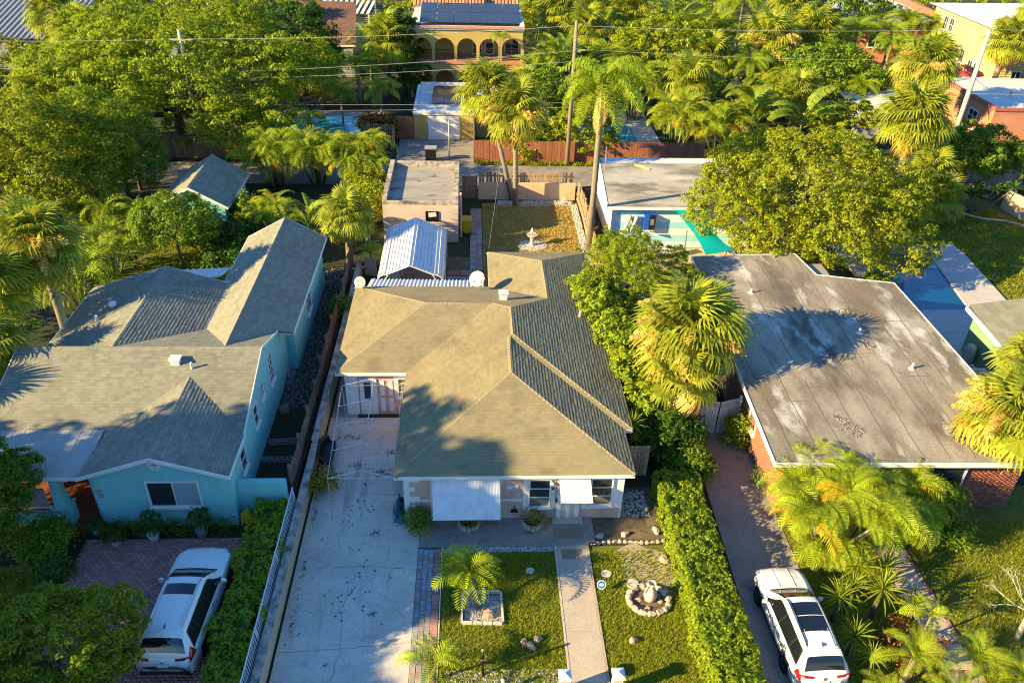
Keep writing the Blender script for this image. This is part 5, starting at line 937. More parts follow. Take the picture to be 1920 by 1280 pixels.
def fan_palm(label, x, y, h, sc=1.0, n=34, seed=0, old=5, dead=5, lean=(0, 0), tr=.17, name='sabal_palm', group='sabal palms', boots=False, shag=0):
    t = thing(name, label, 'palm tree', (x, y, 0), group=group); g = random.Random(seed); top = Vector((lean[0], lean[1], h-.25*sc))
    MB().tube([(0, 0, 0), (lean[0]*.35, lean[1]*.35, h*.35), (lean[0]*.75, lean[1]*.75, h*.72), top], [tr*1.2, tr, tr*.95, tr*1.05], 10).build('trunk', 'trunk', t, True, world=False)
    for i in range(n):
        f = (i+.5)/n; el = R(82-115*f**.9+g.uniform(-9, 9)); place(t, FAN, top+Vector((0, 0, .22*sc*(1-f))), i*2.39996+g.uniform(-.2, .2), el, sc*g.uniform(.85, 1.1), g, roll=g.uniform(-.3, .3))
    for i in range(old): place(t, FANO, top-Vector((0, 0, .05)), g.uniform(0, 6.28), R(g.uniform(-50, -20)), sc*g.uniform(.85, 1.05), g, roll=g.uniform(-.4, .4))
    for i in range(dead): place(t, FAND, top-Vector((0, 0, .15)), i*6.283/max(1, dead)+g.uniform(-.5, .5), R(g.uniform(-88, -60)), sc*g.uniform(.8, 1.0), g, roll=g.uniform(-.6, .6))
    for i in range(shag): place(t, FAND if i % 3 else FANO, top+Vector((0, 0, .05)), i*2.39996+g.uniform(-.3, .3), R(g.uniform(-58, -8)), sc*g.uniform(.95, 1.2), g, roll=g.uniform(-.7, .7))
    if boots:
        for i in range(5 if not shag else 12): place(t, FLOW, top+Vector((0, 0, .1)), g.uniform(0, 6.28), R(g.uniform(-10, 35)), sc*1.1, g, 'flower_stalk')
    return t
FLOW = [feather_frond(80, 1.8, 34, .3, 70, 20, 'flower', .9, .35, .02, .2, .4, .8)]
def feather_palm(label, x, y, h, meshes, sc=1.0, n=16, seed=0, tr=.1, name='feather_palm', group='feather palms', lean=(0, 0), dead=None, nd=0, lo=-25, hi=80, bark='trunk'):
    t = thing(name, label, 'palm tree', (x, y, 0), group=group); g = random.Random(seed); top = Vector((lean[0], lean[1], h))
    MB().tube([(0, 0, 0), (lean[0]*.3, lean[1]*.3, h*.4), (lean[0]*.7, lean[1]*.7, h*.75), top], [tr*1.25, tr, tr*.95, tr*.9], 10).build('trunk', bark, t, True, world=False)
    for i in range(n): f = (i+.5)/n; place(t, meshes, top, i*2.39996+g.uniform(-.25, .25), R(hi-62+(lo-hi+62-18)*f+g.uniform(-8, 8)), sc*g.uniform(.85, 1.1)*(1-.25*(1-f)), g, roll=g.uniform(-.25, .25))
    for i in range(nd): place(t, dead, top-Vector((0, 0, .1)), g.uniform(0, 6.28), R(g.uniform(-12, 12)), sc*g.uniform(.8, 1.05), g)
    return t
def areca(label, x, y, r, h, stems=9, fr=6, seed=0, sc=1.0, name='areca_palm', group='clumping palms', old=.06, meshes=None, fs=(.75, 1.15)):
    t = thing(name, label, 'palm', (x, y, 0), group=group); g = random.Random(seed)
    for s in range(stems):
        a = s*2.39996+g.uniform(-.3, .3); rr = r*.62*math.sqrt((s+.3)/stems); hh = h*g.uniform(.45, 1.0)*(1-.35*rr/r); b0 = Vector((rr*.35*math.cos(a), rr*.35*math.sin(a), 0)); top = Vector((rr*math.cos(a), rr*math.sin(a), hh)); MB().tube([b0, b0.lerp(top, .55)+Vector((0, 0, .15)), top], [.06, .05, .045], 6).build('stem', 'bark_pale' if s % 2 else 'lf_mid', t, True, world=False)
        for k in range(fr):
            az = g.uniform(0, 6.28) if k % 2 else a+g.uniform(-1.1, 1.1); place(t, ARECO if g.random() < old else (meshes or AREC), top, az, R(g.uniform(-38, 8)), sc*g.uniform(*fs), g, roll=g.uniform(-.35, .35))
    return t
def paddles(label, x, y, h, n=9, seed=0, sc=1.0, name='banana_plant', group='paddle leaved plants', plane=None, old=1):
    t = thing(name, label, 'plant', (x, y, 0), group=group); g = random.Random(seed); MB().tube([(0, 0, 0), (.05, 0, h*.5), (.02, .02, h)], [.14, .11, .08], 8).build('stem', 'lf_shade', t, True, world=False)
    for i in range(n):
        az = (plane+(0 if i % 2 else math.pi)+g.uniform(-.15, .15)) if plane is not None else i*2.39996; place(t, PAD, Vector((0, 0, h*g.uniform(.75, 1.0))), az, R(-28+ (38*(1-i/n) if plane is None else g.uniform(-25, 25))+g.uniform(-8, 8)), sc*g.uniform(.85, 1.2), g, 'leaf', g.uniform(-.4, .4))
    for i in range(old): place(t, PADO, Vector((0, 0, h*.7)), g.uniform(0, 6.28), R(-30), sc, g, 'leaf')
    return t
SW = MB().add([(0, -.018, 0), (0, .018, 0), (.28, .028, .03), (.28, -.028, .03), (.55, .02, .02), (.55, -.02, .02), (.78, .001, -.05), (.78, -.001, -.05), (.28, 0, .012), (0, 0, -.008), (.55, 0, .006)], [(9, 8, 2, 1), (0, 3, 8, 9), (8, 10, 4, 2), (3, 5, 10, 8), (10, 6, 4), (5, 7, 10)]).mesh('leaf', 'yucca')
def rosette(t, c, sc, n, g, mesh=SW, lo=-35, hi=80):
    for i in range(n): f = (i+.5)/n; place(t, [mesh], Vector(c), i*2.39996+g.uniform(-.15, .15), R(hi+(lo-hi)*f+g.uniform(-6, 6)), sc*g.uniform(.85, 1.12), g, 'leaf')
def yucca(label, x, y, h, sc=1.0, n=46, seed=0, group='spiky rosette plants'):
    t = thing('yucca', label, 'yucca', (x, y, 0), group=group); g = random.Random(seed); MB().tube([(0, 0, 0), (.03, .02, h*.5), (0, 0, h)], [.09, .07, .06], 7).build('stem', 'bark', t, True, world=False); rosette(t, (0, 0, h), sc, n, g); return t
def hedge(name, label, x0, y0, x1, y1, h, n, l, m, seed, wob=.12):
    g = np.random.default_rng(seed); t = thing(name, label, 'hedge', ((x0+x1)/2, (y0+y1)/2, 0)); W, Lh = (x1-x0), (y1-y0); nc = n//12; r = g.random(nc)
    A_ = np.array([W*Lh, 2*h*Lh, 2*h*W*.8]); A_ = A_/A_.sum(); u, v = g.random(nc)-.5, g.random(nc); C = np.zeros((nc, 3)); D = np.zeros((nc, 3)); s = np.sign(g.random(nc)-.5)
    k = np.where(r < A_[0], 0, np.where(r < A_[0]+A_[1], 1, 2)); yv = g.random(nc)-.5
    C[:, 0] = np.where(k == 1, s*W/2, u*W); C[:, 1] = np.where(k == 2, s*Lh/2, yv*Lh); C[:, 2] = np.where(k == 0, h, v*h); D[:, 0] = np.where(k == 1, s, 0); D[:, 1] = np.where(k == 2, s, 0); D[:, 2] = np.where(k == 0, 1, .2)
    yy = C[:, 1]; bul = np.sin(yy*1.9+seed)*.5+np.sin(yy*4.3+C[:, 0]*3+seed*3)*.35+np.sin(C[:, 0]*5+yy*2.2)*.3; C += D*(bul*wob)[:, None]; edge = np.abs(C[:, 0])/(W/2)*np.where(k == 0, 1, 0); C[:, 2] -= .10*edge**4*h
    dv = unit(g.normal(0, .7, (nc*12, 3))+np.repeat(D, 12, 0)*.8+np.array([0, 0, .4])); CC = np.repeat(C-D*.06, 12, 0)+dv*np.repeat(g.uniform(.08, .2, nc), 12)[:, None]; V, F = leaves(CC, dv, l, g); inst('foliage', npmesh('foliage', V, F, m), t)
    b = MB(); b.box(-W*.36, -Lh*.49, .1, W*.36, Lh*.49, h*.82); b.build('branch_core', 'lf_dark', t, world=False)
    for i in range(max(2, int(Lh/.8))): b2 = MB().tube([(0, -Lh/2+.3+i*.8, 0), (.05, -Lh/2+.35+i*.8, h*.5)], .03, 5).build('stem', 'bark', t, world=False)
    return t
# ================================================================== planting
# hedges
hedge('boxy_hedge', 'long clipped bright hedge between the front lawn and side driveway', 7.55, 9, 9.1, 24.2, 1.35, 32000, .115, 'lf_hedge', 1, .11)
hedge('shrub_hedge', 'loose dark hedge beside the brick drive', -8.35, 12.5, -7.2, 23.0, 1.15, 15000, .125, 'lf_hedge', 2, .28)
# big trees
tree('spreading_tree', 'huge spreading feathery tree filling the top left', 'tree', (-24, 66, 0), [(0, 0, 6.6, 6.5, 5.5, 3.2), (-6.0, -1.5, 5.6, 4.6, 4.2, 2.8), (6.2, -1.0, 6.0, 4.8, 4.2, 2.9), (3.4, -4.0, 5.2, 3.6, 2.8, 2.5), (-2.5, -4.4, 5.4, 3.8, 2.8, 2.5), (5.4, -6.2, 3.4, 2.6, 2.0, 1.8), (-6.5, -6.0, 3.6, 3.0, 2.2, 2.0), (2, 6.5, 7.2, 5.6, 4.2, 3.0), (-5.5, 6, 6.8, 5.0, 4.5, 2.8), (9.2, 3.5, 5.4, 3.2, 3.4, 2.6), (8.2, -3.9, 3.6, 2.6, 2.2, 1.9)], 80000, .27, 'lf_poin', 3, .45, 2.6, clump=.75, flat=.42, gaps=.6, low=-.3, per=60)
tree('mango_tree', 'rounded yellow green tree at the left edge above the fan palms', 'tree', (-28, 51, 0), [(0, 0, 5.0, 3.8, 3.6, 3.0), (3.0, .8, 4.4, 2.6, 2.4, 2.4), (-2.8, -1, 4.6, 2.8, 2.8, 2.5), (1.4, -2.6, 3.2, 2.5, 2.2, 2.2), (3.4, -2.0, 2.6, 1.8, 1.6, 1.8)], 44000, .2, 'lf_yel', 4, .28, 1.6, clump=.5)
tree('mango_tree', 'darker tree between the yellow green tree and the shed', 'tree', (-24.5, 54.5, 0), [(0, 0, 4.4, 2.8, 2.8, 2.6), (-2.2, 1.6, 5.0, 2.4, 2.4, 2.2), (1.6, -1.2, 3.0, 1.8, 1.8, 1.8)], 20000, .2, 'lf_mid', 5, .22, 1.6, clump=.5)
tree('broad_tree', 'yellow green tree top behind the left palms', 'tree', (-31, 62, 0), [(0, 0, 4.2, 4.2, 3.4, 2.8), (3, 1, 4.6, 2.6, 2.4, 2.2)], 14000, .24, 'lf_yel', 6, .28, 2, clump=.55)
tree('oak_tree', 'large dense rounded oak in front of the right hand palms', 'tree', (20.6, 45.6, 0), [(0, 0, 4.9, 4.6, 4.2, 3.4), (-4.2, -.4, 4.2, 3.0, 3.0, 2.8), (4.3, -.6, 4.2, 3.2, 3.0, 2.8), (1.2, -3.8, 3.6, 3.2, 2.6, 2.4), (-2.6, -3.4, 3.0, 2.5, 2.2, 2.1), (-1.8, 3.6, 4.6, 3.4, 2.6, 2.6), (4.6, -3.4, 2.6, 2.4, 2.2, 1.8), (3.0, 3.0, 4.6, 3.0, 2.8, 2.6), (6.4, 1.4, 3.2, 2.2, 2.2, 2.0)], 115000, .165, 'lf_oak', 7, .4, 1.8, clump=.42, gaps=.4, per=60)
tree('juniper_tree', 'feathery yellow green juniper beside the pink house roof', 'tree', (8.7, 37.6, 0), [(0, 0, 3.0, 1.9, 1.9, 2.5), (-.9, 1.5, 2.8, 1.5, 1.4, 2.2), (1.8, .6, 2.6, 1.8, 1.7, 1.9), (2.7, -1.4, 2.2, 1.7, 1.7, 1.7), (.6, -1.9, 2.4, 1.7, 1.7, 1.8), (-.4, .4, 4.3, 1.0, 1.0, 1.3)], 52000, .13, 'lf_hedge', 8, .16, 1.2, clump=.24, wr=.28)
tree('broadleaf_shrub', 'glossy shrub growing over the right eave of the pink house', 'shrub', (6.9, 34.3, 0), [(-.6, .4, 2.9, 1.1, 1.3, 1.2), (-.9, 2.0, 3.0, .9, 1.0, .9), (-.1, -1.5, 2.6, 1.1, 1.3, 1.2)], 9000, .19, 'lf_hedge', 9, .1, 1.2, clump=.3)
tree('broadleaf_shrub', 'glossy shrub crowding the right wall of the pink house near the fan palm', 'shrub', (7.25, 30.4, 0), [(-.4, .8, 2.6, 1.0, 1.2, 1.2), (.0, -1.0, 2.4, 1.0, 1.2, 1.3), (.3, -2.6, 1.9, .9, 1.1, 1.2)], 9500, .19, 'lf_hedge', 10, .1, 1.1, clump=.3)
bush('dark_shrub', 'dark green shrub beside the tan board gate', 'shrub', (8.6, 26.6, 0), 1.25, 2.3, 7000, .17, 'lf_dark', 11); bush('dark_shrub', 'dark green shrub at the far end of the clipped hedge', 'shrub', (9.2, 25.2, 0), .8, 1.5, 4000, .15, 'lf_mid', 12)
bush('gate_shrub', 'light green shrub between vinyl gate and brick wall', 'shrub', (12.05, 27.4, 0), .42, 1.35, 1700, .16, 'lf_hedge', 13)
t = thing('dracaena', 'yellow green dracaena at the front right roof corner', 'plant', (6.75, 26.0, 0)); MB().tube([(0, 0, 0), (0, 0, 2.3)], .05, 6).build('stem', 'bark', t, world=False); rosette(t, (0, 0, 2.3), .85, 40, random.Random(4)); rosette(t, (.1, -.3, 1.7), .7, 26, random.Random(5))
tree('young_tree', 'small round tree on the grass behind the teal house', 'tree', (-17.6, 44.2, 0), [(0, 0, 3.1, 2.2, 2.0, 1.4), (-1.2, .6, 2.9, 1.4, 1.4, 1.1), (1.3, -.4, 2.9, 1.3, 1.4, 1.1)], 11000, .19, 'lf_mid', 14, .09, 1.9, clump=.42)
tree('street_tree', 'leafy tree standing over the white car on the brick drive', 'tree', (-12.4, 14.9, 0), [(0, .2, 2.7, 1.8, 1.8, 1.5), (1.1, 1.2, 2.6, 1.15, 1.2, 1.2), (-1.4, -.4, 2.4, 1.4, 1.4, 1.3), (.3, -1.4, 2.3, 1.4, 1.3, 1.2), (-.6, 1.5, 2.4, 1.1, 1.0, 1.0), (1.5, .1, 2.3, .9, 1.0, 1.0)], 30000, .135, 'lf_yel', 15, .13, 1.3, clump=.26)
tree('edge_tree', 'narrow leaved tree at the left edge by the porch', 'tree', (-17.4, 21.6, 0), [(0, 0, 3.6, 1.2, 1.4, 1.5), (.5, -.5, 2.5, 1.1, 1.2, 1.3), (-.6, .4, 2.6, 1.3, 1.3, 1.4), (.6, .8, 3.0, .9, .9, 1.0)], 14000, .19, 'lf_mid', 16, .13, 1.4, clump=.28, wr=.28)
bush('porch_shrub', 'dense dark shrub before the teal porch', 'shrub', (-15.8, 21.3, 0), .85, 1.25, 4500, .13, 'lf_mid', 17); bush('porch_shrub', 'low shrub at the corner of the shaded lawn', 'shrub', (-15.0, 20.1, 0), .5, .6, 1500, .12, 'lf_shade', 18); bush('corner_shrub', 'dark shrub in the bottom left corner', 'shrub', (-14.3, 15.4, 0), 1.0, 1.3, 5000, .14, 'lf_shade', 19)
bush('croton', 'round golden croton on the driveway beside the bench', 'shrub', (-6.25, 24.6, 0), .42, .62, 900, .15, 'lf_gold', 20)
bush('croton_bush', 'dark red croton bush behind the alley picket fence', 'shrub', (-8.0, 67.6, 0), 1.4, 1.9, 3500, .28, 'lf_croton', 21)
bush('fence_shrub', 'bright yellow green shrub before the timber pole', 'shrub', (9.3, 64.5, 0), 2.6, 4.2, 9000, .26, 'lf_yel', 22); bush('fence_shrub', 'yellow green shrub by the mustard garage wall', 'shrub', (4.3, 64.2, 0), 1.9, 2.4, 5000, .24, 'lf_yel', 23); bush('fence_shrub', 'tall yellow green shrub between sabal and timber pole', 'shrub', (5.6, 68, 0), 2.4, 6.0, 9000, .26, 'lf_mid', 24)
bush('round_bush', 'large dark green bush below the salmon orange wall', 'shrub', (39.2, 59, 0), 3.1, 4.4, 13000, .27, 'lf_mid', 25)
PLUM = paddle_leaf(90, .55, .09, 15, 30, 'lf_dark', .1, .0)
t = thing('plumeria', 'broad leaved plumeria in the bed by the pool lawn', 'plant', (36.8, 53.2, 0)); gq = random.Random(8)
for i in range(9): x, y, h = gq.uniform(-1.8, 2.6), gq.uniform(-.8, 1.2), gq.uniform(1.1, 2.0); MB().tube([(x*.3, y*.3, 0), (x, y, h)], .05, 6).build('stem', 'bark', t, world=False); rosette(t, (x, y, h), 1.1, 16, gq, PLUM, -15, 50)
tree('far_tree', 'bright green spreading tree at top right', 'tree', (45, 101, 0), [(0, 0, 4.6, 5.6, 4.6, 3.2), (-4, 1, 4.0, 3.6, 3.4, 2.6), (4, 2, 4.0, 3.4, 3.4, 2.6)], 16000, .36, 'lf_mid', 26, .35, 2.2, clump=.8, flat=.5)
tree('far_tree', 'yellow green tree beyond the queen palm', 'tree', (19.5, 82, 0), [(0, 0, 4.8, 4.2, 3.6, 3.0), (-3, 1, 4.2, 2.8, 2.8, 2.4), (3.2, -1, 4.0, 2.6, 2.6, 2.2)], 15000, .3, 'lf_yel', 27, .3, 2.2, clump=.7)
tree('far_tree', 'tall yellow green tree at the top centre', 'tree', (11.5, 103, 0), [(0, 0, 5.4, 5, 4, 3.4), (-4.4, 2, 5.0, 3.6, 3.2, 2.8), (4.4, 1, 5.2, 3.6, 3.4, 3.0)], 15000, .36, 'lf_yel', 28, .3, 2.2, clump=.8)
tree('far_tree', 'dark tree behind the feathery tree at top left', 'tree', (-16.5, 80, 0), [(0, 0, 5.4, 3.6, 3.4, 3.2), (1.6, -2.4, 4.0, 2.4, 2.4, 2.4)], 12000, .32, 'lf_dark', 29, .3, 2.2, clump=.7)
tree('far_tree', 'mid green tree right of the big sabal cluster', 'tree', (33.5, 77, 0), [(0, 0, 4.0, 3.6, 3.0, 2.6), (3.0, -1.6, 3.4, 2.4, 2.2, 2.0)], 11000, .3, 'lf_mid', 30, .28, 2.0, clump=.65)
tree('far_tree', 'small layered yellow green tree by the white roofed shed', 'tree', (32.2, 65.5, 0), [(0, 0, 3.4, 1.9, 1.7, 1.2), (1.4, -.4, 3.0, 1.4, 1.2, .9), (-1.2, .4, 2.6, 1.3, 1.2, .9)], 5500, .26, 'lf_yel', 31, .14, 1.8, clump=.3, flat=.4)
tree('far_tree', 'dark tree in front of the arcaded house', 'tree', (-6.6, 80.5, 0), [(0, 0, 4.8, 1.8, 1.8, 3.2), (.6, -1.4, 2.6, 1.8, 1.6, 2.2)], 8000, .34, 'lf_dark', 32, .25, 2.0, clump=.3, wr=.25)
# fan palms
fan_palm('tall yellowing sabal palm rising from the dry back yard', 3.15, 53.8, 7.0, 1.3, 34, 1, 22, 8, (-.2, 0), .19, boots=True, shag=8)
fan_palm('green sabal palm just left of the yellowing one', 2.95, 54.7, 7.9, 1.3, 40, 2, 4, 2, (-1.9, .6), .17)
fan_palm('left one of the sabal pair by the corner pool', -16.9, 75, 3.9, 1.5, 34, 3, 2, 3, (0, 0), .22); fan_palm('right one of the sabal pair with shaggy trunk', -14.2, 75.5, 3.9, 1.5, 34, 4, 4, 12, (0, 0), .3)
fan_palm('round sabal palm beside the carport', -7.5, 44.3, 3.5, .98, 46, 5, 10, 3, (0, 0), .2)
fan_palm('big shaggy sabal palm between pink house and flat roof', 9.6, 29.5, 4.9, 1.42, 50, 6, 8, 16, (0, 0), .24, boots=True, shag=16); fan_palm('lower shaggy sabal crown tucked under the big one', 9.2, 27.9, 3.4, 1.0, 16, 7, 8, 12, (0, 0), .22, shag=14)
fan_palm('sabal palm at left edge with dry flower stalks', -20.6, 35.2, 6.2, 1.25, 44, 8, 4, 5, (0, 0), .22, boots=True, shag=6); fan_palm('second sabal palm at the left edge', -21.8, 32.4, 5.3, 1.2, 40, 9, 4, 4, (0, 0), .2); fan_palm('lowest sabal palm at the left edge beside the roof', -20.6, 29.2, 4.2, 1.05, 36, 10, 3, 3, (0, 0), .2); fan_palm('sabal palm casting fronds over the left roof end', -22.4, 26.3, 3.6, 1.15, 36, 11, 3, 3, (0, 0), .2)
fan_palm('shaggy sabal palm at the right edge over the flat roof', 22.2, 24.2, 4.3, 1.2, 40, 12, 10, 16, (-.7, -.1), .26, boots=True, shag=14); fan_palm('smaller sabal palm behind the shaggy one at right edge', 23.6, 26.6, 4.8, .95, 36, 13, 5, 6, (0, 0), .2)
fan_palm('upper of the two great sabals before the orange house', 38.6, 68, 7.0, 1.6, 42, 14, 8, 14, (0, 0), .26, boots=True, shag=12); fan_palm('lower of the two great sabals before the orange house', 32.4, 56.5, 6.0, 1.6, 46, 15, 4, 6, (0, 0), .26); fan_palm('low drooping sabal beside the pool lawn', 33.0, 53.4, 3.0, 1.2, 34, 16, 6, 8, (0, 0), .22); fan_palm('small sabal in the shade at the head of the pool lawn', 33.4, 51.8, 1.6, 1.05, 30, 17, 0, 2, (0, 0), .2)
fan_palm('dense sabal with dead skirt in the upper right jungle', 30.6, 85, 5.2, 1.8, 40, 18, 8, 16, (0, 0), .3, boots=True, shag=14); fan_palm('sabal with pale trunk left of the dense one', 23.4, 80, 4.6, 1.4, 34, 19, 5, 8, (0, 0), .25)
fan_palm('sabal with leaning trunk before the cream house', 52.8, 80.5, 6.6, 1.5, 36, 20, 3, 3, (.6, 0), .25); fan_palm('sabal at the top right corner', 57.0, 83, 8.6, 1.4, 34, 21, 3, 3, (0, 0), .25); fan_palm('sabal with bare trunk at the right border', 57.5, 78.5, 6.8, 1.4, 32, 22, 3, 3, (0, 0), .25)
fan_palm('grey green fan palm in the top centre left thicket', -8.1, 80, 5.6, 1.6, 40, 23, 3, 4, (0, 0), .25); fan_palm('fan palm at the far top left edge', -36, 78, 6, 1.6, 34, 24, 3, 3, (0, 0), .25); fan_palm('fan palm over the ribbed roof at top left', -40.5, 84, 6.2, 1.7, 34, 25, 3, 3, (0, 0), .25)
tree('broad_tree', 'rounded tree before the ribbed grey roof', 'tree', (-45, 80, 0), [(0, 0, 2.6, 4.5, 3.4, 2.4), (5, 0, 3.0, 3.4, 3, 2.4), (-6, 0, 2.6, 4, 3, 2.2)], 12000, .3, 'lf_yel', 45, .3, 1.6, clump=.6)
# feather palms
feather_palm('tall queen palm with hanging dead fronds behind the pink house', 7.6, 46.6, 10.7, QUEEN, 1.15, 26, 1, .19, 'queen_palm', dead=QDEAD, nd=5, lo=-40)
feather_palm('coconut palm with long arching fronds left of the arcade', -10.6, 76.5, 3.9, COCO, 1.15, 20, 2, .16); feather_palm('low feather palm at the near side of the corner pool', -13.6, 66.9, 1.9, COCO, .75, 16, 15, .1); feather_palm('low feather palm at the left end of the corner pool', -17.4, 66.6, 2.1, COCO, .8, 16, 16, .1); feather_palm('small feather palm over the corner pool', -11.6, 71.6, 2.9, COCO, .8, 14, 3, .1); feather_palm('feather palm above the croton bush', -7.9, 70, 3.7, COCO, .9, 16, 4, .1); feather_palm('slim palm before the arches', 2.6, 78.6, 6.2, COCO, .55, 12, 5, .08)
feather_palm('left one of two rounded date palms at top right', 50.6, 96, 4.6, DATE, 2.0, 56, 6, .3, 'date_palm'); feather_palm('right one of two rounded date palms at top right', 55.0, 96, 4.4, DATE, 2.0, 56, 7, .3, 'date_palm'); feather_palm('feather palm right of the bright spreading tree', 44.8, 78, 5.2, COCO, 1.1, 18, 8, .14); feather_palm('golden drooping palm below the date palms', 44.2, 86, 4.6, QUEEN, .8, 22, 9, .16)
feather_palm('feather palm at the far left border', -33.5, 72, 5.0, COCO, 1.2, 18, 10, .15); feather_palm('small palm at the foot of the upper sabal', 36.2, 74, 3.6, COCO, .9, 16, 11, .12)
feather_palm('young feather palm in the square gravel bed', .2, 18.55, 1.15, YOUNG, 1.0, 17, 12, .07, 'young_palm', lean=(-.25, .45), lo=-10, hi=84, bark='bark'); feather_palm('small yellowing palm at the street end of the paver ribbon', -1.25, 15.75, .75, YOUNG, .8, 12, 13, .05, 'young_palm', lo=-12, hi=84)
feather_palm('small feather palm in front of the carport', -6.1, 43.4, 1.3, YOUNG, .8, 12, 14, .06, 'young_palm', lo=-10)
# clumping palms
areca('big bright clump of palms before the flat roofed house', 13.9, 21.3, 3.0, 3.3, 34, 7, 1, .9, old=.08); areca('clump of palms at the right of the big bright clump', 16.9, 22.2, 1.9, 2.4, 17, 7, 2, .8, old=.06)
areca('left part of the palm row along the alley', -14.6, 57.2, 2.6, 3.7, 19, 7, 3, 1.1, old=.03); areca('middle part of the palm row along the alley', -11.6, 57.6, 2.6, 3.9, 20, 7, 4, 1.15, old=.03); areca('right part of the palm row along the alley', -8.4, 57.2, 2.6, 3.6, 19, 7, 5, 1.1, old=.03)
areca('clump of palms behind the grey gable ridge', -12.6, 47.8, 1.8, 2.7, 10, 6, 6, .9, old=.03); areca('dark clump of palms left of the small round tree', -21.4, 43, 2.4, 3.0, 12, 6, 7, 1.05, old=.03); areca('dark clump of palms behind the left roof corner', -21.8, 39.6, 1.8, 2.4, 9, 6, 8, 1.1, old=.03); areca('clump of palms in deep shade by the shed', -23.0, 47.5, 2.2, 2.8, 10, 6, 9, 1.1, old=.02)
areca('golden clump of palms beyond the red fence', 17.6, 66.2, 2.8, 4.0, 16, 6, 10, 1.25, old=.12); areca('clump of palms at the end of the red fence', 20.6, 64.3, 2.4, 3.6, 13, 6, 11, 1.2, old=.12); areca('tall clump of palms behind the golden clump', 15.2, 74, 3.0, 4.8, 15, 6, 12, 1.35, old=.1); areca('clump of palms left of the paddle leaved giant', 24.6, 70, 2.6, 4.0, 13, 6, 13, 1.3, old=.1); areca('clump of palms left of the queen palm crown', 5.2, 72.5, 2.4, 5.0, 12, 6, 14, 1.2, old=.08)
areca('clump of palms at the right border by the orange house', 44.5, 58.5, 2.4, 3.2, 12, 6, 15, 1.25, old=.15); areca('yellow green clump at the right border above the pool lawn', 43.5, 53.5, 2.0, 2.6, 10, 6, 16, 1.1, old=.1); areca('clump of palms at the far left border', -33, 56, 2.6, 4.4, 12, 6, 17, 1.3, old=.05); areca('clump of palms at top centre right', 28.5, 97, 3.0, 5.4, 13, 6, 18, 1.5, old=.06); areca('clump of palms at top centre', 4.6, 97, 3.0, 5.6, 13, 6, 19, 1.5, old=.06)
for k, (lb, x, y, h, sc) in enumerate([('fan palm right of the timber pole top', 11.8, 86, 5.6, 1.5), ('fan palm behind the golden clump', 19.6, 72.5, 4.4, 1.4), ('fan palm at the top right of the arcaded house', 9.4, 90, 6.4, 1.6), ('fan palm between the two upper right banana plants', 17.5, 94, 5.8, 1.6), ('fan palm above the oak at upper right', 36.5, 88, 5.4, 1.7), ('fan palm left of the bright spreading tree', 37.0, 97, 6.0, 1.8), ('fan palm left of the brown roof', -23.5, 92, 6.0, 1.7), ('small fan palm left of the white roofed shed', 29.2, 71.0, 3.6, 1.25)]): fan_palm(lb, x, y, h, sc, 38, 40+k, 5, 8, (0, 0), .25, group='fan palms in the far jungle')
for k, (lb, x, y, h, sc) in enumerate([('feather palm before the red parapet wall', 47.5, 93, 4.2, 1.4), ('feather palm over the red parapet corner', 43.0, 92, 4.8, 1.4), ('feather palm left of the dense sabal', 27.0, 79.0, 4.2, 1.2), ('feather palm beyond the far pool', 13.2, 79.5, 4.6, 1.2), ('feather palm by the brown roof corner', -10.5, 86, 4.2, 1.3), ('feather palm right of the banana at top', 33.4, 104, 5.4, 1.6)]): feather_palm(lb, x, y, h, COCO, sc, 22, 60+k, .15, group='feather palms in the far jungle')
areca('golden clump behind the far pool', 12.6, 77.5, 2.6, 3.6, 14, 6, 31, 1.3, old=.12); areca('clump of palms under the upper great sabal', 37.0, 77, 2.6, 3.4, 13, 6, 32, 1.3, old=.1); areca('clump of palms below the red parapet', 49.6, 90, 2.8, 4.2, 14, 6, 33, 1.4, old=.1); areca('clump of palms between dense sabal and oak', 29.5, 75.5, 2.6, 3.8, 14, 6, 34, 1.3, old=.12); areca('clump of palms before the arcade', 7.4, 80.5, 2.4, 5.0, 13, 6, 35, 1.35, old=.08)
# paddle leaved plants
paddles('torn paddle leaved plant right of the arcaded house', 8.4, 77, 4.2, 14, 1, 1.4, 'bird_of_paradise', old=3); paddles('second paddle leaved plant beside the arches', 6.8, 76.4, 3.0, 12, 2, 1.3, 'bird_of_paradise', old=2); paddles('giant paddle leaved plant in the upper right jungle', 23.6, 66.5, 3.0, 12, 3, 1.6, 'bird_of_paradise', plane=.6, old=2); paddles('fan shaped paddle plant behind the oak', 27.4, 64.6, 3.4, 12, 4, 1.5, 'bird_of_paradise', plane=.2, old=1); paddles('banana plant between gable and sabal', -10.2, 46.6, 1.8, 8, 5, .8); paddles('tall paddle leaved plant at the top centre left', -5.2, 84.5, 5.0, 14, 6, 1.6, 'bird_of_paradise', plane=.1, old=2); paddles('banana plants at top right of the timber pole', 22.6, 92, 4.6, 14, 7, 1.7, old=2); paddles('yellow leaved banana at the end of the red fence', 20.9, 62.9, 1.3, 7, 8, .9, old=3)
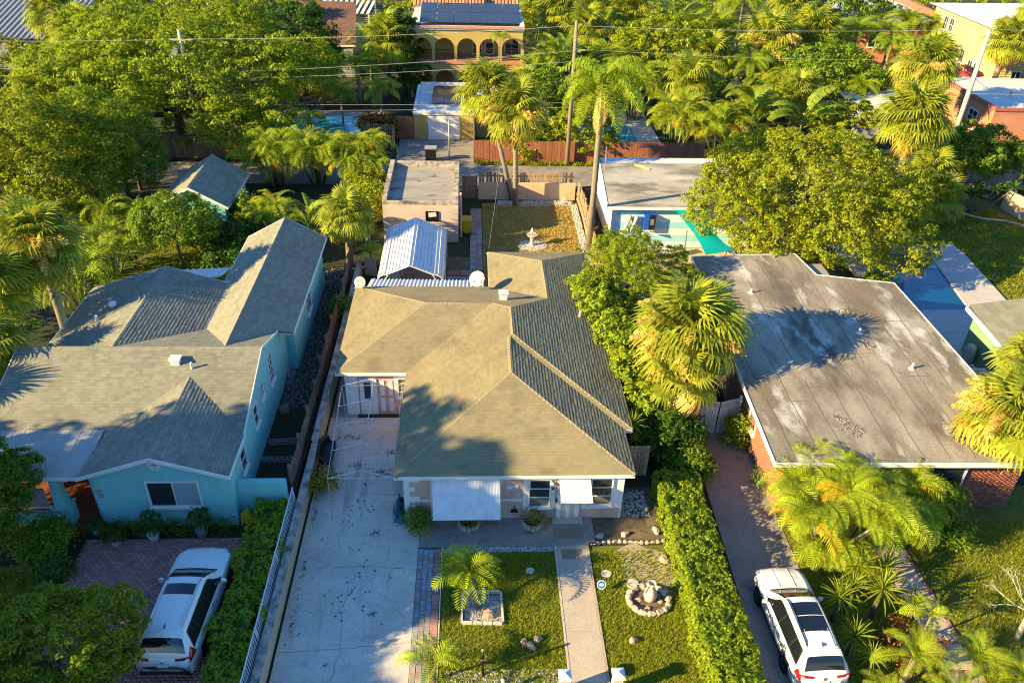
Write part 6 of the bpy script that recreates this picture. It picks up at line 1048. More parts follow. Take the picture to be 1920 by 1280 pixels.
# lower right garden
for k, (lb, x, y, h, s) in enumerate([('spiky yucca nearest the white roofed car', 12.75, 17.8, 1.2, 1.0), ('spiky yucca overlapping the upper end of the garden path', 13.85, 19.0, 1.4, 1.15), ('dark spiky yucca hanging over the garden path slabs', 15.0, 19.2, 1.0, 1.1), ('large spiky yucca in the middle of the group', 14.2, 17.9, 1.5, 1.2), ('narrow spiky yucca left of the large one', 13.25, 18.1, 1.4, .9), ('spiky yucca drooping at the lower end of the path', 15.5, 17.8, .7, 1.0), ('low spiky yucca behind the pale arching frond', 12.75, 16.4, 1.0, .95), ('small spiky yucca by the car rear lamp', 13.05, 15.7, .9, .8)]): yucca(lb, x, y, h, s, 50, k)
feather_palm('pygmy date palm with pale arching fronds beside the car', 14.05, 15.2, 1.5, DATE, .85, 18, 21, .09, 'date_palm', lo=-20); feather_palm('pygmy date palm at the bottom right', 16.4, 15.4, 1.0, DATE, .85, 18, 22, .08, 'date_palm', lo=-20); feather_palm('bushy pygmy date palm at the bottom right corner', 17.6, 14.8, .8, DATE, .8, 18, 23, .08, 'date_palm', lo=-20); feather_palm('small upright palm in the bed of spiky plants', 15.5, 16.9, 1.3, YOUNG, .6, 10, 24, .04, 'young_palm'); feather_palm('low feathery palm at the bottom edge by the car', 12.9, 14.2, .6, DATE, .8, 18, 25, .07, 'date_palm', lo=-15); feather_palm('low feathery palm at the bottom edge below the spiky bed', 15.0, 14.0, .9, DATE, .8, 18, 26, .07, 'date_palm', lo=-15)
bush('ground_shrub', 'mixed low shrub among the spiky plants', 'shrub', (14.9, 16.4, 0), .8, .6, 1800, .13, 'lf_croton', 33); bush('side_shrub', 'green shrub right of the bright palm clump', 'shrub', (18.9, 21.6, 0), .6, .8, 2500, .15, 'lf_mid', 34); bush('wall_shrub', 'shrub beneath the flat roof window', 'shrub', (18.5, 22.4, 0), .8, 1.9, 3200, .14, 'lf_mid', 35); bush('wall_shrub', 'small tufted shrub at the foot of the salmon brick wall', 'shrub', (12.45, 24.6, 0), .45, .5, 1200, .22, 'lf_shade', 36, wr=.12)
# bare white tree
t = thing('bare_tree', 'leafless pale branched tree at the right edge', 'tree', (19.0, 16.9, 0)); gq = random.Random(12); b = MB()
def twig(p, d, l, r, k):
    q_ = p+d*l; b.tube([p, p.lerp(q_, .5)+Vector((gq.uniform(-.05, .05), gq.uniform(-.05, .05), gq.uniform(-.03, .05)))*l, q_], [r, r*.85, r*.7], 5)
    if k:
        for s in range(2 if gq.random() < .7 else 3): twig(q_, (d+Vector((gq.uniform(-.8, .8), gq.uniform(-.8, .8), gq.uniform(-.35, .5)))).normalized(), l*gq.uniform(.6, .85), r*.68, k-1)
b.tube([(0, 0, 0), (-.1, 0, 1.4)], [.11, .08], 7)
for d_ in ((-1, .3, .5), (-.8, -.4, .6), (.4, .5, .8), (-.3, .9, .6), (.6, -.5, .7)): twig(Vector((-.1, 0, 1.4)), Vector(d_).normalized(), .5, .03, 4)
b.build('branches', 'bark_pale', t, True, world=False)
# side-yard plants and pots
bush('yard_shrub', 'rounded shrub overhanging the brown fence', 'shrub', (-6.9, 37.8, 0), .7, 1.5, 2600, .12, 'lf_mid', 38); bush('yard_shrub', 'dark shrub before the teal shed wall', 'shrub', (-17.2, 46.6, 0), 1.3, 2.2, 5000, .2, 'lf_mid', 46); bush('yard_shrub', 'dark shrub at the right corner of the teal shed', 'shrub', (-14.6, 49.5, 0), 1.0, 2.3, 4500, .2, 'lf_mid', 47); bush('yard_shrub', 'leafy shrub behind the grey gable end', 'shrub', (-14.6, 46, 0), 1.5, 2.0, 5000, .2, 'lf_dark', 39); bush('yard_shrub', 'light shrub left of the flat garage', 'shrub', (-6.8, 50.6, 0), 1.2, 2.8, 4500, .18, 'lf_yel', 40); bush('yard_shrub', 'shrub at the corner of the flat garage roof', 'shrub', (-7.4, 55, 0), 1.6, 2.0, 4500, .2, 'lf_yel', 41); bush('pool_shrub', 'shrub between flat roof and swimming pool', 'shrub', (24.0, 40.5, 0), .8, 1.6, 3200, .15, 'lf_mid', 42); bush('court_shrub', 'leafy plant below the turquoise sail', 'shrub', (16.4, 41.3, 0), .7, 1.6, 2400, .16, 'lf_yel', 43); bush('court_shrub', 'dark leafy plant under the oak', 'shrub', (19.2, 41.3, 0), 1.1, 2.2, 4000, .16, 'lf_mid', 44)
# wild thickets closing the ground between the palms (uncountable)
SKIP = [(-6.6, 56, 5, 78), (-7.5, 77, 6, 94), (-21, 66.5, -8, 76), (9.2, 62, 16.8, 78), (-22, 85, -11, 113), (33.5, 50, 46, 64), (45, 66, 75, 98), (44, 96, 58, 120), (34, 68.5, 40.5, 75), (-65, 84, -40, 98), (-24, 46, -14, 56), (-10, 62, -5, 69), (-30, 56.5, 70, 62.4)]
def thicket(name, label, m, rects, step, rr, hh, n, l, seed):
    g = np.random.default_rng(seed); bl = []
    for x0, y0, x1, y1 in rects:
        for x in np.arange(x0, x1, step):
            for y in np.arange(y0, y1, step):
                px_, py_ = x+g.uniform(-1, 1)*step*.45, y+g.uniform(-1, 1)*step*.45; r_ = g.uniform(*rr)
                if any(a-r_*.6 < px_ < c+r_*.6 and b_-r_*.6 < py_ < d+r_*.6 for a, b_, c, d in SKIP): continue
                h_ = g.uniform(*hh); bl.append((px_, py_, h_*.5, r_, r_, h_*.55))
    C, D = crown_pts(bl, n, g, per=46, clump=.6, low=-.2); V, F = leaves(C, D, l, g); tag(inst(name, npmesh(name, V, F, m)), label, 'thicket', kind='stuff')
thicket('thicket', 'yellow green undergrowth between the far palms', 'lf_yel', [(-60, 64, 75, 140)], 6.5, (1.8, 3.2), (2.5, 5.6), 80000, .34, 1)
thicket('thicket', 'mid green undergrowth between the far palms', 'lf_mid', [(-60, 64, 75, 140)], 6.5, (1.8, 3.2), (2.0, 4.6), 65000, .34, 2)
thicket('thicket', 'dark undergrowth beside the left yards', 'lf_dark', [(-46, 40, -21.5, 64), (-20, 56.5, -7, 57.5), (-34, 24, -22.5, 40), (-13.5, 43.5, -9, 47)], 3.4, (1.0, 1.9), (1.2, 2.6), 30000, .24, 3)
thicket('thicket', 'undergrowth round the right hand lawn', 'lf_mid', [(40.5, 45, 60, 66), (24.5, 52, 33, 57), (22, 56.8, 24, 58.5), (8.2, 38.5, 8.6, 42)], 3.2, (1.0, 1.9), (1.2, 2.6), 16000, .24, 4)
# trees standing outside the frame, towards the sun, whose shade falls into it
def shade_tree(label, x, y, h, r, seed, n=44000): tree('shade_tree', label, 'tree', (x, y, 0), [(0, 0, h-r*.8, r, r, r*.8), (r*.7, .3*r, h-r*1.3, r*.7, r*.7, r*.6), (-.6*r, -.5*r, h-r*1.4, r*.7, r*.7, r*.6), (.1*r, -.8*r, h-r*1.5, r*.65, r*.65, r*.6), (-.1*r, .7*r, h-r*1.5, r*.6, r*.6, r*.6)], n, .42, 'lf_mid', seed, .35, h*.35, group='trees outside the view', clump=.7, gaps=.05)
shade_tree('tall tree outside the frame at far left, first of three', -31, 13.0, 16.2, 5.3, 101); shade_tree('tall tree outside the frame at far left, second of three', -30, 5.5, 10.8, 4.8, 102); shade_tree('tall tree outside the frame at far left, third of three', -30, -2.5, 12.0, 5.4, 103)
# ================================================================== cars
def cr(a, b, c, d, t): return .5*((2*b)+(-a+c)*t+(2*a-5*b+4*c-d)*t*t+(-a+3*b-3*c+d)*t**3)
ST = [(-2.50, .70, .66, .74, .52), (-2.46, .84, .90, .96, .68), (-2.36, .92, 1.03, 1.14, .72), (-2.20, .95, 1.07, 1.42, .68), (-1.96, .965, 1.08, 1.665, .59), (-1.2, .968, 1.07, 1.725, .60), (-.4, .968, 1.05, 1.735, .60), (.22, .968, 1.03, 1.70, .595), (.62, .968, 1.01, 1.47, .64), (1.08, .965, 1.00, 1.12, .74), (1.6, .96, .97, 1.065, .76), (2.0, .93, .92, 1.01, .71), (2.24, .86, .82, .91, .62), (2.39, .74, .70, .78, .50), (2.46, .58, .58, .64, .38)]
def station(y):
    i = 0
    while i < len(ST)-2 and ST[i+1][0] < y: i += 1
    t = min(1, max(0, (y-ST[i][0])/(ST[i+1][0]-ST[i][0]))); P_ = [ST[max(i-1, 0)], ST[i], ST[i+1], ST[min(i+2, len(ST)-1)]]
    return [cr(*[p[k] for p in P_], t) for k in range(1, 5)]
def ring(y):
    w_, zb, zt, wt = station(y); z0 = .26+.10*max(0, abs(y)-1.9); mid = z0+(zb-z0)*.5
    return [(0, z0), (w_*.88, z0), (w_*.97, z0+.13), (w_*1.0, mid), (w_*.975, zb), (wt+(w_-wt)*.14, zt-.10*min(1, (zt-zb)*2)), (wt*.86, zt-.012), (wt*.45, zt+.018), (0, zt+.028)]
def SURF(y, v):   # v in 0..8 on the right side, negative mirrored
    s = 1 if v >= 0 else -1; v = abs(v); r = ring(y); i = min(int(v), 7); t = v-i; P_ = [r[max(i-1, 0)], r[i], r[i+1], r[min(i+2, 8)]]
    if i == 7: P_[3] = (-r[7][0], r[7][1])
    if i in (0, 3, 4): x = r[i][0]+(r[i+1][0]-r[i][0])*t; z = r[i][1]+(r[i+1][1]-r[i][1])*t
    else: x, z = cr(*[p[0] for p in P_], t), cr(*[p[1] for p in P_], t)
    return Vector((s*x, y, z))
def car(label, loc, rotz, scl, roofglass, tails, rails, rim, group):
    t = thing('parked_car', label, 'car', loc, rotz, group); t.scale = scl
    ys = [-2.5+4.96*i/62 for i in range(63)]; vv = [0, .9, 1.0, 1.5, 2, 2.5, 3, 3.5, 4, 4.12, 4.5, 4.9, 5, 5.3, 5.7, 6, 6.5, 7, 7.5, 8]; vs_ = vv+[-v for v in reversed(vv[1:-1])]; n = len(vs_); b = MB()
    b.add([SURF(y, v) for y in ys for v in vs_], [(i*n+j, i*n+(j+1) % n, (i+1)*n+(j+1) % n, (i+1)*n+j) for i in range(62) for j in range(n)]+[tuple(range(n)), tuple(62*n+j for j in range(n-1, -1, -1))])
    b.f = [tuple(reversed(f)) for f in b.f]; b.build('body', 'car_white', t, True, world=False)
    def patch(name, m, yb0, yb1, yt0, yt1, v0, v1, off=.006, nu=10, nv=6, sm=True):
        P_ = []
        for i in range(nv+1):
            v = v0+(v1-v0)*i/nv; f = i/nv
            for j in range(nu+1):
                y = (yb0+(yb1-yb0)*j/nu)*(1-f)+(yt0+(yt1-yt0)*j/nu)*f; e = .01; a = SURF(y, v); du = SURF(y+e, v)-SURF(y-e, v); dv = SURF(y, v+e*.5 if v >= 0 else v-e*.5)-SURF(y, v-e*.5 if v >= 0 else v+e*.5); nn = du.cross(dv)
                if nn.length > 1e-9: nn.normalize()
                if nn.dot(a-Vector((0, y, .8))) < 0: nn = -nn
                P_.append(a+nn*off)
        return MB().add(P_, [(i*(nu+1)+j, i*(nu+1)+j+1, (i+1)*(nu+1)+j+1, (i+1)*(nu+1)+j) for i in range(nv) for j in range(nu)]).build(name, m, t, sm, world=False)
    def cap(name, m, y0, y1, k0, k1, off=.006, nv=16, nu=8, inset=0):      # patch across the top from -k to +k
        P_ = []
        for j in range(nu+1):
            y = y0+(y1-y0)*j/nu; k = k0+(k1-k0)*j/nu
            for i in range(nv+1):
                s = -1+2*i/nv; a = SURF(y, math.copysign(8-(8-k)*abs(s), s) if s else 8); a = Vector((a.x, a.y, a.z)); e = .02; du = SURF(y+e, math.copysign(8-(8-k)*abs(s), s) if s else 8)-SURF(y-e, math.copysign(8-(8-k)*abs(s), s) if s else 8); nn = Vector((a.x*.35, -du.z, du.y)).normalized(); P_.append(a+nn*off)
        return MB().add(P_, [(j*(nv+1)+i, j*(nv+1)+i+1, (j+1)*(nv+1)+i+1, (j+1)*(nv+1)+i) for j in range(nu) for i in range(nv)]).build(name, m, t, True, world=False)
    for s in (1, -1):
        patch('window_trim', 'black', -2.06, .90, -1.80, .36, s*4.08, s*4.92, .003, 16)
        for y in (.42, -.32, -1.32): patch('door_seam', 'black', y-.008, y+.008, y-.008, y+.008, s*2.1, s*4.0, .003, 1, 6)
        patch('side_window', 'car_glass', -.28, .82, -.30, .28, s*4.14, s*4.86); patch('side_window', 'car_glass', -1.28, -.36, -1.24, -.38, s*4.14, s*4.86); patch('side_window', 'car_glass', -1.98, -1.36, -1.72, -1.34, s*4.18, s*4.84, nu=5)
        m_ = MB().lathe([(.03, -.09), (.1, -.07), (.12, 0), (.09, .07), (.02, .09)], 10, (s*1.06, .66, 1.06), 1.0, .6); mo = m_.build('wing_mirror', 'car_white', t, True, world=False); MB().bar((s*.95, .66, 1.03), (s*1.03, .66, 1.04), .05, .04).build('mirror_arm', 'black', mo, world=False)
        for y in (-.25, -1.2): patch('door_handle', 'chrome', y-.1, y+.1, y-.1, y+.1, s*3.72, s*3.82, .018, 3, 1)
        patch('sill_trim', 'black', -1.0, 1.0, -1.0, 1.0, s*1.05, s*2.0, .012, 10, 3)
        patch('head_lamp', 'headlamp', 1.95, 2.36, 2.0, 2.33, s*3.75, s*4.6, .008, 6, 3)
        for k, y in enumerate((1.42, -1.42)):
            patch('arch_trim', 'black', y-.45, y+.45, y-.34, y+.34, s*1.05, s*3.15, .010, 12, 5)
            wh = MB().lathe([(.16, -.11), (.31, -.11), (.355, -.07), (.36, 0), (.355, .08), (.31, .115), (.235, .115), (.235, .07), (.05, .07)], 26).mesh('tyre', 'tyre', True); tw_ = inst('wheel', wh, t, (s*.885, y, .36), (0, R(90)*s, 0)); b = MB(); b.lathe([(.05, .05), (.225, .06), (.235, .10), (.22, .105), (.20, .075), (.05, .085)], 26)
            ri = b.build('rim', rim, tw_, True, world=False); sp = MB()
            for a in range(10): c_, s_ = math.cos(a*math.pi/5), math.sin(a*math.pi/5); sp.bar((c_*.04, s_*.04, .098), (c_*.215, s_*.215, .102), .022, .035)
            sp.build('spokes', 'rim', ri, world=False)
        if rails: MB().tube([SURF(-1.75, s*5.8)+Vector((0, 0, .0)), SURF(-1.6, s*5.75)+Vector((0, 0, .05)), SURF(-.6, s*5.75)+Vector((0, 0, .055)), SURF(.05, s*5.75)+Vector((0, 0, .05)), SURF(.2, s*5.8)], .022, 6).build('roof_rail', rails, t, True, world=False)
        if tails == 'wide': patch('tail_lamp', 'tail', -2.44, -2.03, -2.38, -2.12, s*3.72, s*4.5, .012, 6, 3)
        else: patch('tail_lamp', 'tail', -2.46, -2.1, -2.40, -2.18, s*3.55, s*4.25, .012, 6, 3)
    for s in (1, -1): MB().bar((s*.42, -2.445, 1.0), (s*.66, -2.425, 1.015), .05, .075).bar((s*.66, -2.425, 1.015), (s*.91, -2.33, 1.01), .05, .11).build('rear_lamp', 'tail', t, world=False)
    cap('windscreen', 'car_glass', 1.02, .28, 5.25, 5.3); cap('wiper_cowl', 'black', 1.13, 1.03, 5.35, 5.3, .008, nu=2)
    cap('rear_window', 'car_glass', -2.33, -2.06, 5.2, 5.5); cap('spoiler', 'car_white', -2.06, -1.86, 5.3, 5.6, .035, nu=3)
    for y0, y1 in roofglass: cap('sunroof', 'car_glass', y0, y1, 6.15, 6.15, .006)
    for x in (-.42, -.21, 0, .21, .42): MB().tube([Vector((x, y, SURF(y, 7)[2]+.003)) for y in (-1.8, -1.45, -1.1)], .005, 4).build('roof_rib', 'car_white', t, world=False)
    MB().add([(0, -1.72, 1.80), (-.02, -1.80, 1.72), (.02, -1.80, 1.72), (0, -1.62, 1.73), (0, -1.8, 1.79)], [(0, 1, 4), (0, 4, 2), (0, 3, 1), (0, 2, 3)]).build('roof_antenna', 'black', t, world=False)
    for x in (-.3, .3): MB().tube([(x, y, SURF(y, 7.3 if x > 0 else -7.3)[2]+.004) for y in (1.2, 1.6, 2.0, 2.2)], .012, 4).build('bonnet_crease', 'car_white', t, world=False)
    MB().box(-.18, -2.515, .72, .18, -2.485, .85).build('number_plate', 'plate', t, world=False); MB().lathe([(.055, 0), (.055, .02), (.035, .025)], 14).build('emblem', 'chrome', t, world=False).matrix_basis = Matrix.Translation((0, -2.46, .93)) @ Matrix.Rotation(R(70), 4, 'X')
    MB().box(-.78, -2.52, .36, .78, -2.3, .52).build('rear_bumper_trim', 'black', t, world=False); MB().box(-.62, 2.38, .36, .62, 2.5, .58).build('front_grille', 'black', t, world=False)
    MB().box(-.8, -2.0, .2, .8, 2.0, .34).build('underbody', 'black', t, world=False); return t
car('white three row car parked on the brick drive in shade', (-9.68, 18.42, .05), R(-1.5), (1, 1, 1), [(-.05, -.5)], 'wide', 'chrome', 'rim_dark', 'parked cars')
car('white compact crossover with panoramic roof on the side driveway', (11.14, 17.25, .03), R(1.0), (.925, .95, .97), [(.0, -.55), (-.58, -1.2)], 'short', 'iron', 'rim_dark', 'parked cars')
# ================================================================== front yard details
g = random.Random(21)
def rock_mesh(seed, m='rock', flat=.75):
    q_ = random.Random(seed); bm = MB(); n, k = 9, 6; ph = [q_.uniform(0, 6) for _ in range(6)]; V = []
    for i in range(k+1):
        a = math.pi*i/k
        for j in range(n):
            t = 2*math.pi*j/n; x, y, z = math.sin(a)*math.cos(t), math.sin(a)*math.sin(t), math.cos(a); r = 1+.16*math.sin(3*x+ph[0])+.16*math.sin(4*y+ph[1])+.14*math.sin(5*z+ph[2]+2*x)+q_.uniform(-.07, .07); V.append((x*r, y*r, z*r*flat))
    return bm.add(V, [(i*n+j, i*n+(j+1) % n, (i+1)*n+(j+1) % n, (i+1)*n+j) for i in range(k) for j in range(n)]).mesh('rock', m)
RK = [rock_mesh(i) for i in range(4)]; KS = [rock_mesh(10+i, 'kerb_stone', .6) for i in range(4)]
def rock(label, x, y, sx, sy, sz, name='rock', ms=RK, group=None, z=None): return tag(inst(name, g.choice(ms), None, (x, y, sz*.5 if z is None else z), (0, 0, g.uniform(0, 6)), (sx, sy, sz)), label, 'rock', group)
rock('left rock of the coral rock trio on the front lawn', 1.78, 17.1, .13, .11, .14); rock('middle rock of the coral rock trio on the front lawn', 2.0, 16.95, .15, .16, .15); rock('right rock of the coral rock trio on the front lawn', 2.24, 17.2, .16, .13, .16); rock('single coral rock on the lawn right of the walk', 5.52, 17.08, .15, .15, .16); rock('large pinkish rock in the square gravel bed', .62, 18.25, .27, .17, .17); rock('small rock at the corner of the gravel bed', .78, 18.95, .1, .1, .1); rock('brown rock beside the clipped hedge', 7.3, 20.6, .2, .16, .2)
for lb, x, y, s in (('square stone nearest the porch in the dirt bed', 4.98, 21.85, .17), ('square stone in the middle of the dirt bed', 6.02, 21.95, .17), ('square stone in the dirt bed nearest the hedge', 7.3, 22.1, .2), ('small stone at the back of the dirt bed', 7.1, 23.3, .12)): tag(inst('stepping_stone', KS[0], None, (x, y, .06), (0, 0, g.uniform(0, 6)), (s, s*.85, .12)), lb, 'stone')
for i in range(13): tag(inst('edging_stone', g.choice(KS), None, (4.9+i*.215, 21.5+.06*math.sin(i*.5)+i*.008, .05), (0, 0, g.uniform(-.2, .2)), (.115, .07, .11)), ORD[i]+' edging stone from the walk in the row between dirt bed and lawn', 'stone', 'edging stones of the dirt bed')
for i, (lb, x, y, s) in enumerate((('pale round stepping stone in the left lawn', 2.15, 20.2, .16), ('pale round stepping stone right of the walk', 5.0, 20.0, .19), ('pale round stepping stone above the stone ring', 5.92, 19.5, .24))): b_ = MB().prism(blob(0, 0, s, s, 14, .12, seed=200+i), 0, .035).build('stepping_stone', 'gravel'); b_.location = (x, y, .03); tag(b_, lb, 'stone')
for i in range(15):
    a = 6.283*i/15+.1; tag(inst('ring_stone', g.choice(KS), None, (6.36+.74*math.cos(a), 18.78+.62*math.sin(a), .07), (0, 0, a), (.13, .155, .16)), 'tan ring stone round the pitcher, '+ORD[i]+' counterclockwise from the one nearest the hedge', 'stone', 'stones of the ring')
sheet('ring_sand', blob(6.36, 18.78, .66, .54, 20, .08, seed=6), .02, 'dirt')
for i in range(4): rock(('rubble stone inside the ring, left of the pitcher', 'rubble stone inside the ring, in front of the pitcher', 'rubble stone inside the ring, right of the pitcher', 'rubble stone inside the ring, behind the pitcher')[i], 6.36+(-.38, -.1, .42, .15)[i], 18.75+(.05, -.35, -.02, .36)[i], .13, .1, .08, 'rubble')
pt = thing('clay_pitcher', 'tall pale clay pitcher standing in the stone ring', 'pitcher', (6.4, 18.82, 0)); MB().lathe([(.13, .02), (.2, .1), (.24, .28), (.21, .48), (.13, .66), (.10, .76), (.13, .88), (.15, .92), (.12, .9), (.08, .76)], 20, (6.4, 18.82, 0)).build('body', 'ceramic', pt, True); MB().tube([(6.3, 18.78, .84), (6.17, 18.74, .7), (6.17, 18.74, .5), (6.24, 18.76, .38)], .03, 7).build('handle', 'ceramic', pt, True); MB().add([(6.36, 18.7, .93), (6.46, 18.7, .93), (6.42, 18.6, .97)], [(0, 1, 2)]).wallpoly([(6.36, 18.71, .92), (6.46, 18.71, .92), (6.42, 18.6, .965)], (0, .005, -.02)).build('spout', 'ceramic', pt)
bd_ = thing('bed_kerb', 'square white stone kerb round the young palm', 'kerb', (.36, 18.55, 0))
for a_, c_, n_ in (((-.34, 17.92), (1.06, 17.86), 4), ((1.08, 17.9), (1.04, 19.2), 4), ((1.0, 19.22), (-.32, 19.22), 4), ((-.34, 19.2), (-.36, 17.95), 4)):
    for i in range(n_): p = Vector((a_[0]+(c_[0]-a_[0])*(i+.03)/n_, a_[1]+(c_[1]-a_[1])*(i+.03)/n_, .07)); q2 = Vector((a_[0]+(c_[0]-a_[0])*(i+.97)/n_, a_[1]+(c_[1]-a_[1])*(i+.97)/n_, .07+g.uniform(-.01, .01))); MB().bar(p, q2, .08, .14).build('kerb_block', 'gravel', bd_)
for lb, x in (('left pink gate pillar with white cap at the street end of the walk', 2.92), ('right pink gate pillar with white cap at the street end of the walk', 4.62)):
    t = thing('gate_pillar', lb, 'pillar', (x, 15.2, 0), group='gate pillars'); MB().box(-.15, -.15, 0, .15, .15, .95).build('shaft', 'pink_pale', t, world=False); MB().add([(-.2, -.2, .95), (.2, -.2, .95), (.2, .2, .95), (-.2, .2, .95), (-.2, -.2, 1.03), (.2, -.2, 1.03), (.2, .2, 1.03), (-.2, .2, 1.03), (0, 0, 1.12)], [(3, 2, 1, 0), (0, 1, 5, 4), (1, 2, 6, 5), (2, 3, 7, 6), (3, 0, 4, 7), (4, 5, 8), (5, 6, 8), (6, 7, 8), (7, 4, 8)]).build('cap', 'white', t, world=False)
bpst = thing('black_post', 'thin black metal post on the lawn by the street gravel', 'post', (.35, 15.95, 0)); MB().tube([(0, 0, 0), (0, 0, 1.25)], .045, 10).build('shaft', 'black', bpst, True, world=False); MB().lathe([(.05, 1.25), (.055, 1.3), (.02, 1.34)], 10).build('finial', 'wood_tan', bpst, True, world=False)
for z in (.45, .8): MB().lathe([(.05, z), (.056, z+.02), (.05, z+.04)], 10).build('band', 'galv', bpst, world=False)
wp = thing('white_post', 'short white post in the street gravel', 'post', (.98, 15.35, 0)); MB().box(-.05, -.05, 0, .05, .05, .55).lathe([(.06, .55), (.06, .58), (.01, .62)], 8).build('shaft', 'white', wp, world=False); wp2 = thing('white_post', 'short white post at the foot of the clipped hedge', 'post', (7.3, 14.9, 0)); MB().box(-.05, -.05, 0, .05, .05, .6).lathe([(.06, .6), (.06, .63), (.01, .67)], 8).build('shaft', 'white', wp2, world=False)
sgn = thing('security_sign', 'small blue and white octagonal sign on a stake beside the walk', 'sign', (4.68, 19.25, 0)); MB().tube([(0, 0, 0), (0, 0, .32)], .012, 6).build('stake', 'galv', sgn, world=False)
def oct_(r, z, d, m, nm, sy=1.0):
    o = MB().prism([(r*math.cos(R(22.5+45*i)), r*sy*math.sin(R(22.5+45*i))) for i in range(8)], 0, d).build(nm, m, sgn, world=False); o.matrix_basis = Matrix.Translation((0, -.01, .36)) @ Matrix.Rotation(R(50), 4, 'X') @ Matrix.Translation((0, 0, z)); return o
oct_(.17, 0, .012, 'white', 'board'); oct_(.145, .012, .003, 'print_blue', 'print'); oct_(.10, .0155, .003, 'white', 'print_panel', .5); oct_(.022, .019, .003, 'orange', 'print_dot')
sg2 = thing('black_sign', 'small black sign with white script at the patio corner', 'sign', (4.66, 21.35, 0)); MB().bar((-.16, 0, .16), (.16, 0, .16), .02, .16).build('board', 'black', sg2, world=False); MB().tube([(-.1, -.013, .14), (-.05, -.013, .2), (0, -.013, .15), (.06, -.013, .19), (.11, -.013, .17)], .009, 4).build('script', 'white', sg2, world=False)
for x in (-.1, .1): MB().tube([(x, .005, 0), (x, .005, .1)], .008, 5).build('leg', 'black', sg2, world=False)
pn = thing('black_dustpan', 'black long handled dustpan hanging on the pink front wall', 'dustpan', (1.68, 22.88, .5)); MB().wallpoly([(1.53, 22.86, .42), (1.83, 22.86, .42), (1.79, 22.86, .56), (1.57, 22.86, .56)], (0, -.05, 0)).build('pan', 'black', pn); MB().bar((1.68, 22.85, .56), (1.68, 22.85, .74), .03, .03, (0, 1, 0)).build('handle', 'black', pn)
def planter(lb, x, m, plant):
    t = thing('block_planter', lb, 'planter', (x, 22.62, .034), group='half round planters')
    for i in range(7):
        a0 = math.pi+math.pi*i/7+.03; a1 = math.pi+math.pi*(i+1)/7-.03; P_ = [(r*math.cos(a), r*math.sin(a)) for r, a in ((.46, a0), (.46, (a0+a1)/2), (.46, a1), (.36, a1), (.36, (a0+a1)/2), (.36, a0))]; MB().prism(P_, 0, .19).build('block', 'mortar' if m == 0 else 'kerb_stone', t, world=False)
    MB().prism([(.36*math.cos(math.pi+math.pi*i/10), .36*math.sin(math.pi+math.pi*i/10)) for i in range(11)], 0, .13).build('soil', 'soil', t, world=False); return t
planter('half round block planter with clipped shrub at the house corner', -2.02, 0, 0); bush('planter_shrub', 'clipped dark shrub in the corner planter', 'shrub', (-2.02, 22.45, .15), .34, .55, 1800, .09, 'lf_mid', 61)
planter('half round block planter below the wide awning', -.12, 1, 1); bush('planter_plant', 'sparse small plant in the planter below the awning', 'plant', (.1, 22.5, .15), .15, .28, 160, .1, 'lf_gold', 62)
planter('half round block planter below the front window', 2.4, 1, 2); bush('planter_plant', 'golden croton in the planter below the front window', 'plant', (2.4, 22.48, .15), .2, .5, 380, .12, 'lf_gold', 63)
# blue tarpaulin heap
n = 14; tb = MB(); V = []
for i in range(n+1):
    for j in range(n+1):
        u, v = i/n, j/n; e = math.sin(math.pi*u)*math.sin(math.pi*v); V.append((-3.12+u*.5+.05*math.sin(9*v+3*u), 22.65+v*1.35+.06*math.sin(8*u), .05+e**.5*(.55+.18*math.sin(13*u+5*v)+.16*math.sin(11*v-6*u))))
tb.add(V, [(i*(n+1)+j, (i+1)*(n+1)+j, (i+1)*(n+1)+j+1, i*(n+1)+j+1) for i in range(n) for j in range(n)]); tag(tb.build('tarpaulin', 'blue_tarp'), 'crumpled dark blue tarpaulin heaped at the pink house corner', 'tarpaulin')
# canopy frame
cf = thing('canopy_frame', 'bare white tube canopy frame over the driveway', 'canopy frame', (-4.2, 25.9, 0)); L0, L1, XM = -5.52, -3.02, -4.2
for nm, pts in (('side_rail', [(L0, 22.95, 2.2), (L0-.25, 28.9, 2.2)]), ('side_rail', [(L1, 22.95, 2.2), (L1-.1, 28.9, 2.2)]), ('ridge_tube', [(XM, 22.95, 2.6), (XM-.15, 28.9, 2.6)])): MB().tube(pts, .017, 6).build(nm, 'galv', cf)
for y in (22.95, 24.55, 26.1, 27.4, 28.9): f = (y-22.95)/5.95; MB().tube([(L0-.25*f, y, 2.2), (XM-.15*f, y, 2.6), (L1-.1*f, y, 2.2)], .014, 6).build('rafter', 'galv', cf)
for y in (22.95, 26.1, 28.9): f = (y-22.95)/5.95; MB().tube([(L0-.25*f, y, 2.2), (L1-.1*f, y, 2.22)], .012, 6).build('tie_tube', 'galv', cf)
for x, y in ((L0, 22.95), (L0-.25, 28.9), (L1-.1, 28.9), (L1-.0, 22.95)): MB().tube([(x, y, .03), (x, y, 2.2)], .017, 6).build('leg', 'galv', cf)
MB().tube([(L0-.25, 28.9, 2.2), (L0+.35, 26.6, .05)], .012, 6).build('brace', 'galv', cf)
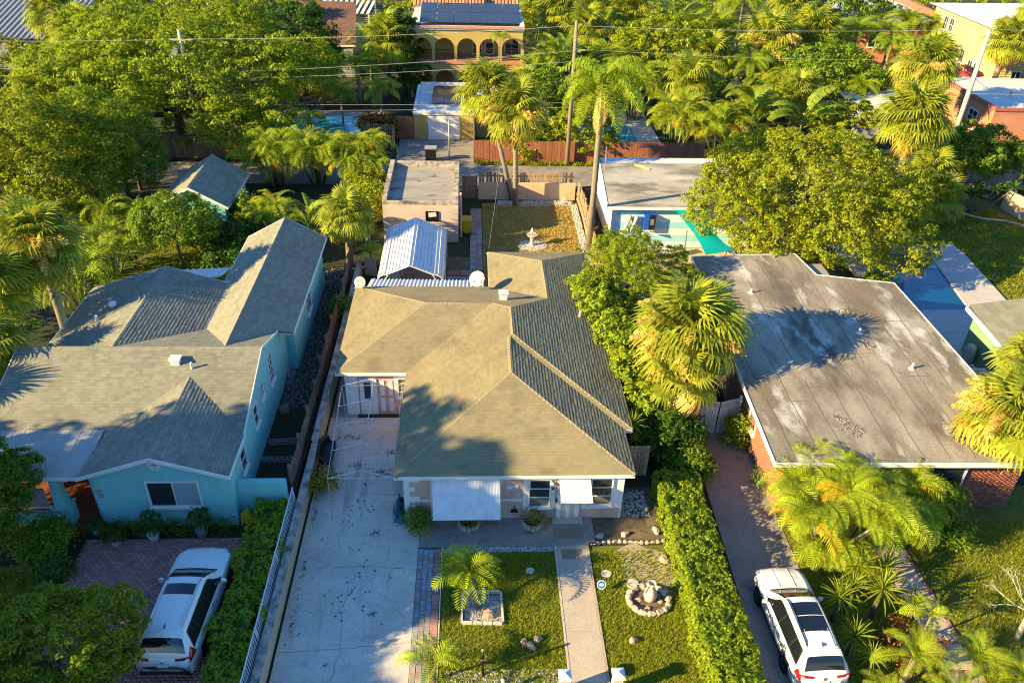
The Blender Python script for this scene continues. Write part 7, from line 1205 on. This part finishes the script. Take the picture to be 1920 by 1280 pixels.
# bench
bn = thing('garden_bench', 'dark woven bench with rounded back against the boundary wall', 'bench', (-6.2, 26.5, .03)); b = MB(); n = 12
V = []
for i in range(n+1):
    a = math.pi*(-.5+i/n); y = .78*math.sin(a); x = -.28+.30*(1-math.cos(a)); V += [(x, y, .38), (x-.06, y, .86-.22*(1-math.cos(a)))]
b.add(V, [(2*i, 2*i+2, 2*i+3, 2*i+1) for i in range(n)]); m_ = b.build('backrest', 'black', bn, True, world=False); sm_ = m_.modifiers.new('t', 'SOLIDIFY'); sm_.thickness = .05
MB().prism([(-.26, -.7), (.2, -.76), (.27, -.6), (.27, .6), (.2, .76), (-.26, .7)], .34, .42).build('seat', 'black', bn, world=False)
for x, y in ((-.2, -.62), (-.2, .62), (.2, -.62), (.2, .62)): MB().tube([(x, y, 0), (x, y, .35)], .03, 6).build('leg', 'iron', bn, world=False)
# pots along the teal house
def pot(lb, x, y, r, h, m, seed, pl, ph, n, l, mm='lf_dark', wr=.4):
    t = thing('potted_plant', lb, 'potted plant', (x, y, .05 if x > -14.9 else .12), group='pots before the teal house'); MB().lathe([(r*.7, 0), (r*.95, h*.85), (r*1.05, h), (r*.95, h), (r*.85, h*.85)], 18).build('pot', m, t, True, world=False)
    inst('foliage', crown_mesh('foliage', [(0, 0, h+ph*.45, pl, pl, ph*.5), (pl*.5, 0, h+ph*.3, pl*.6, pl*.6, ph*.35), (-pl*.4, pl*.3, h+ph*.35, pl*.6, pl*.6, ph*.4)], n, l, mm, seed, per=8, clump=.1, wr=wr), t); MB().tube([(0, 0, h*.8), (.02, 0, h+ph*.5)], .02, 5).build('stem', 'bark', t, world=False)
pot('white pot with bushy fern nearest the porch steps', -13.45, 21.75, .23, .36, 'white', 1, .42, .55, 1500, .16, 'lf_dark', .2); pot('white pot with airy tall plant below the left half of the window', -12.1, 21.95, .22, .34, 'white', 2, .4, 1.2, 900, .12); pot('pale pot with airy plant below the right half of the window', -10.35, 22.15, .23, .34, 'membrane', 3, .42, 1.1, 800, .12); pot('small pot with wispy plant at the porch column', -15.35, 22.1, .17, .26, 'membrane', 4, .2, .4, 350, .1, 'lf_shade'); pot('small pot with grey plant at the porch corner', -14.35, 22.3, .2, .3, 'teal', 5, .25, .35, 500, .1, 'lf_shade')
thicket_ = crown_mesh('foliage', [(i*.55-1.9, 0, .12, .32, .12, .2) for i in range(8)], 2600, .09, 'lf_mid', 71); wk = thing('wall_weeds', 'low weeds along the foot of the teal front wall', 'weeds', (-11.4, 22.55, 0)); inst('foliage', thicket_, wk)
yk = thing('folded_kite', 'yellow and black folded fabric leaning in the teal wall corner', 'fabric toy', (-8.85, 22.75, 0)); MB().wallpoly([(-9.0, 22.62, .05), (-8.75, 22.62, .02), (-8.6, 22.75, .35), (-8.78, 22.85, .75), (-9.02, 22.8, .5)], (.03, .06, .02)).build('fabric', 'yellow_plastic', yk); MB().wallpoly([(-8.98, 22.6, .06), (-8.8, 22.6, .04), (-8.85, 22.66, .22)], (.02, -.02, 0)).wallpoly([(-8.72, 22.63, .1), (-8.62, 22.7, .3), (-8.72, 22.72, .32)], (.02, -.02, 0)).build('dark_print', 'black', yk)
pr_ = thing('round_planter', 'white rimmed round planter behind the loose hedge', 'planter', (-8.0, 22.95, 0)); MB().lathe([(.26, 0), (.32, .4), (.35, .42), (.31, .42), (.28, .36), (.02, .35)], 20).build('bowl', 'white', pr_, True, world=False)
# hollow concrete blocks in the side yard
HB = MB()
for x0, x1, y0, y1 in ((0, .4, 0, .03), (0, .4, .17, .2), (0, .03, .03, .17), (.185, .215, .03, .17), (.37, .4, .03, .17)): HB.box(x0, y0, 0, x1, y1, .2)
HB = HB.mesh('block', 'mortar')
def blk(lb, x, y, z=.01, rz=0.0): tag(inst('concrete_block', HB, None, (x, y, z), (0, 0, rz)), lb, 'block', 'hollow blocks in the side yard')
for i in range(4): blk(ORD[i]+' hollow block from the house in the back row of the planting square', -8.95+i*.43, 27.45+i*.03)
for i in range(4): blk(ORD[i]+' hollow block from the house in the front row of the planting square', -9.0+i*.43, 26.3)
for i in range(3): blk(ORD[i]+' hollow block from the front in the right row of the planting square', -7.35, 26.45+i*.37, rz=R(90))
blk('hollow block on the ground below the small side window', -8.85, 29.6, rz=.5); blk('hollow block stacked on another below the side window', -8.85, 29.62, .215, .5); blk('hollow block standing by the wing recess', -8.8, 32.4, rz=R(80)); blk('second hollow block by the wing recess', -8.85, 31.9, rz=R(75)); blk('upper hollow block by the wing recess', -8.82, 32.2, .21, R(80))
# ================================================================== back yard details
def dish(lb, base, top, r, az, el, seed):
    t = thing('satellite_dish', lb, 'satellite dish', base, group='satellite dishes'); o = Vector(top)-Vector(base); MB().tube([(0, 0, 0), o*.6, o], .03, 8).build('mast', 'white', t, True, world=False); MB().tube([(.3, .15, 0), o*.6], .015, 5).build('strut', 'white', t, world=False)
    d = MB().lathe([(.02, 0), (r*.5, .035*r), (r*.85, .12*r), (r, .17*r), (r*.98, .19*r), (r*.5, .06*r), (.02, .03*r)], 24).build('reflector', 'rust', t, True, world=False); Mx = Matrix.Translation(o) @ Matrix.Rotation(az, 4, 'Z') @ Matrix.Rotation(el, 4, 'X') @ Matrix.Scale(1.0, 4); d.matrix_basis = Mx; a = MB().tube([(0, -r*.9, .1*r), (0, -r*.5, r*.7)], .015, 5).build('feed_arm', 'grey', t, world=False); a.matrix_basis = Mx; f = MB().lathe([(.03, 0), (.05, .08), (.03, .12)], 8, (0, -r*.5, r*.7)).build('feed_horn', 'grey', t, world=False); f.matrix_basis = Mx
dish('larger rust stained dish on the rear eave above the yard', (.35, 36.6, 2.75), (.28, 36.55, 3.4), .42, R(-25), R(48), 1); dish('smaller rust stained dish at the left rear roof corner', (-5.75, 36.75, 2.62), (-5.8, 36.7, 3.1), .30, R(-10), R(62), 2)
yb_ = thing('yellow_bin', 'yellow wheeled bin beside the pink garage corner', 'bin', (-.35, 49.2, 0)); MB().add([(-.24, -.28, .08), (.24, -.28, .08), (.24, .26, .08), (-.24, .26, .08), (-.32, -.36, 1.0), (.32, -.36, 1.0), (.32, .34, 1.0), (-.32, .34, 1.0)], [(3, 2, 1, 0), (0, 1, 5, 4), (1, 2, 6, 5), (2, 3, 7, 6), (3, 0, 4, 7)]).build('body', 'yellow_plastic', yb_, world=False); MB().box(-.35, -.4, 1.0, .35, .38, 1.07).build('lid', 'yellow_plastic', yb_, world=False)
for x in (-.27, .22): w_ = inst('wheel', MB().lathe([(.02, 0), (.13, 0), (.13, .06), (.02, .06)], 14).mesh('wheel', 'tyre'), yb_, (x, -.24, .13), (0, R(90), 0))
ft = thing('garden_fountain', 'pale tiered garden fountain standing in white gravel', 'fountain', (3.92, 47.3, 0)); MB().lathe([(.2, 0), (.2, .08), (.14, .12), (.11, .45), (.15, .55), (.12, .6)], 14).build('pedestal', 'ceramic', ft, True, world=False); MB().lathe([(.1, .58), (.3, .72), (.36, .82), (.33, .82), (.2, .74)], 18).build('bowl', 'ceramic', ft, True, world=False); MB().lathe([(.07, .72), (.06, .95), (.16, 1.02), (.14, 1.06), (.05, 1.08), (.07, 1.2), (.02, 1.28)], 14).build('top_tier', 'ceramic', ft, True, world=False)
bq = thing('covered_grill', 'dark blue covered grill under the carport', 'grill', (-4.45, 40.6, 0)); MB().add([(-.4, -.3, 0), (.4, -.3, 0), (.4, .3, 0), (-.4, .3, 0), (-.36, -.28, .8), (.36, -.28, .8), (.36, .28, .8), (-.36, .28, .8), (-.25, -.18, 1.05), (.25, -.18, 1.05), (.25, .18, 1.05), (-.25, .18, 1.05)], [(0, 1, 5, 4), (1, 2, 6, 5), (2, 3, 7, 6), (3, 0, 4, 7), (4, 5, 9, 8), (5, 6, 10, 9), (6, 7, 11, 10), (7, 4, 8, 11), (8, 9, 10, 11)]).build('cover', 'blue_tarp', bq, world=False)
kc = thing('metal_chair', 'thin metal chair frame under the carport', 'chair', (-3.7, 41.3, 0))
for pts in ([(-.2, -.2, 0), (-.2, -.2, .45), (-.2, .25, .45), (-.2, .3, 0)], [(.2, -.2, 0), (.2, -.2, .45), (.2, .25, .45), (.2, .3, 0)], [(-.2, .25, .45), (-.2, .4, .9), (.2, .4, .9), (.2, .25, .45)], [(-.2, -.2, .45), (.2, -.2, .45)]): MB().tube(pts, .018, 5).build('frame_tube', 'iron', kc, world=False)
wb = tag(MB().bar((-4.95, 41.8, .5), (-4.3, 42.1, .5), .04, 1.0).build('plastic_sheet', 'aqua_pale'), 'pale sheet leaning inside the carport', 'plastic sheet')
lp = tag(MB().bar((-6.45, 43.2, .62), (-5.75, 43.0, .62), .05, 1.2).build('plywood_offcut', 'peach'), 'tan plywood leaning beside the carport', 'plywood')
rock('white boulder at the back corner of the dry yard', 6.75, 54.2, .3, .25, .3, 'boulder', [rock_mesh(31, 'gravel')]); rock('smaller brown boulder beside the white one', 7.2, 54.1, .2, .2, .2, 'boulder')
pb = thing('paint_bucket', 'small blue bucket behind the yard fence', 'bucket', (8.4, 52.6, 0)); MB().lathe([(.16, 0), (.2, .4), (.21, .42), (.18, .4)], 14).build('body', 'blue', pb, True, world=False); MB().lathe([(.19, .42), (.19, .5), (.05, .52)], 14).build('lid', 'yellow_plastic', pb, world=False)
for i in range(4): tag(MB().bar((8.1, 44.5+i*2.1, .5), (8.5, 44.9+i*2.1, .55), .12, .05).build('scrap_lumber', 'wood_grey'), ORD[i]+' weathered plank from the house lying behind the yard fence', 'plank', 'scrap lumber behind the yard fence')
